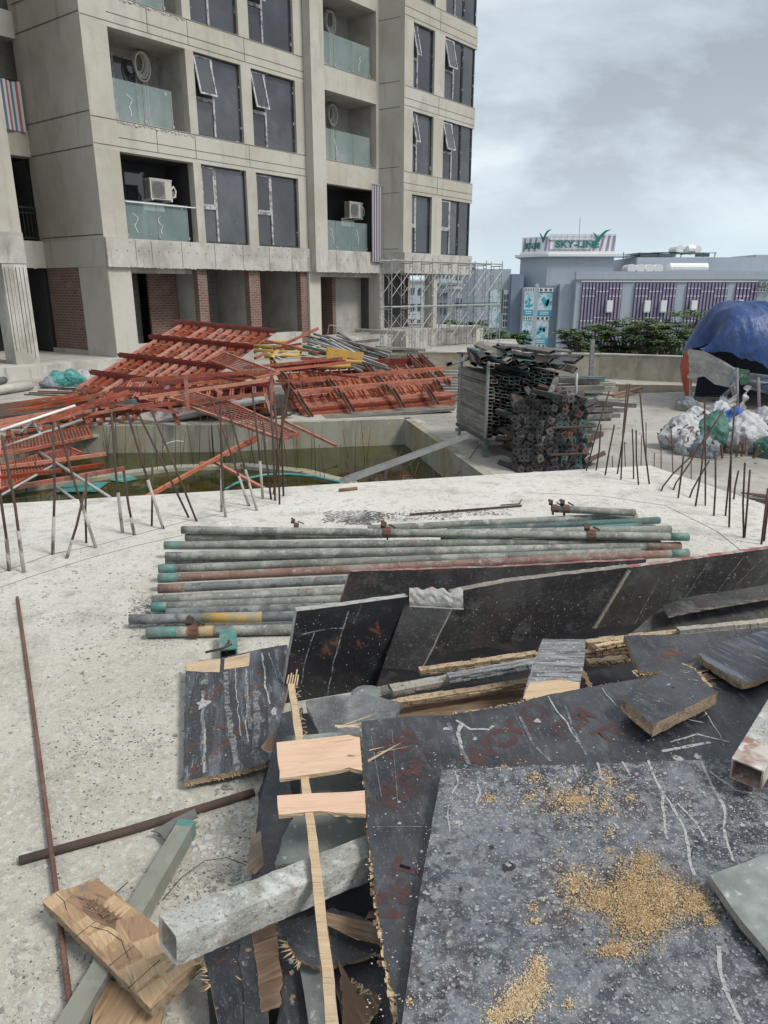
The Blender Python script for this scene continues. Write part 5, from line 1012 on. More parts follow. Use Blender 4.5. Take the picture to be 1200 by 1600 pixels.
for i, z_ in enumerate(((1170, 770), (1175, 778))):
    m = MB(); 
    for k in range(4): m.tube([P(z_[0]-12+k*9, z_[1]+k*2, DECK+.03), P(z_[0]+30+k*9, z_[1]+4+k, DECK+.03)], .01, 5)
    one(m, 'bar_offcut_mat', 'rust', ['rear', 'front'][i]+' little mat of tied rusty bars on the deck at the right edge', 'rebar mat')

# yellow and timber scrap behind the pile
YP = [((395, 541, 18.0), (482, 546, 17.4), .11), ((398, 535, 18.4), (452, 534, 18.4), .10), ((398, 549, 17.4), (470, 552, 17.0), .12), ((414, 556, 16.9), (468, 556, 16.6), .11), ((424, 561, 16.4), (440, 541, 17.6), .12), ((455, 543, 17.8), (520, 548, 17.2), .09), ((498, 562, 16.2), (565, 566, 16.3), .09), ((500, 574, 15.9), (548, 572, 16.0), .10)]
for i, (a, b, r_) in enumerate(YP): bar('yellow_pipe', ['thick yellow pipe furthest left', 'yellow pipe at the back', 'middle yellow pipe', 'lowest left yellow pipe', 'yellow pipe pointing up across the others', 'yellow pipe on the right of the bundle', 'thin yellow pipe lying before the orange channel', 'faded yellow tube at the head of the table'][i]+' in the yellow scrap', 'pipe', a, b, r_, r_, 'yellow', 'tube', 'yellow pipes behind the red pile')
bar('yellow_channel', 'wide orange-yellow channel lying in front of the grey timber stack', 'steel channel', (510, 552, 16.6), (566, 561, 16.8), .12, .28, 'yellow', 'beam'); bar('green_channel', 'green painted channel between the yellow pipes and the timber stack', 'steel channel', (474, 543, 17.2), (506, 551, 16.9), .08, .12, 'greenp', 'beam')
WP = [((400, 553, 17.2), (470, 541, 17.9)), ((405, 545, 17.8), (440, 562, 16.4)), ((440, 548, 17.4), (505, 562, 16.3)), ((430, 556, 16.6), (500, 540, 17.6)), ((447, 560, 16.5), (520, 556, 16.6))]
for i, (a, b) in enumerate(WP): bar('pale_batten', ORD[i]+' pale dirty batten from the back among the yellow pipes', 'batten', a, b, .06, .04, 'pvc', 'beam', 'pale battens among the yellow pipes')
for i in range(26):
    s_ = i/26; a = (470+U(0, 60), 517+i*1.2+U(0, 5), 19.0-s_*2.2); b = (565+U(0, 50), 548+i*1.35+U(-3, 6), 17.8-s_*1.6)
    bar('grey_batten', ORD[i]+' grey batten from the back in the slanting bundle before the doorway', 'batten', a, b, .07, .05, ['steelheap', 'plank', 'galv'][i % 3], 'beam', 'slanting grey battens')
for i in range(34):
    v = 545+i*1.5+U(-1, 1); Y0 = 18.8-i*.07; u0 = 545+U(0, 45)
    bar('grey_timber', ORD[i]+' grey timber from the top of the flat stack left of the stained parapet', 'timber', (u0, v+U(-4, 4), Y0), (u0+U(60, 85), v+U(-4, 3), Y0-U(0, .3)), .10, .06, ['plank', 'steelheap', 'plank'][i % 3], 'beam', 'flat stack of grey timbers')
for i in range(12): bar('grey_timber', ORD[i]+' light grey board from the top, between the red table and the steel rack', 'timber', (636+U(0, 10), 580+i*4.5, 17.5-i*.22), (716, 581+i*4.5, 17.3-i*.22), .12, .06, ['plank', 'galv'][i % 2], 'beam', 'low light boards beside the rack')
bar('long_timber', 'single dark timber lying high across the slanting battens', 'timber', (535, 537, 18.2), (592, 531, 18.6), .06, .07, 'steelheap', 'beam')
t = thing('wooden_trestle', 'bent pale wire and rod standing before the doorway', 'wire frame', PY(515, 523, 21)); m = MB(); m.tube([PY(512, 522, 21), PY(514, 508, 21), PY(530, 509, 21.2), PY(545, 512, 21.4)], .012, 5); m.tube([PY(540, 524, 21), PY(543, 508, 21.2)], .012, 5); m.build('rod', 'galv', t)
# bags beside the flank of the tower
def sack(c, s, mat, label, seed, flat_=.6, group=None, scraps=0, lab2=None):
    rn = random.Random(seed); bm = bmesh.new(); bmesh.ops.create_icosphere(bm, subdivisions=5, radius=1)
    o3 = Vector((rn.uniform(0, 50), rn.uniform(0, 50), 0))
    for v in bm.verts:
        p = v.co.copy(); f = 1+.30*noise.noise(p*1.2+o3)+.16*abs(noise.noise(p*2.6+o3))-.20*abs(noise.noise(Vector((p.x*3.5, p.y*3.5, p.z*1.0))+o3))-.07*abs(noise.noise(p*5.0+o3*2))-.025*abs(noise.noise(p*12+o3))+.08
        p = Vector((p.x*s[0]*f, p.y*s[1]*f, p.z*s[2]*f)); 
        if p.z < -s[2]*.45: p.z = -s[2]*.45+(p.z+s[2]*.45)*.1
        # neck: pull the crown up into an untidy tuft
        if v.co.z > .8: p.z += s[2]*.12*(v.co.z-.8)*5*(1+noise.noise(v.co*7+o3))
        v.co = p
    me = bpy.data.meshes.new('sack'); bm.to_mesh(me); bm.free(); me.materials.append(M[mat])
    for p in me.polygons: p.use_smooth = True
    t = bpy.data.objects.new('sack', me); col.objects.link(t); t.location = c+Vector((0, 0, s[2]*.45)); t.rotation_euler = (0, 0, rn.uniform(0, 6)); tag(t, label, 'sack', group)
    if scraps:
        m = MB()
        for i in range(scraps):
            a = Vector((rn.uniform(-.8, .8)*s[0], rn.uniform(-.8, .8)*s[1], 0)); a.z = s[2]*(.80-.55*((a.x/s[0])**2+(a.y/s[1])**2))+rn.uniform(-.03, .03); d = Vector((rn.gauss(0, 1), rn.gauss(0, 1), rn.gauss(.2, .6))).normalized()*rn.uniform(.03, .10)
            m.beam(a-d, a+d, rn.uniform(.02, .06), .012, Vector((rn.gauss(0, 1), rn.gauss(0, 1), 1)))
        sc2 = m.build('scrap_pieces', 'scrap', None); sc2.parent = t
    return t
for i, (u, v, w_, mat, lab) in enumerate([(93, 604, .32, 'bagteal', 'turquoise bag leaning on others beside the flank of the tower'), (112, 603, .34, 'bagteal', 'larger turquoise bag in the middle of the bag group by the tower'), (128, 598, .28, 'bagwhite', 'white bag behind the turquoise ones by the tower'), (80, 606, .24, 'net', 'grey bag at the left end of the bag group by the tower'), (140, 600, .30, 'bagwhite', 'pale bag at the right end of the bag group by the tower')]):
    sack(P(u, v, DECK), (w_, w_*.8, w_*.75), mat, lab, 200+i, group='bags beside the tower')
m = MB(); m.tube([P(-30, 614, DECK+.12), P(48, 602, DECK+.12)], .11, 12, inner=.85); one(m, 'drain_pipe', 'pvc', 'thick pale plastic pipe lying against the plinth at the left edge', 'pipe', smooth=True)
m = MB(); m.tube([P(-30, 606, DECK+.3), P(6, 594, DECK+.25)], .09, 12); one(m, 'short_pipe', 'pipedark', 'dark short pipe behind the pale one at the left edge', 'pipe', smooth=True)

# ---- steel tube rack
RA, RBp = P(717, 689, DECK), P(757, 714, DECK); ax = (RBp-RA).normalized(); sx_ = Vector((ax.y*-1, ax.x, 0)); sx_ = -Vector((-ax.y, ax.x, 0)) if Vector((-ax.y, ax.x, 0)).x < 0 else Vector((-ax.y, ax.x, 0))
rk = thing('steel_rack', 'square steel rack with tall posts holding the stacked tubes', 'rack', RA)
for a, h in ((RA, 1.42), (RBp, 1.40)):
    m = MB(); m.tube([a, a+Vector((0, 0, h))], .026, 8, inner=.8); m.build('post', 'galv', rk)
for a, h in ((RA+sx_*1.12, 1.36), (RBp+sx_*1.12, .25)):
    m = MB(); m.tube([a, a+Vector((0, 0, h))], .026, 8, inner=.8); m.build('post', 'galv', rk)
for z in (.26,):
    m = MB(); m.beam(RA-ax*.12+Vector((0, 0, z)), RBp+ax*.10+Vector((0, 0, z)), .05, .05); m.build('bottom_rail', 'steelheap', rk)
    m = MB(); m.beam(RA+sx_*1.12-ax*.1+Vector((0, 0, z)), RBp+sx_*1.12+ax*.10+Vector((0, 0, z)), .05, .05); m.build('bottom_rail', 'steelheap', rk)
for a in (RA+ax*.05, RBp-ax*.02):
    m = MB(); m.beam(a-sx_*.08+Vector((0, 0, .20)), a+sx_*1.3+Vector((0, 0, .20)), .05, .05); m.build('bearer', 'galv', rk)
m = MB(); m.boxtube(RBp+Vector((0, 0, .02)), RBp+Vector((0, 0, .22)), .07, .07, .006, Vector((1, 0, 0))); m.build('jack_foot', 'teal', rk)
m = MB(); m.beam(RA-ax*.1+Vector((0, 0, 1.42)), RA+ax*.15+Vector((0, 0, 1.43)), .10, .012, Vector((0, 0, 1))); m.build('top_plate', 'rust', rk)
# stacked rectangular tubes (one mesh shared by all copies)
def proto_tube(L_, w_, h_, mat):
    m = MB(); m.boxtube(Vector((0, 0, 0)), Vector((0, L_, 0)), w_, h_, .0055); m.beam(Vector((0, L_*.35, 0)), Vector((0, L_*.36, 0)), w_-.012, h_-.012)
    me = m.build('steel_tube', mat); return me
pr = [proto_tube(1.35, .098, .05, k) for k in ('steelheap', 'clampdark', 'steelteal', 'plank')]
pmesh = [o.data for o in pr]
for o in pr: bpy.data.objects.remove(o)
def put(me, name, pos, yaw, pitch, roll, label, cat, group):
    o = bpy.data.objects.new(name, me); col.objects.link(o); o.location = pos; o.rotation_euler = (pitch, roll, yaw); return tag(o, label, cat, group)
yaw0 = math.atan2(-ax.x, ax.y); yaw_t = yaw0      # local +y along RA->RBp
rr = random.Random(9); nt_ = 0
for r_ in range(17):
    z = DECK+.31+r_*.0535
    for c_ in range(11):
        dz = .035*math.sin(c_*.7+r_*.15)+.03*c_/11*math.sin(r_*.5); tilt = rr.gauss(.18, .06) if c_ > 0 else rr.gauss(.02, .01)
        p = RA+sx_*(.05+c_*.102)-ax*(.13+rr.uniform(0, .05))+Vector((0, 0, z-DECK+DECK*0+dz*(c_ > 0)))
        p.z = z+dz*(c_ > 0)
        k = 3 if c_ == 0 else rr.choice((0, 0, 1, 1, 1, 2))
        put(pmesh[k], 'steel_tube', p, yaw_t+rr.gauss(0, .012), 0, -tilt, 'racked steel tube end, '+ORD[r_]+' row up and '+ORD[c_]+' column from the left' if c_ else 'steel tube with its long side showing against the rack posts, '+ORD[r_]+' from the bottom', 'steel tube', 'flat steel tubes in the rack'); nt_ += 1
for i in range(34):
    p = RA+sx_*rr.uniform(.1, 1.1)-ax*rr.uniform(0, .25); p.z = DECK+.31+.93+rr.uniform(.0, .24)*(1-abs(i/46-.5))+.06
    put(pmesh[rr.choice((0, 0, 1, 1, 2, 3))], 'steel_tube', p, yaw_t+rr.gauss(-.1, .30), rr.gauss(0, .05), rr.gauss(.15, .35), 'steel tube thrown loosely on top of the tall racked stack', 'steel tube', 'loose steel tubes on the rack')
put(pmesh[0], 'steel_tube', PY(778, 540, 11.2), R(-70), R(-6), .3, 'thin steel tube lying highest on the racked stack and pointing right', 'steel tube', 'loose steel tubes on the rack')
put(pmesh[0], 'steel_tube', PY(752, 556, 11.0), R(-84), R(0), .3, 'steel tube at the top right of the rack sticking out past the others', 'steel tube', 'loose steel tubes on the rack')
# ---- dark stack of tube stubs with end plates
FL, FR = P(800, 738, DECK), P(917, 737, DECK); fx = (FR-FL).normalized(); W_ = (FR-FL).length
def proto_clamp(mat, pm):
    m = MB(); m.boxtube(Vector((0, 0, 0)), Vector((0, .55, 0)), .066, .066, .006)
    # end plate with a hole: ring of 8 faces
    o = .047; i_ = .015
    vs = [(-o, -.008, -o), (o, -.008, -o), (o, -.008, o), (-o, -.008, o)]+[(i_*math.cos(a), -.008, i_*math.sin(a)) for a in (-2.36, -.785, .785, 2.36)]
    m.add(vs+[(x, y+.007, z) for x, y, z in vs], [(0, 1, 5, 4), (1, 2, 6, 5), (2, 3, 7, 6), (3, 0, 4, 7), (8, 9, 1, 0), (9, 10, 2, 1), (10, 11, 3, 2), (11, 8, 0, 3), (8, 12, 13, 9), (9, 13, 14, 10), (10, 14, 15, 11), (11, 15, 12, 8)], 1)
    return m.build('c', [mat, pm])
pc = [proto_clamp(a, b) for a, b in (('clampdark', 'clampdark'), ('clampdark', 'steelteal'), ('clampdark', 'rustred'), ('steelheap', 'steelheap'), ('clampdark', 'clampdark'), ('rust', 'clampdark'))]
pcm = [o.data for o in pc]
for o in pc: bpy.data.objects.remove(o)
for r_ in range(13):
    for c_ in range(15):
        p = FL+fx*(.05+c_*(W_-.1)/14+rr.gauss(0, .009)); p.z = DECK+.05+r_*.072+rr.gauss(0, .009); p.y += rr.uniform(-.03, .07)+(.02*r_)
        green = (c_ > 7 and r_ < 10 and rr.random() < .4)
        k = 1 if green else rr.choice((0, 0, 3, 4, 5, 5, 2 if c_ > 9 else 0))
        put(pcm[k], 'shoring_head', p, rr.gauss(-.05, .3), rr.gauss(0, .12), rr.uniform(-.8, .8), 'shoring head in the dark stack, '+ORD[r_]+' row from the bottom, '+ORD[c_]+' from the left', 'shoring head', 'shoring heads in the dark stack')
for i in range(9):
    p = FL+fx*rr.uniform(.0, W_-.1); p.z = DECK+.99+rr.uniform(0, .04); p.y += rr.uniform(-.05, .2)
    put(pcm[rr.choice((0, 3, 5))], 'shoring_head', p, rr.uniform(-.7, .7), rr.gauss(0, .1), rr.uniform(-.5, .5), ORD[i]+' shoring head placed loose on the top of the dark stack, counted from its left', 'shoring head', 'loose shoring heads on the dark stack')
m = MB(); m.beam(FL+Vector((0.02, .12, .5)), FR+Vector((-.02, .12, .5)), .02, .98, Vector((0, 0, 1))); m = MB()
for z in (.25, .62): m.tube([FL+Vector((.5, -.03, z)), FR+Vector((0, -.03, z+.01))], .018, 8)
one(m, 'tie_rods', 'rust', 'two rusty tie rods across the front of the dark stack', 'tie rods')
bar('stack_bearer', 'wooden bearer under the dark stack of shoring heads', 'timber', (800, 742, 9.6), (917, 741, 9.6), .12, .05, 'rust', 'beam')
# ---- low grey beam heap to the right
for i in range(22):
    r_ = i//5; c_ = i % 5; u0 = 868+rr.uniform(-8, 6); v = 655-r_*15+rr.uniform(-2, 2)-c_*2; Y0 = 12.0+c_*.22+r_*.25
    bar('grey_beam', 'grey steel beam in the low heap behind the dark stack, '+['bottom row', 'second row', 'third row', 'fourth row', 'top row'][min(r_, 4)], 'steel beam', (u0, v, Y0), (u0+rr.uniform(70, 96), v+rr.uniform(-3, 4), Y0+rr.uniform(-.1, .3)), .12, .10, ['steelheap', 'galv', 'plank', 'steelheap', 'steelteal'][rr.randrange(5)], 'box', 'grey beams behind the dark stack')
for a, b, lab in (((905, 627, 12.2), (993, 634, 12.4), 'long thin steel member sticking out right from the low grey heap'), ((905, 652, 11.9), (968, 649, 12.0), 'lowest pipe with an upright plate jutting from the grey heap'), ((900, 640, 12.0), (975, 641, 12.2), 'stepped plank end jutting from the middle of the grey heap')):
    bar('grey_beam', lab, 'steel beam', a, b, .07, .07, 'steelheap', 'box')
bar('upright_prop', 'upright pipe standing in the low grey heap', 'pipe', (899, 640, 12.0), (901, 583, 12.0), .05, .05, 'galv', 'tube'); bar('wooden_post', 'tall wooden post standing in front of the parapet', 'post', (923, 590, 18.6), (926, 530, 18.8), .10, .10, 'woodgrey', 'beam', up=Vector((1, 0, 0))); bar('wooden_post', 'short stub post behind the racked stack', 'post', (870, 585, 18.8), (872, 545, 19.0), .12, .10, 'plank', 'beam', up=Vector((1, 0, 0)))
bar('brown_timber', 'rust-brown plank in the puddle right of the grey heap', 'timber', (955, 618, 16.0), (1000, 606, 17.2), .14, .04, 'woodbrown', 'beam'); bar('brown_timber', 'second brown plank at the edge of the puddle', 'timber', (960, 622, 15.6), (985, 616, 16.0), .1, .04, 'woodbrown', 'beam')
# ---- sack heap on the right
HB = [(1062, 700, .30, .27, 'bagwhite', 'torn white sack at the left end of the heap', 40), (1085, 680, .30, .26, 'bagwhite', 'white sack behind the torn left one, full of brown scraps', 50), (1112, 700, .33, .30, 'baggreen', 'bulging green sack in the middle of the heap', 6), (1120, 672, .28, .25, 'bagwhite', 'white and blue sack at the back of the heap', 10), (1143, 678, .34, .24, 'bagblue', 'blue sack lying behind the green one', 4),
      (1160, 702, .40, .30, 'bagwhite', 'large white sack right of the green one', 34), (1192, 690, .36, .30, 'bagwhite', 'open white sack with scraps at the right picture edge', 46), (1203, 712, .26, .18, 'baggreen', 'small green sack cut by the right picture edge', 0), (1098, 712, .22, .16, 'net', 'grey sack of rubble squeezed at the front of the heap', 30), (1072, 708, .2, .16, 'bagwhite', 'slumped small white sack at the front left of the heap', 6)]
for i, (u, v, s_, h_, mat, lab, sn) in enumerate(HB): sack(P(u, v, DECK), (s_, s_*.85, h_*1.15), mat, lab, 300+i, group='sacks of scrap on the deck', scraps=sn)
for i in range(26):
    b = P(rr.uniform(1060, 1180), rr.uniform(700, 716), DECK+.02); d = Vector((rr.gauss(0, .12), rr.gauss(0, .12), rr.uniform(.02, .28)))
    m = MB(); m.beam(b, b+d, .03, .02); one(m, 'scrap_stick', 'scrap', 'brown scrap stick spilling from the sack heap', 'scrap', 'scrap sticks round the sacks')
bar('thin_rod', 'thin bent rod lying on the deck in front of the sack heap', 'rod', (1078, 746, 9.6), (1180, 737, 9.8), .012, .012, 'rust', 'tube')

# ---- blue tarpaulin tent
tent = thing('tarpaulin_tent', 'rounded blue tarpaulin shelter with torn plastic sides at the right edge', 'tent', P(1085, 640, DECK))
# profile of the hood: cross-section arches from the far side over to the near hem
def hood(x, s):     # x 0..1 along the tent (left end to right), s 0..1 from near hem over the ridge to the far hem
    grow = 1-math.exp(-x*9.0); X = 6.40+x*5.6+.75*(1-grow)*max(0, math.sin(math.pi*min(1, s)))*.6
    ridge = DECK+1.28+.82*(1-(1-min(x/.16, 1))**2.2)**.75+.03*math.sin(x*9)
    Yn = 14.75-.45*grow; Yf = 15.6+1.7*grow; a = math.pi*s
    hem = DECK+1.18-.48*min(x*2.6, 1)+.05*math.sin(x*14)
    y = (Yn+Yf)/2-(Yf-Yn)/2*math.cos(a)
    z = hem+(ridge-hem)*math.sin(a)**.65 if s < .5 else DECK+.95+(ridge-DECK-.95)*math.sin(a)**.65
    p = Vector((X, y, z)); q_ = x*1.0+.25*s; k = noise.noise(Vector((x*4, s*3, 3.3)))*.12-.16*abs(noise.noise(Vector((q_*11, s*2.0, 1))))-.10*abs(noise.noise(Vector((x*20+s*4, s*3, 7))))-.05*abs(noise.noise(Vector((x*34-s*9, s*8, 4))))+.07
    return p+Vector((0, -.3*k, k*.8))
m = MB(); NX, NS = 130, 64
vs = [hood(i/NX, j/NS) for i in range(NX+1) for j in range(NS+1)]
m.add(vs, [(i*(NS+1)+j, (i+1)*(NS+1)+j, (i+1)*(NS+1)+j+1, i*(NS+1)+j+1) for i in range(NX) for j in range(NS)])
h_ = m.build('blue_hood', 'tarp', tent, smooth=True, fixn=False)
# left end: blue gusset with the orange strip, then torn plastic on the near side
def strip(pts_a, pts_b, mat, name, n=14, wob=.03):
    m = MB(); k = len(pts_a); vs = []
    for i in range(k):
        for j in range(n+1):
            f = j/n; p = pts_a[i]*(1-f)+pts_b[i]*f; q = noise.noise(Vector((i*.9, f*5, k)))*wob*2; vs.append(p+Vector((q*.4, -q, q*.3)))
    m.add(vs, [(i*(n+1)+j, (i+1)*(n+1)+j, (i+1)*(n+1)+j+1, i*(n+1)+j+1) for i in range(k-1) for j in range(n)]); return m.build(name, mat, tent, smooth=True, fixn=False)
strip([PY(1070, 548, 15.6), PY(1062, 572, 15.7), PY(1064, 592, 15.5), PY(1072, 622, 15.2), PY(1078, 638, 15.0)], [PY(1080, 545, 15.0), PY(1078, 570, 14.9), PY(1081, 590, 14.9), PY(1080, 618, 14.9), PY(1079, 640, 14.9)], 'tarporange', 'orange_strip')
strip([PY(1075, 543, 16.2), PY(1068, 560, 16.4), PY(1064, 572, 16.2)], [PY(1081, 540, 14.8), PY(1080, 560, 14.85), PY(1079, 572, 14.9)], 'tarp', 'blue_gusset')
strip([PY(1074, 545, 14.75), PY(1100, 549, 14.6), PY(1125, 562, 14.4), PY(1148, 573, 14.2), PY(1162, 580, 14.1)], [PY(1078, 592, 14.8), PY(1100, 588, 14.6), PY(1118, 600, 14.4), PY(1138, 606, 14.2), PY(1150, 632, 14.1)], 'plastic', 'torn_side_sheet', 18, .06)
strip([PY(1140, 572, 14.12), PY(1150, 575, 14.1), PY(1163, 582, 14.0)], [PY(1142, 640, 14.0), PY(1128, 633, 13.9), PY(1118, 630, 13.9)], 'net', 'hanging_net', 18, .08)
strip([PY(1166, 582, 14.0), PY(1190, 585, 13.9), PY(1230, 590, 13.9)], [PY(1168, 608, 14.0), PY(1195, 615, 13.9), PY(1230, 625, 13.9)], 'net', 'torn_upper_net', 10, .08)
strip([PY(1166, 602, 13.85), PY(1172, 602, 13.85)], [PY(1156, 636, 13.7), PY(1164, 642, 13.7)], 'plastic', 'twisted_rag', 14, .05)
strip([PY(1100, 632, 14.0), PY(1130, 637, 13.8), PY(1150, 634, 13.8)], [PY(1100, 629, 14.0), PY(1130, 631, 13.85), PY(1152, 615, 13.9)], 'plastic', 'sagging_rag', 8, .03)
strip([PY(1192, 610, 13.6), PY(1230, 618, 13.6)], [PY(1193, 600, 13.6), PY(1230, 590, 13.6)], 'tarp', 'blue_corner', 8, .05)
strip([PY(1150, 575, 13.98), PY(1170, 578, 13.96)], [PY(1158, 602, 13.98), PY(1168, 600, 13.96)], 'greenp', 'green_flap', 8, .03)
m = MB(); m.add([Vector((6.75, 15.5, DECK)), Vector((7.6, 16.8, DECK)), Vector((12.5, 16.9, DECK)), Vector((12.5, 16.9, DECK+1.9)), Vector((7.6, 16.8, DECK+1.5)), Vector((6.8, 15.5, DECK+1.15))], [(0, 1, 4, 5), (1, 2, 3, 4)]); m.build('inside_shade_sheet', 'tentshade', tent)  # dark sheet added behind, painting in the shade inside the tent
for a, b in (((1079, 640, 14.9), (1079, 545, 15.0)), ((1152, 655, 13.9), (1152, 575, 14.0)), ((1187, 665, 13.7), (1185, 590, 13.8)), ((1240, 680, 13.3), (1240, 590, 13.4))):
    m = MB(); m.tube([PY(*a), PY(*b)], .03, 6); m.build('tent_pole', 'galv', tent)
m = MB(); m.beam(PY(1078, 622, 14.9)+Vector((0, 0, 0)), PY(1145, 624, 14.5), .05, .06); m.build('cross_rail', 'steelheap', tent)
m = MB(); m.beam(PY(1082, 636, 14.6)+Vector((0, .3, 0)), PY(1230, 672, 13.1)+Vector((0, .3, 0)), .9, .20); m.build('timber_base', 'plank', tent)
m = MB(); m.beam(PY(1078, 640, 14.7), PY(1220, 665, 13.0), .22, .07); m.build('base_board', 'woodgrey', tent)
sack(P(1073, 640, DECK), (.3, .2, .16), 'net', 'small dark bag against the left foot of the tent', 400)
m = MB(); g_ = [P(1148, 641, DECK), P(1165, 645, DECK), P(1200, 655, DECK), P(1235, 660, DECK), P(1235, 682, DECK), P(1195, 664, DECK), P(1160, 650, DECK)]
vs = []
for i in range(9):
    for j in range(7):
        p = P(1150+i*10, 643+i*1.8+j*(1+i*.42), DECK); vs.append(p+Vector((0, 0, .04+.13*abs(noise.noise(Vector((i*.9, j*1.1, 7))))+.06*math.sin(i*1.7+j))))
m.add(vs, [(i*7+j, (i+1)*7+j, (i+1)*7+j+1, i*7+j+1) for i in range(8) for j in range(6)]); one(m, 'crumpled_tarp', 'tarporange', 'crumpled orange tarp on the deck in front of the tent', 'tarp', smooth=True)
# ================================================================ PIPES stacked on the slab
PIPES = [  # left (u,v), right (u,v), z of axis, mat, label
 ((284,828),(1075,839),.135,'pipe','topmost long grey pipe with two rusty clamps on it'),
 ((290,840),(1048,827),.085,'pipe','thin-looking grey pipe just behind the topmost one'),
 ((258,852),(1030,847),.085,'pipe','teal-ended grey pipe, third from the back of the stack'),
 ((259,869),(1062,853),.075,'pipe','grey pipe with a reddish right end in the middle of the stack'),
 ((249,889),(1000,862),.080,'pipe','long grey pipe with teal left mouth in the middle of the stack'),
 ((248,904),(1074,864),.075,'piperust','rust-brown pipe with a teal right end'),
 ((248,920),(1010,884),.060,'pipedark','dark grey pipe with a rusty left end'),
 ((238,938),(960,905),.045,'pipe','white-speckled pipe above the teal-painted one'),
 ((238,949),(930,920),.040,'pipe','grey pipe with a broad teal-painted left end'),
 ((260,958),(760,940),.026,'pipedark','grey pipe half hidden under the teal-painted one'),
 ((203,968),(690,958),.045,'pipedark','dark pipe with a yellow painted stretch, sticking out furthest left'),
 ((230,988),(640,979),.030,'pipe','nearest pipe with a teal left end and a rusty clamp'),
 ((259,877),(640,862),.028,'pipedark','dark pipe in the lower layer under the middle of the stack'),
 ((575,826),(994,806),.050,'pipe','rear pipe angled up to the right behind the stack'),
 ((700,830),(1030,813),.040,'steelteal','teal-grey pipe in the rear right of the stack'),
 ((690,842),(1000,822),.026,'steelteal','low teal pipe glimpsed at the rear right of the stack')]
for i, (a, b, z, mt, lab) in enumerate(PIPES):
    p0, p1 = P(*a, z), P(*b, z); m = MB(); n = 12; ph = U(0, 6)
    pts = [p0+(p1-p0)*(k/n) for k in range(n+1)]
    m.tube(pts, .0243, 16, inner=.86); o = one(m, 'scaffold_pipe', mt, lab, 'pipe', 'scaffold pipes stacked on the slab', loc=p0, smooth=True)
    def band(f0, f1, mat_, nm):
        mm = MB(); mm.tube([p0+(p1-p0)*f0, p0+(p1-p0)*(f0+f1)/2, p0+(p1-p0)*f1], .0252, 16, inner=.9)
        ob = mm.build(nm, mat_, None, loc=p0, smooth=True); ob.location = (0, 0, 0); ob.parent = o
    d = (p1-p0).length
    if i in (2, 4, 5, 8, 11): band(-.001, (.05, .05, .055, .05, .18, .10)[[2, 4, 5, 8, 11].index(i)]/1.6, 'teal', 'painted_end')
    if i in (0, 5): band(1-.035, 1.001, 'teal', 'painted_end')
    if i == 3: band(1-.07, 1.001, 'piperust', 'rusty_end')
    if i == 6: band(-.001, .05, 'piperust', 'rusty_end')
    if i == 10: band(.23, .42, 'pyellow', 'yellow_band')
    if i == 11: band(.15, .25, 'pyellow', 'yellow_band')
    if i in (1, 7): 
        for f in (.3, .62): band(f, f+.004, 'pipedark', 'coupling_ring')
# couplers (right-angle scaffold clamps)
def clamp(c, ax_, label, s=1.0, tilt=0):
    t = thing('scaffold_clamp', label, 'clamp', c)
    d = ax_.normalized(); up = Vector((0, 0, 1)); sd_ = d.cross(up).normalized()
    m = MB()
    for k in range(7):
        a = -.6+k*.62; a2 = a+.62
        q = lambda an: c+(sd_*math.cos(an)+up*math.sin(an))*.031*s
        m.beam(q(a)-d*.0, q(a2), .042*s, .006, d.cross(q(a2)-q(a)))
    m.build('half_shell', 'rustred', t)
    m = MB(); m.beam(c+up*.034*s-d*.025, c+up*.052*s-d*.02+sd_*-.03, .03*s, .02*s, up); m.beam(c-sd_*.03*s+up*.0, c-sd_*.045*s-up*.055*s, .034*s, .010, d); m.build('saddle', 'rust', t)
    m = MB(); b = c-sd_*.04*s+up*.035*s; m.tube([b-d*.03+up*.02, b+d*.012-up*.055], .006*s, 7); m.tube([b-d*.032+up*.022, b-d*.026+up*.012], .012*s, 6); m.build('bolt', 'rustred', t)
    m = MB(); m.tube([c+up*.05*s+d*.012, c+up*.05*s+d*.05-up*.02], .006*s, 6); m.build('wing_bolt', 'rust', t)
def onpipe(i, u):
    a, b, z, _, _ = PIPES[i]; f = (u-a[0])/(b[0]-a[0]); v = a[1]+(b[1]-a[1])*f; return P(u, v, z), P(*b, z)-P(*a, z)
for i, u, s_, lab in ((0, 605, 1.05, 'rusty scaffold clamp hanging in the middle of the topmost pipe'), (0, 923, 1.1, 'rusty scaffold clamp near the right end of the topmost pipe'), (11, 304, 1.05, 'rusty scaffold clamp on the nearest pipe by its teal end')):
    c, d = onpipe(i, u); clamp(c, d, lab, s_)
c = P(463, 822, .04); clamp(c, Vector((1, 0, 0)), 'small rusty clamp standing on the slab behind the topmost pipe', .7)
p0, p1 = P(862, 795, .12), P(992, 801, .10); m = MB(); m.tube([p0, p1], .0243, 14, inner=.86); one(m, 'scaffold_pipe', 'pipe', 'short pipe piece lying on top at the rear right with clamps on its left', 'pipe', 'scaffold pipes stacked on the slab', loc=p0, smooth=True)
clamp(P(866, 795, .12), p1-p0, 'rusty clamp at the very left end of the short upper pipe', .9); clamp(P(884, 796, .12), p1-p0, 'rusty clamp just right of another on the short upper pipe', 1.0)
m = MB(); a, b = P(357, 992, .035), P(357, 1024, .035); m.boxtube(a, b, .075, .06, .006); one(m, 'bearer_tube', 'teal', 'teal square tube end serving as a bearer under the nearest pipe', 'steel tube', loc=a)
m = MB(); a, b = P(900, 832, .012), P(860, 890, .012); m.beam(a, b, .06, .03); one(m, 'bearer_tube', 'steelteal', 'hidden bearer under the right part of the pipe stack', 'steel tube', loc=a)
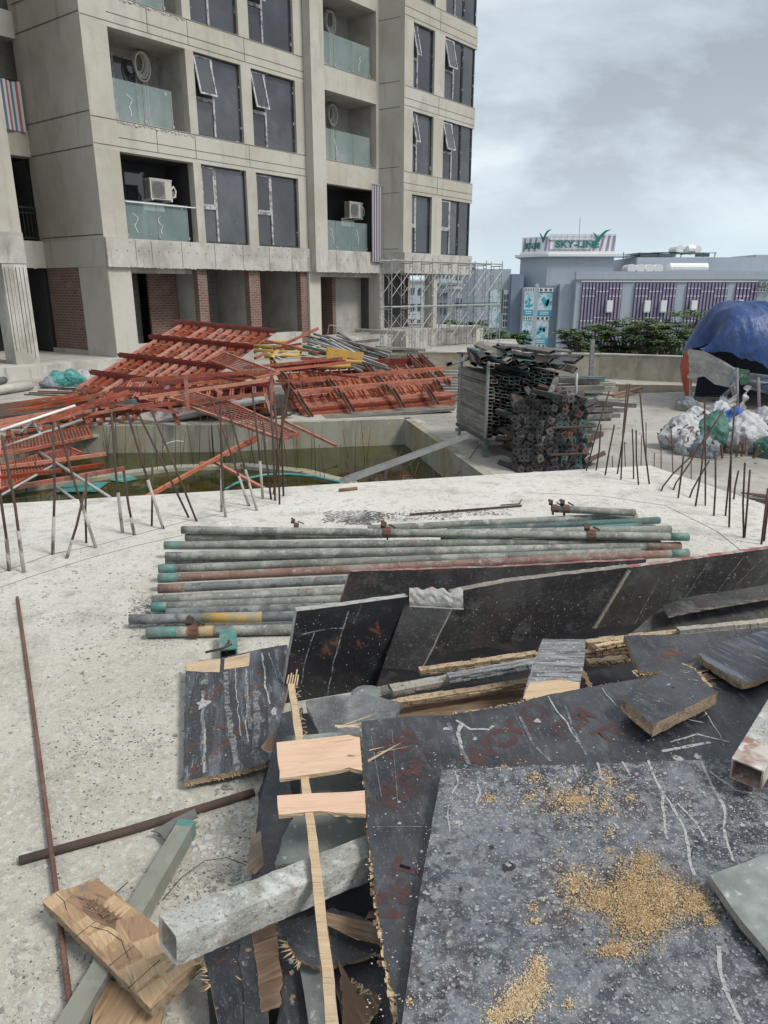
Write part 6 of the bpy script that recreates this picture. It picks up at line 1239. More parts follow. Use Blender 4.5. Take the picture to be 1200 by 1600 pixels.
m = MB(); m.tube([P(322, 1019, .05), P(345, 1014, .09), P(362, 1006, .10)], .006, 6); m.tube([P(352, 1022, .03), P(358, 1000, .09)], .006, 6); one(m, 'bent_bar_piece', 'rust', 'bent rusty bar crossing the mouth of the teal bearer', 'steel bar', smooth=True)

# ================================================================ PLYWOOD SHEETS
def jagged(a, b, amp, step, rn):
    L_ = (b-a).length; n = max(2, int(L_/step)); d = (b-a).normalized(); nr = Vector((-d.y, d.x)); out_ = [a]; s_ = rn.uniform(0, 99)
    for i in range(1, n):
        f = i/n; q = (noise.noise(Vector((f*L_*14, s_, 0)))*1.0+noise.noise(Vector((f*L_*55, s_, 5)))*.7+rn.uniform(-.25, .25))*amp
        out_.append(a+(b-a)*f+nr*q)
    return out_
class Sheet: pass
def sheet(name, label, cat, plane, outline, thick, mats, amps=0.0015, group=None, parent=None, seed=1, step=.012, lift=0.0, ragged_under=True):
    """board: plane through three (u, v, z); outline of (u, v) corners, each optionally with an edge roughness (m)"""
    a, b, c = [P(*q) for q in plane]; n = (b-a).cross(c-a).normalized()
    if n.dot(O-a) < 0: n = -n
    pts = [PP(q[0], q[1], a, n) for q in outline]; o_ = pts[0]; x = (pts[1]-pts[0]).normalized(); y = n.cross(x).normalized()
    to2 = lambda p: Vector(((p-o_).dot(x), (p-o_).dot(y)))
    p2 = [to2(p) for p in pts]; rn = random.Random(seed+len(outline)); poly = []
    for i in range(len(p2)):
        am = outline[i][2] if len(outline[i]) > 2 else amps
        poly += jagged(p2[i], p2[(i+1) % len(p2)], am, step if am > .003 else .03, rn)
    n_ = len(poly); bm = bmesh.new()
    top = [bm.verts.new((p.x, p.y, 0)) for p in poly]
    k = max(1, 2); rings = [top]
    for r_ in (1, 2):
        rings.append([bm.verts.new((p.x+rn.uniform(-.0015, .0015), p.y+rn.uniform(-.0015, .0015), -thick*r_/2)) for p in poly])
    f = bm.faces.new(top); f.material_index = 0; fb_ = bm.faces.new(rings[-1][::-1]); fb_.material_index = 0
    for r0, r1 in zip(rings, rings[1:]):
        for i in range(n_):
            g_ = bm.faces.new((r0[i], r0[(i+1) % n_], r1[(i+1) % n_], r1[i])[::-1]); g_.material_index = 1
    bmesh.ops.recalc_face_normals(bm, faces=bm.faces)
    bmesh.ops.triangulate(bm, faces=[f_ for f_ in bm.faces if len(f_.verts) > 4])
    me = bpy.data.meshes.new(name); bm.to_mesh(me); bm.free()
    for q in mats: me.materials.append(M[q])
    ob = bpy.data.objects.new(name, me); col.objects.link(ob)
    mt = Matrix((x, y, n)).transposed().to_4x4(); mt.translation = o_
    s_ = Sheet(); s_.ob = ob; s_.mt = mt; s_.inv = mt.inverted(); s_.a = a; s_.n = n; s_.t = thick
    if parent is None: ob.matrix_world = mt; tag(ob, label, cat, group)
    else: ob.parent = parent.ob; ob.matrix_local = parent.inv @ mt
    s_.loc = lambda u, v, dz=0: mt.inverted() @ (PP(u, v, a, n)+n*dz)
    return s_
def kid(s_, mb_, name, mat, smooth=False):
    o = mb_.build(name, mat, None, smooth=smooth); o.parent = s_.ob; return o
def drips(s_, paths, name='cement_drips', mat='drip', h=.0012):
    for path, w_ in paths:
        m = MB()
        pts = [s_.loc(u, v, h) for u, v in path]; P2 = []
        for a, b in zip(pts, pts[1:]):
            n = max(2, int((b-a).length/.012))
            P2 += [a+(b-a)*(i/n) for i in range(n)]
        P2.append(pts[-1]); sd_ = U(0, 50); L_, R_ = [], []
        for i, p in enumerate(P2):
            d = (P2[min(i+1, len(P2)-1)]-P2[max(i-1, 0)]); d.z = 0; d.normalize(); nr = Vector((-d.y, d.x, 0))
            ww = w_*(.45+.9*abs(noise.noise(Vector((i*.35, sd_, 0))))+(.25*random.random() if w_ < .005 else .12)); off = nr*noise.noise(Vector((i*.22, sd_, 9)))*.006
            L_.append(p+off+nr*ww); R_.append(p+off-nr*ww)
        k = len(P2); m.add(L_+R_, [(i, i+1, k+i+1, k+i) for i in range(k-1)]); kid(s_, m, name, mat)
def splat(s_, u, v, r_, mat='drip', name='cement_spot', sq=1.0, h=.0016, n=18):
    c = s_.loc(u, v, h); sd_ = U(0, 99); m = MB(); pts = []
    for i in range(n):
        a = i/n*6.283; q = r_*(.7+.7*noise.noise(Vector((math.cos(a)*1.6, math.sin(a)*1.6, sd_)))+.25*random.random()); pts.append((c.x+q*math.cos(a), c.y+q*sq*math.sin(a), c.z))
    m.add(pts, [tuple(range(n))]); return kid(s_, m, name, mat)
def printed(s_, body, u0, v0, u1, v1, size, mat='print', sx_=1.0, align='LEFT', bold=.0):
    """text whose baseline direction runs from pixel (u0,v0) to (u1,v1) on the sheet"""
    a, b = s_.loc(u0, v0, .0011), s_.loc(u1, v1, .0011); d = (b-a); d.z = 0; d.normalize(); y = Vector((-d.y, d.x, 0))
    mt = Matrix((d, y, Vector((0, 0, 1)))).transposed().to_4x4(); mt.translation = a
    o = text_mesh(body, size, mat, mt, s_.ob, 'printed_lettering', 0.0, align, sx_, bold)
def splinters(s_, line, n, ln, mat='wood', spread=.5, name='splinters', dz=-.006, side=1, w_=.0045):
    pts = [s_.loc(u, v, dz) for u, v in line]; m = MB(); segs = list(zip(pts, pts[1:]))
    for i in range(n):
        a, b = random.choice(segs); p = a+(b-a)*random.random(); d = (b-a).normalized(); nr = Vector((-d.y, d.x, 0))*side
        v_ = (nr+d*random.gauss(0, spread)+Vector((0, 0, random.gauss(0, .12)))).normalized()*ln*U(.25, 1); w2 = d*w_*U(.3, 1.4)
        p.z += U(-.006, .004); q = p-v_*.3
        m.add([q-w2, q+w2, q+w2-Vector((0, 0, .0018)), q-w2-Vector((0, 0, .0018)), p+v_*.6-w2*.6, p+v_*.6+w2*.6, p+v_], [(0, 1, 5, 4), (4, 5, 6), (0, 3, 2, 1), (3, 4, 6), (2, 6, 5), (1, 2, 5), (0, 4, 3), (3, 6, 2)])
    return kid(s_, m, name, mat)

# black fill sheet added to paint the dark hollow of the foreground heap
base = sheet('hollow_dark_fill', 'black fill sheet added on the slab to darken the hollow under the broken ply', 'plywood sheet', [(400,1300,.022), (640,1300,.024), (400,1600,.024)],
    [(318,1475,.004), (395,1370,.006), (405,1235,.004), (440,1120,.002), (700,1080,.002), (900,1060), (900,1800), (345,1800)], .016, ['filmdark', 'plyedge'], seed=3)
# sheet leaning against the pipes, far left of the leaning row, and the row of leaning boards
lean_far = sheet('leaning_board', 'rear leaning board with a reddish cement-crusted top edge against the pipes', 'plywood sheet', [(547,893,.30), (1010,874,.30), (530,985,.03)],
    [(547,893,.002), (780,886,.002), (1010,874,.002), (1000,940), (525,956), (530,945)], .04, ['filmcrust', 'rededge'], seed=5)
s8 = sheet('leaning_board', 'rightmost long leaning board with a dark red top edge', 'plywood sheet', [(985,887,.37), (1230,853,.37), (915,1000,.045)],
    [(984,887,.002), (1100,871,.002), (1230,853,.002), (1400,835), (1400,960), (1230,975), (1100,985), (905,1012)], .030, ['filmcrust', 'rededge'], seed=6)
drips(s8, [([(1030,905),(985,985)], .004), ([(1105,880),(1060,950)], .003), ([(1160,872),(1120,925)], .003), ([(1195,868),(1150,915)], .002)], mat='dripgrey')
s7 = sheet('leaning_board', 'long leaning board with splintered pale top edge in the middle of the leaning row', 'plywood sheet', [(708,926,.38), (985,886,.38), (655,1043,.065)],
    [(706,926,.003), (800,908,.003), (985,886,.003), (950,950), (915,1003), (800,1030), (648,1056), (676,990)], .034, ['filmcrust', 'plyedgegrey'], seed=7)
m = MB(); 
for q0, q1 in (((712,926),(652,1052)), ((982,890),(914,1003))): m = MB(); m.beam(s7.loc(*q0, .004), s7.loc(*q1, .004), .014, .012); kid(s7, m, 'edge_batten', 'plyedgegrey')
s6 = sheet('leaning_board', 'narrow leaning board capped with a rough cement lump', 'plywood sheet', [(643,922,.39), (716,928,.39), (584,1085,.02)],
    [(641,921,.003), (718,925,.002), (650,1062), (640,1075), (580,1092)], .05, ['filmcrust', 'crustedge'], seed=8)
bm = bmesh.new(); bmesh.ops.create_grid(bm, x_segments=40, y_segments=16, size=.5); me = bpy.data.meshes.new('cement_cap')
la, lb, lc = s6.loc(640,918), s6.loc(722,922), s6.loc(640,948)
for v in bm.verts:
    fx_, fy_ = v.co.x+.5, v.co.y+.5; p = la+(lb-la)*fx_*1.02+(lc-la)*fy_; h = .014*math.sin(math.pi*min(1, fy_*1.1))**.5*(.6+.8*abs(noise.noise(Vector((fx_*5, fy_*2, 2))))+.2*noise.noise(Vector((fx_*14, fy_*5, 4)))); p.z += max(h, -.01); p += (la-lc)*.35*noise.noise(Vector((fx_*6, 3, 1)))*(1-fy_); v.co = p
bm.to_mesh(me); bm.free(); me.materials.append(M['crustedge']); oc = bpy.data.objects.new('cement_cap', me); col.objects.link(oc); oc.parent = s6.ob
s5 = sheet('leaning_board', 'leftmost black leaning board with a cement-grey top edge and orange print', 'plywood sheet', [(465,955,.37), (637,932,.37), (441,1100,.0)],
    [(464,955,.002), (550,944,.002), (638,932,.002), (590,1070), (575,1110), (425,1150), (446,1060)], .042, ['filmdark', 'crustedge'], seed=9)
drips(s5, [([(545,955),(533,990),(520,1040),(510,1090)], .0035), ([(492,985),(480,1020),(468,1075)], .003), ([(470,992),(500,985),(538,980)], .003), ([(565,945),(552,975)], .002)], mat='dripgrey')
printed(s5, 'O V', 560, 1010, 600, 975, .07, bold=.004); printed(s5, 'PLY', 500, 1025, 545, 995, .06, bold=.003)
# edge-on dark board below it, and strips around the hole
sheet('torn_ply_strip', 'narrow black strip standing on edge at the left of the broken heap', 'plywood strip', [(448,1100,.22), (470,1110,.22), (395,1380,.03)],
    [(440,1115), (472,1105), (455,1200,.004), (432,1290,.004), (418,1380,.006), (392,1388), (404,1260)], .018, ['film', 'plyedgegrey'], seed=10)
# long board right of the leaning row, thin grey layer board
sheet('leaning_board', 'thin grey-edged board lying in front of the rightmost leaning board', 'plywood sheet', [(1040,947,.27), (1230,917,.29), (985,995,.20)],
    [(1038,947,.003), (1070,934,.003), (1230,910,.002), (1300,905), (1300,985), (1150,978), (975,998,.003)], .022, ['filmcrust', 'plyedgegrey'], seed=11)
sheet('grey_batten_board', 'grey cement-coated batten resting on the thin grey-edged board', 'batten', [(1038,945,.30), (1230,916,.32), (1040,958,.295)],
    [(1036,946,.002), (1100,930), (1230,908), (1240,926), (1110,947), (1045,960)], .016, ['filmcrust', 'plyedgegrey'], seed=12)
# broken strips in the trough between the leaning row and the big flat sheet
ST = [((612,1078,.22),(842,1030,.24),.045,'plyedgegrey','crushed grey ply strip with split left end, lowest of the trough'), ((655,1047,.20),(845,1016,.22),.03,'plyedge','thin pale strip along the foot of the long leaning board'), ((604,1100,.20),(850,1058,.22),.028,'plyedge','long thin pale strip nearest the big flat sheet'),
      ((700,1058,.25),(842,1032,.26),.035,'woodgrey','grey splintered strip lying over others in the trough'), ((915,1004,.24),(1230,962,.27),.035,'plyedge','pale strip running right along the foot of the leaning boards'), ((912,1020,.22),(990,1010,.23),.03,'woodbrown','brown strip end just right of the white-streaked offcut'),
      ((918,1035,.22),(985,1026,.23),.03,'plyedge','pale short strip below the brown one in the trough'), ((1060,985,.27),(1230,966,.29),.03,'plyedgegrey','grey strip under the right-hand boards'), ((905,1042,.24),(928,1080,.26),.018,'woodbrown','narrow brown splinter beside the white-streaked offcut'), ((560,1092,.16),(610,1070,.2),.06,'plyedgegrey','stubby broken block at the left end of the trough'), ((930,1010,.25),(1005,995,.26),.02,'wood','thin pale splinter in the trough above the short strips')]
for i, (a, b, w_, mt, lab) in enumerate(ST):
    p0, p1 = P(*a), P(*b); d = p1-p0; mt4 = Matrix((d.normalized(), Vector((0,0,1)).cross(d).normalized(), Vector((0,0,1)))).transposed().to_4x4(); mt4.translation = p0
    m = MB(); L_ = d.length; n = 14; rn = random.Random(i)
    for lay in range(3):
        y0 = -w_/2+rn.uniform(-.004, .004); z0 = -.014+lay*.007
        for k in range(n):
            x0_, x1_ = L_*k/n, L_*(k+1)/n-(0 if k < n-1 else rn.uniform(0, .04)); 
            a_ = rn.uniform(-.003, .003); m.box((x0_, y0+a_, z0), (x1_, y0+w_+rn.uniform(-.006, .004), z0+.0062))
    one_ = m.build('ply_strip', mt, None, matrix=mt4); tag(one_, lab, 'plywood strip')
sheet('brown_veneer_sheet', 'torn brown veneer sheet at the bottom of the trough', 'veneer', [(560,1105,.14), (860,1060,.16), (700,1120,.15)], [(560,1108,.004), (640,1098,.004), (760,1078,.004), (850,1066,.004), (860,1100), (700,1150), (560,1140)], .006, ['woodbrown', 'woodbrown'], seed=14)
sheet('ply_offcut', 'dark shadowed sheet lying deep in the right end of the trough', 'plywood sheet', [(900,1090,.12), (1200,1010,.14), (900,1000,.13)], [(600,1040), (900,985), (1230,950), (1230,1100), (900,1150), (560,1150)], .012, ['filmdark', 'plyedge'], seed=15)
gc = sheet('cement_cake', 'flat grey cement cake lying left of the big flat sheet', 'cement lump', [(480,1100,.24), (620,1100,.25), (540,1140,.24)], [(478,1095,.005), (520,1087,.004), (572,1085,.005), (628,1098,.004), (610,1135,.004), (560,1160,.004), (500,1150,.005)], .018, ['cementgrey', 'cementgrey'], seed=16)
m = MB(); c0 = P(575, 1085, .17); 
bm = bmesh.new(); bmesh.ops.create_icosphere(bm, subdivisions=3, radius=.045); 
for v in bm.verts: v.co *= 1+.2*noise.noise(v.co*30); v.co.z *= .5; v.co.x *= 1.3
me = bpy.data.meshes.new('concrete_lump'); bm.to_mesh(me); bm.free(); me.materials.append(M['greypanel']); lo = bpy.data.objects.new('concrete_lump', me); col.objects.link(lo); lo.location = c0; tag(lo, 'rounded grey concrete lump at the foot of the leftmost leaning board', 'concrete lump')

# big flat dark sheet with red print
S2 = sheet('printed_ply_sheet', 'big dark blue-black sheet with faded red lettering under the speckled one', 'plywood sheet', [(565,1127,.335), (1200,1042,.355), (625,1600,.305)],
    [(565,1127,.002), (640,1119,.002), (700,1117,.002), (800,1102,.002), (862,1084,.003), (930,1072,.003), (1000,1060,.002), (1100,1050,.002), (1230,1040), (1500,1025), (1500,1800), (640,1800,.006), (618,1560,.007), (603,1500,.007), (588,1400,.007), (575,1290,.007), (568,1200,.005)], .018, ['film', 'plyedge'], seed=17)
printed(S2, 'VIET', 590, 1262, 700, 1185, .098, 'printred', bold=.006); printed(S2, 'WOOD', 735, 1195, 850, 1105, .105, 'printred', bold=.006); printed(S2, 'VN', 590, 1180, 650, 1150, .10, 'printred', bold=.006)
printed(S2, 'PLYWOOD', 600, 1230, 670, 1175, .036, 'printred', bold=.002); printed(S2, 'FILM', 870, 1150, 930, 1105, .085, 'printred', bold=.005); printed(S2, 'VIET', 600, 1440, 650, 1330, .085, 'printred', bold=.005); printed(S2, 'TE', 935, 1155, 1000, 1125, .08, 'printred', bold=.004)
drips(S2, [([(712,1126),(735,1140),(765,1141),(770,1134)], .006), ([(722,1130),(716,1150),(724,1180)], .007), ([(940,1075),(955,1092),(966,1105)], .002), ([(855,1088),(870,1110),(885,1130),(905,1160)], .003), ([(1035,1175),(1080,1165),(1110,1160)], .006), ([(1048,1160),(1090,1148),(1140,1160)], .004), ([(1060,1120),(1100,1130)], .003), ([(1100,1110),(1125,1150),(1130,1165)], .002)])
drips(S2, [([(700,1130),(712,1160),(735,1195)], .007), ([(812,1120),(830,1160),(860,1190)], .005), ([(880,1100),(895,1140),(915,1180)], .004)], mat='dripgrey', name='grey_smears')
for u, v, r_ in ((697,1140,.010),(840,1127,.012),(742,1155,.008),(1090,1183,.014),(1060,1186,.016),(624,1254,.005),(624,1287,.005),(1000,1090,.006),(1112,1080,.006)): splat(S2, u, v, r_)
splinters(S2, [(566,1140), (572,1230), (580,1330), (592,1430), (605,1510), (618,1590)], 220, .030, 'wood', 1.2, side=1); splinters(S2, [(545,1125), (570,1200)], 12, .20, 'wood', .25, side=1, w_=.004); splinters(S2, [(575,1270), (600,1500)], 70, .05, 'woodbrown', .8, side=1, dz=-.012)
splinters(S2, [(700,1117), (860,1085), (1000,1060)], 120, .018, 'wood', 1.5, side=1, w_=.0025)
# creases in the film of the sheet
m = MB()
for (a, b) in (((868,1087),(905,1165)), ((612,1135),(622,1260)), ((580,1150),(596,1245)), ((585,1292),(660,1292)), ((800,1105),(835,1185))): m.beam(S2.loc(*a, .0006), S2.loc(*b, .0006), .0016, .0012)
kid(S2, m, 'film_creases', 'dripgrey')
# the sheets carrying it, hidden from the front
for k_ in range(6):
    z_ = .290-k_*.046; du = 20*((k_*7) % 3)
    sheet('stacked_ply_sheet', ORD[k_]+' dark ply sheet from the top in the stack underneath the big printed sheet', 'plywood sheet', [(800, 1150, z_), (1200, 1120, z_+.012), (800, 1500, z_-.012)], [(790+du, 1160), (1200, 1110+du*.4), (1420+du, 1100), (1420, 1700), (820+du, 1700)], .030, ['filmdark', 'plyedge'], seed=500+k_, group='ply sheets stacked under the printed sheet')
# top speckled sheet
S1 = sheet('speckled_ply_sheet', 'large cement-speckled sheet on top in the near right corner, strewn with sawdust', 'plywood sheet', [(690,1203,.362), (1200,1183,.380), (628,1600,.335)],
    [(690,1203,.0012), (860,1196,.0012), (1200,1183,.0012), (1500,1170), (1500,1800), (605,1800,.0015), (628,1600,.002), (655,1400,.0015)], .018, ['filmtop', 'plyedge'], seed=18)
drips(S1, [([(1012,1188),(1022,1215),(1035,1240),(1038,1290),(1043,1312)], .004), ([(1035,1240),(1055,1268),(1072,1300),(1078,1340),(1083,1368)], .0045), ([(1060,1255),(1085,1285),(1105,1315)], .003), ([(1098,1190),(1110,1225),(1130,1255),(1135,1300),(1145,1345)], .004), ([(1110,1205),(1150,1235),(1175,1240)], .004), ([(1120,1478),(1122,1510),(1140,1560),(1160,1610)], .0045), ([(1000,1420),(1050,1410),(1100,1380)], .003),
    ([(712,1205),(716,1225),(706,1240)], .003), ([(700,1262),(702,1300)], .0015), ([(935,1192),(938,1215),(948,1222)], .004), ([(972,1190),(985,1212)], .004), ([(895,1196),(900,1215)], .003), ([(745,1225),(750,1240),(744,1256)], .004)])
rn = random.Random(77)
for i in range(46): splat(S1, rn.uniform(700, 1200), 1195+abs(rn.gauss(0, 130)), rn.uniform(.0022, .006))
for u, v, r_ in ((718,1286,.010), (793,1352,.008), (1148,1208,.008), (1065,1232,.007), (1160,1290,.009), (1200,1290,.01), (850,1345,.006)): splat(S1, u, v, r_, 'drip')
splat(S1, 793, 1355, .017, 'black', 'bare_spot', h=.0013); splat(S1, 768, 1325, .007, 'black', 'bare_spot'); splat(S1, 720, 1390, .006, 'black', 'bare_spot')
def speckle(s_, zones, n, rmin, rmax, mat='drip', name='cement_speckles', seed=1):
    rn = random.Random(seed); m = MB()
    for i in range(n):
        u0, v0, u1, v1, w_ = rn.choices(zones, weights=[z[4] for z in zones])[0]; u, v = rn.uniform(u0, u1), rn.uniform(v0, v1)
        if noise.noise(Vector((u*.02, v*.02, 1)))+noise.noise(Vector((u*.07, v*.07, 2)))*.6 < rn.uniform(-.5, .35): continue
        c = s_.loc(u, v, .0009); r_ = rmin+(rmax-rmin)*rn.random()**4; k = rn.choice((4, 5, 6)); a0 = rn.uniform(0, 6.28)
        m.add([(c.x+r_*rn.uniform(.4, 1.3)*math.cos(a0+j/k*6.283), c.y+r_*rn.uniform(.4, 1.1)*math.sin(a0+j/k*6.283), c.z) for j in range(k)], [tuple(range(k))])
    return kid(s_, m, name, mat)
M['fleck'] = surf('white_cement_fleck', (0.42, 0.42, 0.405), rough=0.9); M['fleckgrey'] = surf('grey_cement_fleck', (0.26, 0.27, 0.275), rough=0.9)
speckle(S1, [(690,1195,1200,1270,6), (880,1270,1200,1340,2.2), (640,1270,1200,1600,3.0)], 9000, .0005, .0027, 'fleck', seed=2)
speckle(S1, [(690,1195,1200,1300,3), (640,1400,1200,1600,3), (640,1300,1200,1400,1)], 6000, .0010, .0060, 'fleckgrey', 'cement_flecks', seed=3)
speckle(S1, [(640,1300,1200,1600,1)], 500, .0008, .0045, 'black', 'bare_flecks', seed=4)
speckle(S2, [(570,1120,1200,1200,2), (570,1200,680,1600,1)], 1500, .0005, .0030, 'fleck', seed=5); speckle(s5, [(450,950,620,1090,1)], 500, .0006, .0035, 'fleckgrey', seed=7); speckle(s7, [(660,920,980,1040,1)], 900, .0008, .005, 'fleckgrey', seed=8); speckle(s8, [(920,870,1200,1000,1)], 700, .0008, .005, 'fleckgrey', seed=9)
# sawdust: fine flakes in heaps
def sawdust(name, label, blobs, n, size=(.0016, .0036), seed=1, mat=('sawdust', 'sawlight')):
    rn = random.Random(seed); m = MB()
    for i in range(n):
        u0, v0, ru, rv, hh = rn.choices(blobs, weights=[b[2]*b[3]*(1.0 if b[4] > .002 else .35) for b in blobs])[0]
        a = rn.uniform(0, 6.283); q = abs(rn.gauss(0, .45)); edge = 1+.5*noise.noise(Vector((math.cos(a)*2, math.sin(a)*2, u0*.01)))
        c = S1.loc(u0+ru*q*edge*math.cos(a), v0+rv*q*edge*math.sin(a)); z = .0012+hh*max(0, 1-q*1.1)*rn.uniform(.75, 1.0)*(1+.7*noise.noise(Vector((c.x*40, c.y*40, 1))))
        s_ = rn.uniform(*size); d = Vector((rn.gauss(0, 1), rn.gauss(0, 1), rn.gauss(0, .6))).normalized()*s_; e_ = Vector((rn.gauss(0, 1), rn.gauss(0, 1), rn.gauss(0, .6))).normalized()*s_*rn.uniform(.35, .8); p = Vector((c.x, c.y, z))
        m.add([p-d, p-e_, p+d, p+e_], [(0, 1, 2, 3)], 0 if rn.random() < .6 else 1)
    o = m.build(name, list(mat), None, matrix=S1.mt, fixn=False); return tag(o, label, 'sawdust', kind='stuff')
sawdust('sawdust_heap', 'golden-brown sawdust heap and scattered patches on the speckled sheet', [(985,1400,52,75,.012),(1035,1405,50,68,.010),(1000,1440,60,50,.010),(940,1405,48,36,.004),(1085,1410,40,40,.005),(965,1485,45,20,.004),(1005,1350,28,30,.006),(1110,1440,18,14,.003)], 30000, size=(.0008, .0030), seed=3, mat=('sawdust', 'sawlight'))
sawdust('sawdust_heap', 'pale sawdust patch at the bottom edge of the speckled sheet', [(810,1570,48,40,.004),(840,1515,22,32,.003),(830,1545,36,30,.004),(780,1590,30,20,.003),(890,1570,14,16,.002)], 8000, size=(.0008, .0030), seed=4, mat=('sawlight', 'sawlight'))
sawdust('sawdust_scatter', 'thin pale sawdust scattered along the top of the speckled sheet', [(765,1248,36,16,.0015),(830,1245,26,12,.0015),(785,1200,18,7,.0015),(835,1215,26,18,.0015),(952,1222,24,20,.0015),(985,1248,18,14,.0015),(950,1262,16,9,.0015),(942,1208,18,10,.001),(640,1565,14,14,.001),(833,1420,16,12,.0015),(835,1440,20,14,.001),(875,1330,14,8,.0008),(950,1330,12,8,.0008),(955,1300,20,14,.0006),(900,1380,60,60,.0004),(900,1250,120,50,.0004)], 5200, seed=5, mat=('sawlight', 'sawdust'))
# small block planks on the far edge of the printed sheet
S13 = sheet('ply_offcut', 'dark offcut with orange smudges right of the trough, light splinters along its edge', 'plywood offcut', [(975,993,.36), (1125,987,.37), (1000,1048,.35)],
    [(975,993,.002), (1060,991,.002), (1130,986,.002), (1230,978), (1230,1030), (1100,1046,.003), (1035,1048,.002), (1000,1050,.002)], .022, ['film', 'plyedge'], seed=20)
printed(S13, 'VN', 1035, 1035, 1085, 1005, .075, bold=.006)
splinters(S13, [(990,1046), (1035,1046)], 30, .03, 'wood', 1.0, side=-1)
S14 = sheet('ply_offcut', 'pale-scratched offcut cut by the right picture edge', 'plywood offcut', [(1105,1030,.395), (1230,980,.40), (1170,1068,.39)],
    [(1090,1022,.003), (1130,1002,.003), (1230,975), (1230,1040), (1185,1062,.004), (1160,1068,.006), (1120,1045,.006)], .022, ['filmstreak', 'plyedge'], seed=21)
S3 = sheet('thick_ply_block', 'thick double-ply dark block lying on the far edge of the printed sheet', 'plywood offcut', [(971,1090,.405), (1032,1050,.405), (1021,1132,.405)],
    [(971,1090,.0015), (1032,1050,.0015), (1062,1036,.002), (1085,1045,.006), (1100,1066,.006), (1122,1082,.0015), (1070,1108,.0015), (1021,1132,.0015)], .040, ['film', 'plyedge'], seed=22)
splinters(S3, [(1062,1036), (1085,1046), (1105,1070)], 190, .055, 'wood', .25, side=-1, w_=.0022, name='splintered_end'); splinters(S3, [(1062,1036), (1085,1046), (1105,1070)], 60, .05, 'woodbrown', .3, side=1, w_=.002, name='splintered_end'); splinters(S3, [(972,1092), (1021,1132)], 80, .012, 'wood', 1.2, side=1, dz=-.03); splat(S3, 1045, 1070, .012, 'drip', sq=.4); splat(S3, 1052, 1074, .006, 'black', 'knot_hole')
speckle(S3, [(975,1045,1110,1125,1)], 260, .0005, .003, 'fleck', seed=6)
S4 = sheet('streaked_offcut', 'white-streaked weathered offcut with torn pale lower end beside the trough', 'plywood offcut', [(848,998,.40), (915,999,.40), (818,1090,.33)],
    [(848,998,.002), (915,999,.003), (912,1040,.003), (904,1082,.005), (860,1086,.006), (817,1091,.004), (830,1045,.002)], .022, ['woodgrey', 'plyedge'], seed=23)
c4 = sheet('torn_end', '', '', [(848,998,.402), (915,999,.402), (818,1090,.332)], [(828,1066,.005), (870,1062,.006), (906,1066,.005), (903,1083,.004), (860,1087,.005), (817,1092,.003)], .002, ['wood', 'wood'], parent=S4, seed=24)
# right: open-ended rectangular tube
a, b = P(1166, 1210, .435), P(1330, 925, .56); m = MB(); d = (b-a).normalized()
t = thing('rectangular_tube', 'cement-stained rectangular steel tube with a rusty open mouth at the right edge', 'steel tube', a)
m.boxtube(a+d*.10, b, .072, .060, .004); m.build('tube_body', 'cementbeam', t)
m = MB(); m.boxtube(a, a+d*.0995, .0722, .0602, .004); m.build('rusty_mouth', 'tuberust', t)
# bottom right board corner
sheet('grey_green_board', 'grey-green board corner lying on the speckled sheet at the right edge', 'plywood sheet', [(1108,1367,.395), (1250,1310,.41), (1215,1505,.385)],
    [(1108,1367,.002), (1180,1340,.002), (1300,1295), (1420,1500), (1300,1620), (1215,1505,.002), (1160,1440,.002)], .020, ['greypanel', 'plyedgegrey'], seed=26)

# ---- centre: pale broken chunks and the long sliver
sl_a, sl_b = P(455, 1068, .305), P(524, 1640, .335); m = MB(); d = sl_b-sl_a; t = thing('ply_sliver', 'long thin pale ply splinter running down the middle of the heap to the bottom', 'wood splinter', sl_b)
mt4 = None
for k, (off, hh, mt_) in enumerate(((0, .006, 'wood'), (-.0062, .006, 'woodbrown'), (-.0125, .006, 'wood'))):
    m = MB(); n = 40; rn = random.Random(k)
    sd_ = Vector((1, .1, 0)); vs = []
    for i in range(n+1):
        f = i/n; p = sl_a+d*f+Vector((0, 0, off)); w1 = .0105+.0025*noise.noise(Vector((f*12, k, 0)))+rn.uniform(-.001, .001); w2 = .0105+.0025*noise.noise(Vector((f*12, k+9, 0)))+rn.uniform(-.001, .001)
        bend = sd_*.006*math.sin(f*3.1); vs += [p-sd_*w1+bend, p+sd_*w2+bend, p+sd_*w2+bend-Vector((0, 0, hh)), p-sd_*w1+bend-Vector((0, 0, hh))]
    m.add(vs, [(4*i+j, 4*i+(j+1) % 4, 4*i+4+(j+1) % 4, 4*i+4+j) for i in range(n) for j in range(4)]+[(0, 1, 2, 3), (4*n+3, 4*n+2, 4*n+1, 4*n)]); m.build('veneer_layer', mt_, t)
m = MB()
for i in range(46):
    p = sl_a+d*U(0, .35)+Vector((.011, 0, U(-.01, 0))); q = Vector((U(-.002, .02), U(-.03, .03), U(-.01, .012))); m.tube([p, p+q*.5+Vector((0, 0, .003)), p+q], .0007, 3)
for k in range(5): m.beam(sl_a+Vector((.008*k-.014, 0, -.002*k)), sl_a+Vector((.008*k-.014, .05+.012*k*(k % 2), .002)), .004, .004)
m.build('loose_fibres', 'wood', t)
S2b = [(432,1160,.003),(500,1153,.002),(545,1148,.006),(562,1152),(566,1204),(545,1199,.003),(500,1208,.002),(437,1216,.003)]
sheet('pale_ply_chunk', 'upper of two pale broken ply chunks sticking out left of the printed sheet', 'plywood chunk', [(432,1160,.325), (560,1149,.330), (437,1216,.322)], S2b, .012, ['woodpink', 'wood'], seed=30)
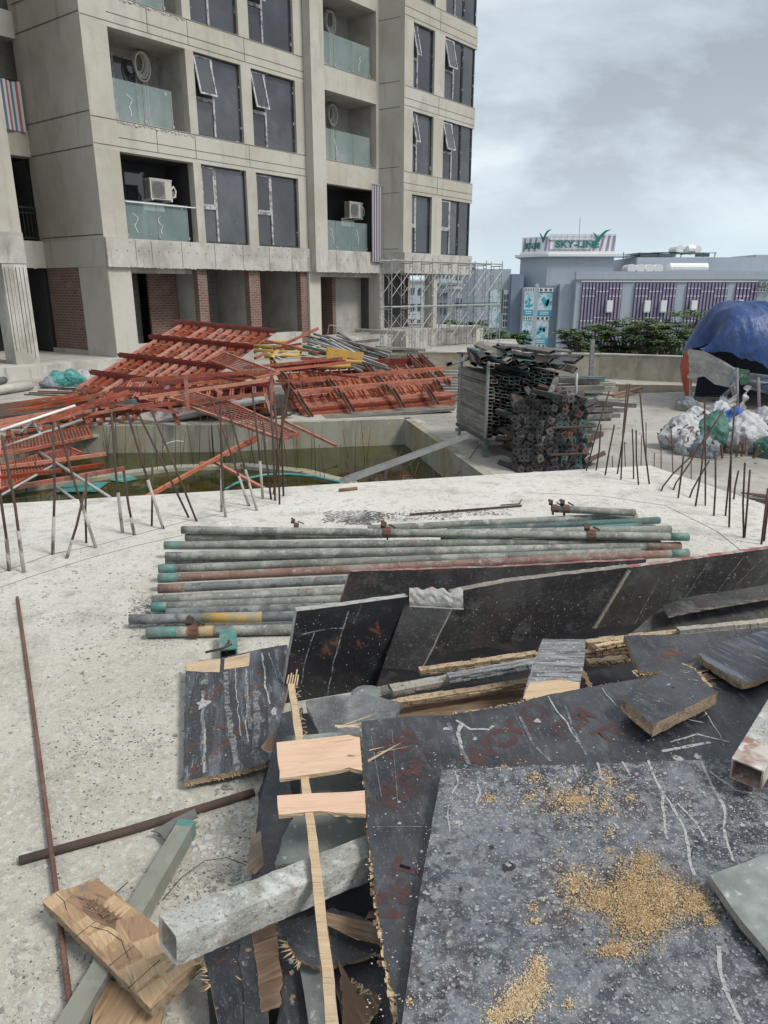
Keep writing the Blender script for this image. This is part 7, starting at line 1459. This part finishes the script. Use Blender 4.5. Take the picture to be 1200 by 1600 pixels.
sheet('pale_ply_chunk', 'lower of two pale broken ply chunks sticking out left of the printed sheet', 'plywood chunk', [(434,1243,.325), (566,1236,.328), (436,1272,.322)], [(433,1243,.002),(500,1239,.002),(570,1235,.002),(572,1272,.006),(540,1270,.004),(500,1267,.002),(436,1273,.002)], .012, ['woodpink', 'wood'], seed=31)
sheet('brown_veneer_piece', 'small curled brown veneer piece right of the streaked floor sheet', 'veneer', [(425,1160,.16), (478,1128,.18), (430,1172,.16)], [(408,1166,.003), (430,1140,.002), (470,1128,.003), (480,1150,.003), (440,1172,.005), (418,1174,.005)], .004, ['woodbrown', 'wood'], seed=32)
# layered dark debris in the hollow left of the printed sheet
DB = [
 ('dark_ply_piece','grey-black ply piece under the two pale chunks', [(460,1160,.25),(600,1160,.26),(430,1340,.17)], [(448,1150,.003),(600,1140),(602,1335),(560,1330,.004),(430,1352,.004),(440,1310,.004),(466,1268,.002),(470,1220,.002)], 'greypanel', .014),
 ('dark_ply_piece','crumpled black film piece left of the pale chunks', [(400,1250,.12),(450,1250,.14),(400,1400,.08)], [(412,1245,.004),(448,1205,.004),(462,1260,.006),(440,1320,.006),(425,1380,.006),(400,1375,.005)], 'film', .010),
 ('brown_veneer_piece','brown veneer flake beside the crumpled black film', [(388,1330,.10),(410,1300,.11),(388,1370,.09)], [(392,1312,.003),(408,1296,.003),(412,1352,.004),(398,1366,.004),(386,1360,.003)], 'woodbrown', .004),
 ('dark_ply_strip','leftmost black strip under the cement-caked tube', [(316,1480,.13),(372,1462,.13),(345,1600,.11)], [(316,1480,.0015),(372,1458,.003),(382,1520,.003),(395,1620,.003),(350,1640),(330,1540,.002)], 'film', .012),
 ('dark_ply_strip','second black strip, chipped with pale wood along its left edge', [(374,1450,.135),(402,1440,.135),(390,1600,.115)], [(372,1452,.004),(398,1440,.002),(405,1500,.002),(418,1570,.003),(422,1640),(385,1640),(380,1540,.005)], 'film', .010),
 ('brown_veneer_strip','brown layered veneer strip between the black strips under the tube', [(395,1445,.14),(432,1432,.14),(408,1570,.12)], [(393,1448,.002),(430,1434,.003),(434,1480,.004),(441,1530,.007),(436,1572,.007),(408,1580,.004),(402,1520,.002)], 'woodbrown', .006),
 ('dark_ply_strip','ragged black strip in the shadow right of the brown veneer', [(436,1440,.09),(480,1440,.09),(440,1600,.08)], [(434,1440,.003),(478,1430,.004),(482,1520,.006),(500,1640,.006),(425,1640),(440,1560,.007)], 'film', .012),
 ('grey_ply_slat','smooth grey slat left of the long splinter at the bottom', [(468,1500,.115),(510,1500,.12),(485,1600,.11)], [(466,1502,.003),(505,1490,.002),(532,1640),(488,1640),(478,1570,.0015)], 'greypanel', .012),
 ('dark_ply_piece','purple-black broken piece behind the long splinter', [(448,1475,.16),(590,1440,.18),(470,1505,.15)], [(449,1470,.004),(462,1440,.003),(520,1418,.004),(585,1440,.006),(602,1490,.006),(560,1500,.005),(500,1512,.005),(470,1502,.005)], 'film', .014),
 ('curved_veneer','curved brown veneer band right of the long splinter', [(508,1424,.21),(592,1452,.20),(510,1446,.20)], [(505,1424,.002),(540,1432,.002),(600,1446,.003),(602,1478,.004),(560,1468,.002),(508,1444,.002)], 'woodbrown', .003),
 ('dark_ply_piece','black sheet fragment in the deep hollow right of the splinter', [(520,1490,.12),(600,1500,.13),(560,1600,.12)], [(515,1488,.005),(600,1480,.004),(622,1640),(540,1640),(530,1560,.005)], 'film', .012),
 ('torn_brown_ply','torn tan ply fragment with hairy edges near the bottom centre', [(528,1496,.16),(592,1555,.16),(545,1610,.14)], [(527,1494,.003),(541,1520,.006),(556,1552,.008),(592,1556,.008),(590,1580,.008),(568,1600,.008),(574,1640),(532,1640),(536,1570,.006)], 'woodbrown', .006)]
for i, (nm, lab, pl, ol, mt_, th) in enumerate(DB):
    s_ = sheet(nm, lab, 'plywood fragment', pl, ol, th, [mt_, 'plyedge' if mt_ != 'greypanel' else 'plyedgegrey'], seed=40+i, step=.008)
    if i in (3, 4, 6, 8, 11): splinters(s_, [ol[0][:2], ol[-1][:2]] if i != 11 else [(545,1530), (590,1560), (570,1600)], 26 if i != 11 else 90, .03, 'wood', .9, side=-1, w_=.0022)
    if i == 3: printed(s_, 'D', 335, 1500, 352, 1493, .035, bold=.002)
    if i in (3, 4, 8): 
        for k in range(4): splat(s_, U(ol[0][0]+8, ol[1][0]-8), U(1480, 1580), U(.003, .007), 'dripgrey' if k % 2 else 'woodbrown', 'chip_mark')
# cement-caked square tube
a, b = P(262, 1470, .325), P(600, 1330, .225); m = MB(); d = (b-a).normalized(); t = thing('cement_caked_tube', 'square steel tube thickly caked in grey cement, its open end jutting left', 'steel tube', a)
me_ = None; n = 60; rn = random.Random(4); w2, h2 = .035, .038; sdv = d.cross(Vector((0,0,1))).normalized(); upv = sdv.cross(d)
prof = [(-1,-1),(-.5,-1),(0,-1),(.5,-1),(1,-1),(1,-.5),(1,0),(1,.5),(1,1),(.5,1),(0,1),(-.5,1),(-1,1),(-1,.5),(-1,0),(-1,-.5)]; vs = []
for i in range(n+1):
    f = i/n; c = a+(b-a)*f
    for (px_, py_) in prof:
        r_ = .93 if abs(px_) == 1 and abs(py_) == 1 else 1; q = 1+.05*noise.noise(Vector((f*14, px_*1.3, py_*1.3)))+.025*noise.noise(Vector((f*50, px_*3, py_*3)))
        vs.append(c+sdv*px_*w2*r_*q+upv*py_*h2*r_*q+(d*((.004*(px_+1)-.004*(py_+1)+.008*noise.noise(Vector((px_*2, py_*2, 3))))*max(0, 1-i/4))))
k = len(prof); m.add(vs, [(i*k+j, i*k+(j+1) % k, (i+1)*k+(j+1) % k, (i+1)*k+j) for i in range(n) for j in range(k)])
m.build('tube_body', 'cementbeam', t, smooth=False)
m = MB(); inn = [a+sdv*px_*w2*.80+upv*py_*h2*.80+d*(.004*(px_*.8+1)-.004*(py_*.8+1)+.003) for px_, py_ in prof]; m.add(vs[:k]+inn+[p+d*.25 for p in inn], [(j, (j+1) % k, k+(j+1) % k, k+j) for j in range(k)]+[(k+j, k+(j+1) % k, 2*k+(j+1) % k, 2*k+j) for j in range(k)]+[tuple(range(2*k, 3*k))])
m.build('open_mouth', 'tuberust', t)
m = MB()
# ---- streaked sheet lying on the slab left of the pile
S11 = sheet('streaked_floor_sheet', 'black sheet with orange print and pale drips lying on the slab below the pipes', 'plywood sheet', [(290,1036,.060), (447,1010,.085), (286,1220,.040)],
    [(290,1036,.002), (345,1028,.002), (390,1018,.004), (418,1012,.004), (449,1007,.005), (453,1060), (436,1130,.002), (428,1180,.006), (415,1192,.005), (350,1208,.003), (286,1221,.003)], .020, ['filmstreak', 'plyedge'], seed=33)
sheet('bare_wood_patch', '', '', [(290,1036,.062), (447,1010,.087), (286,1220,.042)], [(291,1036,.0015), (344,1029,.001), (343,1050,.002), (318,1050,.001), (291,1048,.001)], .001, ['wood', 'wood'], parent=S11, seed=34)
sheet('bare_wood_patch', '', '', [(290,1036,.062), (447,1010,.087), (286,1220,.042)], [(351,1029,.001), (390,1020,.002), (389,1040,.001), (350,1046,.001)], .001, ['wood', 'wood'], parent=S11, seed=35)
printed(S11, 'PLYWOOD', 300, 1208, 365, 1150, .046, bold=.003); printed(S11, 'VINAM', 292, 1180, 350, 1135, .058, bold=.004); printed(S11, 'PLYWOOD', 350, 1165, 420, 1100, .050, bold=.003); printed(S11, 'VINAM', 300, 1110, 355, 1070, .055, bold=.003); printed(S11, 'WOOD', 372, 1100, 415, 1060, .055, bold=.003); printed(S11, 'AM', 395, 1060, 425, 1035, .055, bold=.003); printed(S11, 'film faced ply', 305, 1214, 360, 1172, .020); printed(S11, 'film faced ply', 325, 1140, 365, 1108, .020)
drips(S11, [([(352,1050),(355,1100),(362,1150),(372,1205)], .014), ([(322,1052),(318,1070)], .012), ([(384,1042),(386,1090),(392,1140)], .009), ([(400,1080),(402,1130),(398,1180)], .016), ([(432,1015),(436,1060)], .006), ([(318,1080),(317,1150),(320,1208)], .008)], mat='dripgrey', name='grey_streaks')
drips(S11, [([(316,1080),(316,1120),(320,1160),(318,1208)], .005), ([(367,1045),(370,1090),(376,1150)], .0022), ([(384,1045),(387,1090),(384,1130),(388,1160)], .003), ([(420,1020),(434,1060)], .002), ([(430,1018),(440,1065)], .0015), ([(410,1020),(414,1070),(422,1100)], .004)])
splat(S11, 317, 1100, .026, 'drip', sq=1.4); splat(S11, 405, 1125, .03, 'dripgrey'); splat(S11, 428, 1112, .014, 'drip', sq=1.8)
m = MB()
for (a, b) in (((308,1050),(293,1120)), ((334,1052),(330,1090)), ((363,1050),(358,1130)), ((358,1130),(363,1205)), ((389,1050),(394,1195)), ((417,1015),(417,1150)), ((345,1030),(345,1048))): m.beam(S11.loc(*a, .0004), S11.loc(*b, .0004), .0013, .001)
kid(S11, m, 'film_cracks', 'black')
splinters(S11, [(286,1221), (350,1208), (415,1192)], 110, .02, 'wood', 1.3, side=-1, w_=.002, dz=-.012)
speckle(S11, [(290,1030,445,1210,1)], 700, .0005, .0030, 'fleck', seed=12)
# ---- lower left: broken ply with bare veneer
SQ2 = sheet('brown_ply_offcut', 'brown ply offcut mostly under the patchy one at the bottom left', 'plywood offcut', [(165,1535,.03), (258,1560,.03), (140,1620,.03)], [(168,1530,.003), (260,1555,.002), (238,1660), (130,1660), (146,1580,.002)], .014, ['woodpatch', 'plyedge'], seed=36)
SQ = sheet('patchy_ply_offcut', 'ply offcut with bare patchy golden-brown veneer lying over the long rebar', 'plywood offcut', [(65,1407,.075), (150,1370,.085), (235,1575,.085)],
    [(65,1407,.002), (90,1392,.004), (120,1384,.005), (150,1370,.003), (200,1412,.002), (262,1462,.003), (314,1500,.004), (275,1540,.003), (235,1576,.0015), (150,1490,.0015)], .030, ['woodpatch', 'plyedge'], seed=37)
for k_, (ol_, mt_) in enumerate(((((66,1408),(90,1394),(104,1406),(82,1422)),'woodlight'), (((104,1406),(120,1390),(150,1374),(176,1396),(140,1424)),'wooddark'), (((120,1440),(150,1420),(168,1436),(138,1458)),'woodlight'), (((176,1396),(205,1418),(186,1436),(160,1414)),'woodlight'),
   (((186,1440),(222,1428),(250,1452),(205,1470)),'wooddark'), (((206,1474),(252,1456),(280,1478),(228,1500)),'woodlight'), (((168,1490),(204,1474),(222,1492),(182,1512)),'wooddark'), (((184,1516),(224,1498),(246,1520),(214,1548)),'woodlight'), (((240,1512),(282,1484),(308,1504),(262,1536)),'woodlight'), (((138,1462),(170,1446),(186,1462),(156,1484)),'woodlight'), (((216,1552),(250,1526),(262,1540),(234,1572)),'woodlight'))):
    sheet('veneer_patch', '', '', [(65,1407,.0757), (150,1370,.0857), (235,1575,.0857)], [(u_+U(-2,2), v_+U(-2,2), .0012) for u_, v_ in ol_], .0006, [mt_, mt_], parent=SQ, seed=300+k_)
rn = random.Random(6)
sheet('torn_veneer_hollow', '', '', [(65,1407,.0765), (150,1370,.0865), (235,1575,.0865)], [(122,1400,.004), (150,1408,.004), (182,1435,.004), (180,1452,.003), (150,1440,.004), (130,1422,.004)], .001, ['woodbrown', 'woodbrown'], parent=SQ, seed=38)
splinters(SQ, [(130,1405), (175,1440)], 40, .03, 'woodbrown', .5, side=1, dz=.004, w_=.004)
m = MB()
for path in ([(88,1397),(100,1408),(104,1422)], [(142,1448),(168,1455),(190,1470),(200,1498)], [(110,1470),(150,1440)], [(170,1510),(210,1478)], [(200,1545),(250,1500)]):
    for a, b in zip(path, path[1:]): m.beam(SQ.loc(*a, .0005), SQ.loc(*b, .0005), .0015, .0012)
kid(SQ, m, 'veneer_cracks', 'black'); splat(SQ, 132, 1388, .012, 'dripgrey'); splat(SQ, 268, 1510, .016, 'dripgrey'); splat(SQ, 148, 1420, .008, 'drip')
a, b = P(293, 1292, .028), P(80, 1660, .032); m = MB(); m.boxtube(a, b, .05, .05, .004); t = thing('square_tube', 'grey-green square tube lying diagonally under the patchy ply offcut', 'steel tube', b); m.build('tube_body', 'tubegreen', t)
m = MB(); d = (b-a).normalized(); m.boxtube(a-d*.001, a+d*.025, .0512, .0512, .0045); m.build('teal_end', 'teal', t)
m = MB(); m.tube([P(30, 1345, .010), P(200, 1298, .011), P(397, 1238, .012)], .0135, 10, inner=.8); one(m, 'rusty_pipe', 'rust', 'rusty cement-blotched pipe lying across the slab under the long rebar', 'pipe', smooth=True)
sheet('bent_sheet_piece', 'thin bent brown-grey strip at the teal end of the square tube', 'metal strip', [(236,1300,.03), (306,1266,.05), (262,1312,.03)], [(235,1299,.002), (270,1280,.001), (304,1263,.001), (309,1276,.001), (268,1296,.001), (260,1314,.002), (250,1302,.002)], .003, ['steelheap', 'rust'], seed=39)
# long ribbed rebar
a, b = P(27, 933, .010), P(117, 1640, .022); L_ = (b-a).length; d = b-a; m = MB(); n = int(L_/.0075); pts = []; rs = []
for i in range(n+1):
    f = i/n; pts.append(a+d*f+Vector((.006*math.sin(f*3), 0, 0))); rs.append(.0082 if i % 2 else .0070)
m.tube(pts, rs, 7); m2 = one(m, 'long_rebar', 'rustred', 'single long ribbed rusty rebar lying down the left side of the slab', 'rebar', loc=a, smooth=False)
def wire(pts, r_, lab): 
    m = MB(); m.tube(pts, r_, 5); return one(m, 'thin_wire', 'rust', lab, 'wire', smooth=True)
wire([P(200, 1378, .02), P(175, 1400, .04), P(168, 1402, .05)], .0013, 'short thin wire above the patchy ply offcut')
wire([P(255, 1405, .01), P(285, 1370, .02), P(320, 1345, .03), P(355, 1340, .03), P(385, 1352, .03)], .0012, 'thin curved wire between the caked tube and the black film')
wire([P(760, 905-80, .01), P(815, 783, .01)], .0001, 'x') if False else None
m = MB(); m.tube([P(782, 789, .006), P(812, 787, .006), P(815, 780, .02)], .004, 5); one(m, 'bent_nail_bar', 'rust', 'small bent bar lying on the slab behind the pipes', 'steel bar', smooth=True)
m = MB(); m.tube([P(530, 766, .012), P(558, 763, .012)], .014, 8); one(m, 'pipe_stub', 'woodbrown', 'short brown stub lying near the pit edge of the slab', 'pipe stub', smooth=True)
# fine concrete line joints scored in the slab
m = MB()
for pl in ([(0,918),(60,897),(140,872),(215,852),(300,833)], [(0,895),(80,866),(160,850),(300,812),(420,788)], [(830,770),(940,775),(1040,790),(1120,830),(1170,870)]):
    for a, b in zip(pl, pl[1:]): m.beam(P(*a, SLAB+.0005), P(*b, SLAB+.0005), .004, .002)
o = m.build('chalk_lines', 'groove', None); o['kind'] = 'structure'; o.name = 'slab_setting_lines'
# ---- loose chips and dust on the slab
def chips(name, label, areas, n, smin, smax, mat, seed, z=SLAB, flat_=.35):
    rn = random.Random(seed); m = MB()
    for i in range(n):
        u0, v0, u1, v1 = rn.choice(areas); p = P(rn.uniform(u0, u1), rn.uniform(v0, v1), z); s_ = smin+(smax-smin)*rn.random()**4
        
        if noise.noise(Vector((p.x*2.3, p.y*2.3, seed)))+.5*noise.noise(Vector((p.x*8, p.y*8, seed+3))) < rn.uniform(-.45, .25) and name != 'dark_chip_strip': continue
        k = rn.choice((4, 5, 5, 6)); a0 = rn.uniform(0, 6.28); h = s_*flat_*rn.uniform(.4, 1); b = [p+Vector((math.cos(a0+j/k*6.283)*s_*rn.uniform(.5, 1.2), math.sin(a0+j/k*6.283)*s_*rn.uniform(.4, 1), .0003)) for j in range(k)]
        tl = Vector((rn.gauss(0, .2), rn.gauss(0, .2), 0)); tp = [q*.8+p*.2+Vector((0, 0, h+(q-p).dot(tl)*.6+.0006)) for q in b]
        m.add(b+tp, [tuple(range(k, 2*k))]+[(j, (j+1) % k, k+(j+1) % k, k+j) for j in range(k)])
    o = m.build(name, mat, None, fixn=False); return tag(o, label, 'debris', kind='stuff')
W_A = [(0,960,300,1300),(20,1000,290,1600),(100,940,280,1200),(200,930,300,1010)]
chips('concrete_chips', 'grey concrete chips and grit scattered over the near left of the slab', W_A+[(0,880,260,1000),(120,1280,420,1420),(0,1350,200,1600),(300,1230,420,1460)], 5600, .0010, .012, 'chip', 1)
chips('dark_grit', 'dark grit scattered over the near left of the slab', W_A+[(0,1100,320,1600),(0,860,250,1000),(200,940,440,1010),(250,1210,420,1420)], 9000, .0007, .0055, 'chipdark', 2)
chips('pale_flakes', 'pale thin concrete flakes beside the left ends of the pipes', [(205,925,245,965),(215,890,250,950),(290,1250,420,1330),(240,900,262,960),(330,1220,400,1260),(205,880,260,970)], 800, .0015, .018, 'chip', 3, flat_=.2)
chips('dark_chip_strip', 'strip of dark broken chips lying behind the pipe stack', [(505,798,600,817),(510,802,640,815),(560,800,720,812),(640,796,800,806),(540,806,580,820),(505,800,600,815)], 3400, .002, .015, 'chipdark', 4, flat_=.25)
chips('pale_grit', 'pale grit around the feet of the starter bars', [(150,800,420,850),(500,770,1000,800),(900,755,1190,850),(420,780,560,830),(180,840,260,900),(1000,790,1180,860)], 1300, .0015, .010, 'chip', 5)
chips('deck_grit', 'grit scattered over the lower deck', [(940,640,1200,740),(760,690,900,735),(560,655,720,665),(960,620,1100,700)], 700, .004, .03, 'chipdark', 6, z=DECK)
m = MB(); m.beam(P(640, 804, .010), P(815, 790, .010), .012, .012); one(m, 'thin_rod', 'rust', 'thin dark rod lying along the chip strip behind the pipes', 'rod')
for o in list(bpy.data.objects):
    if 'frame_world' in o: del o['frame_world']
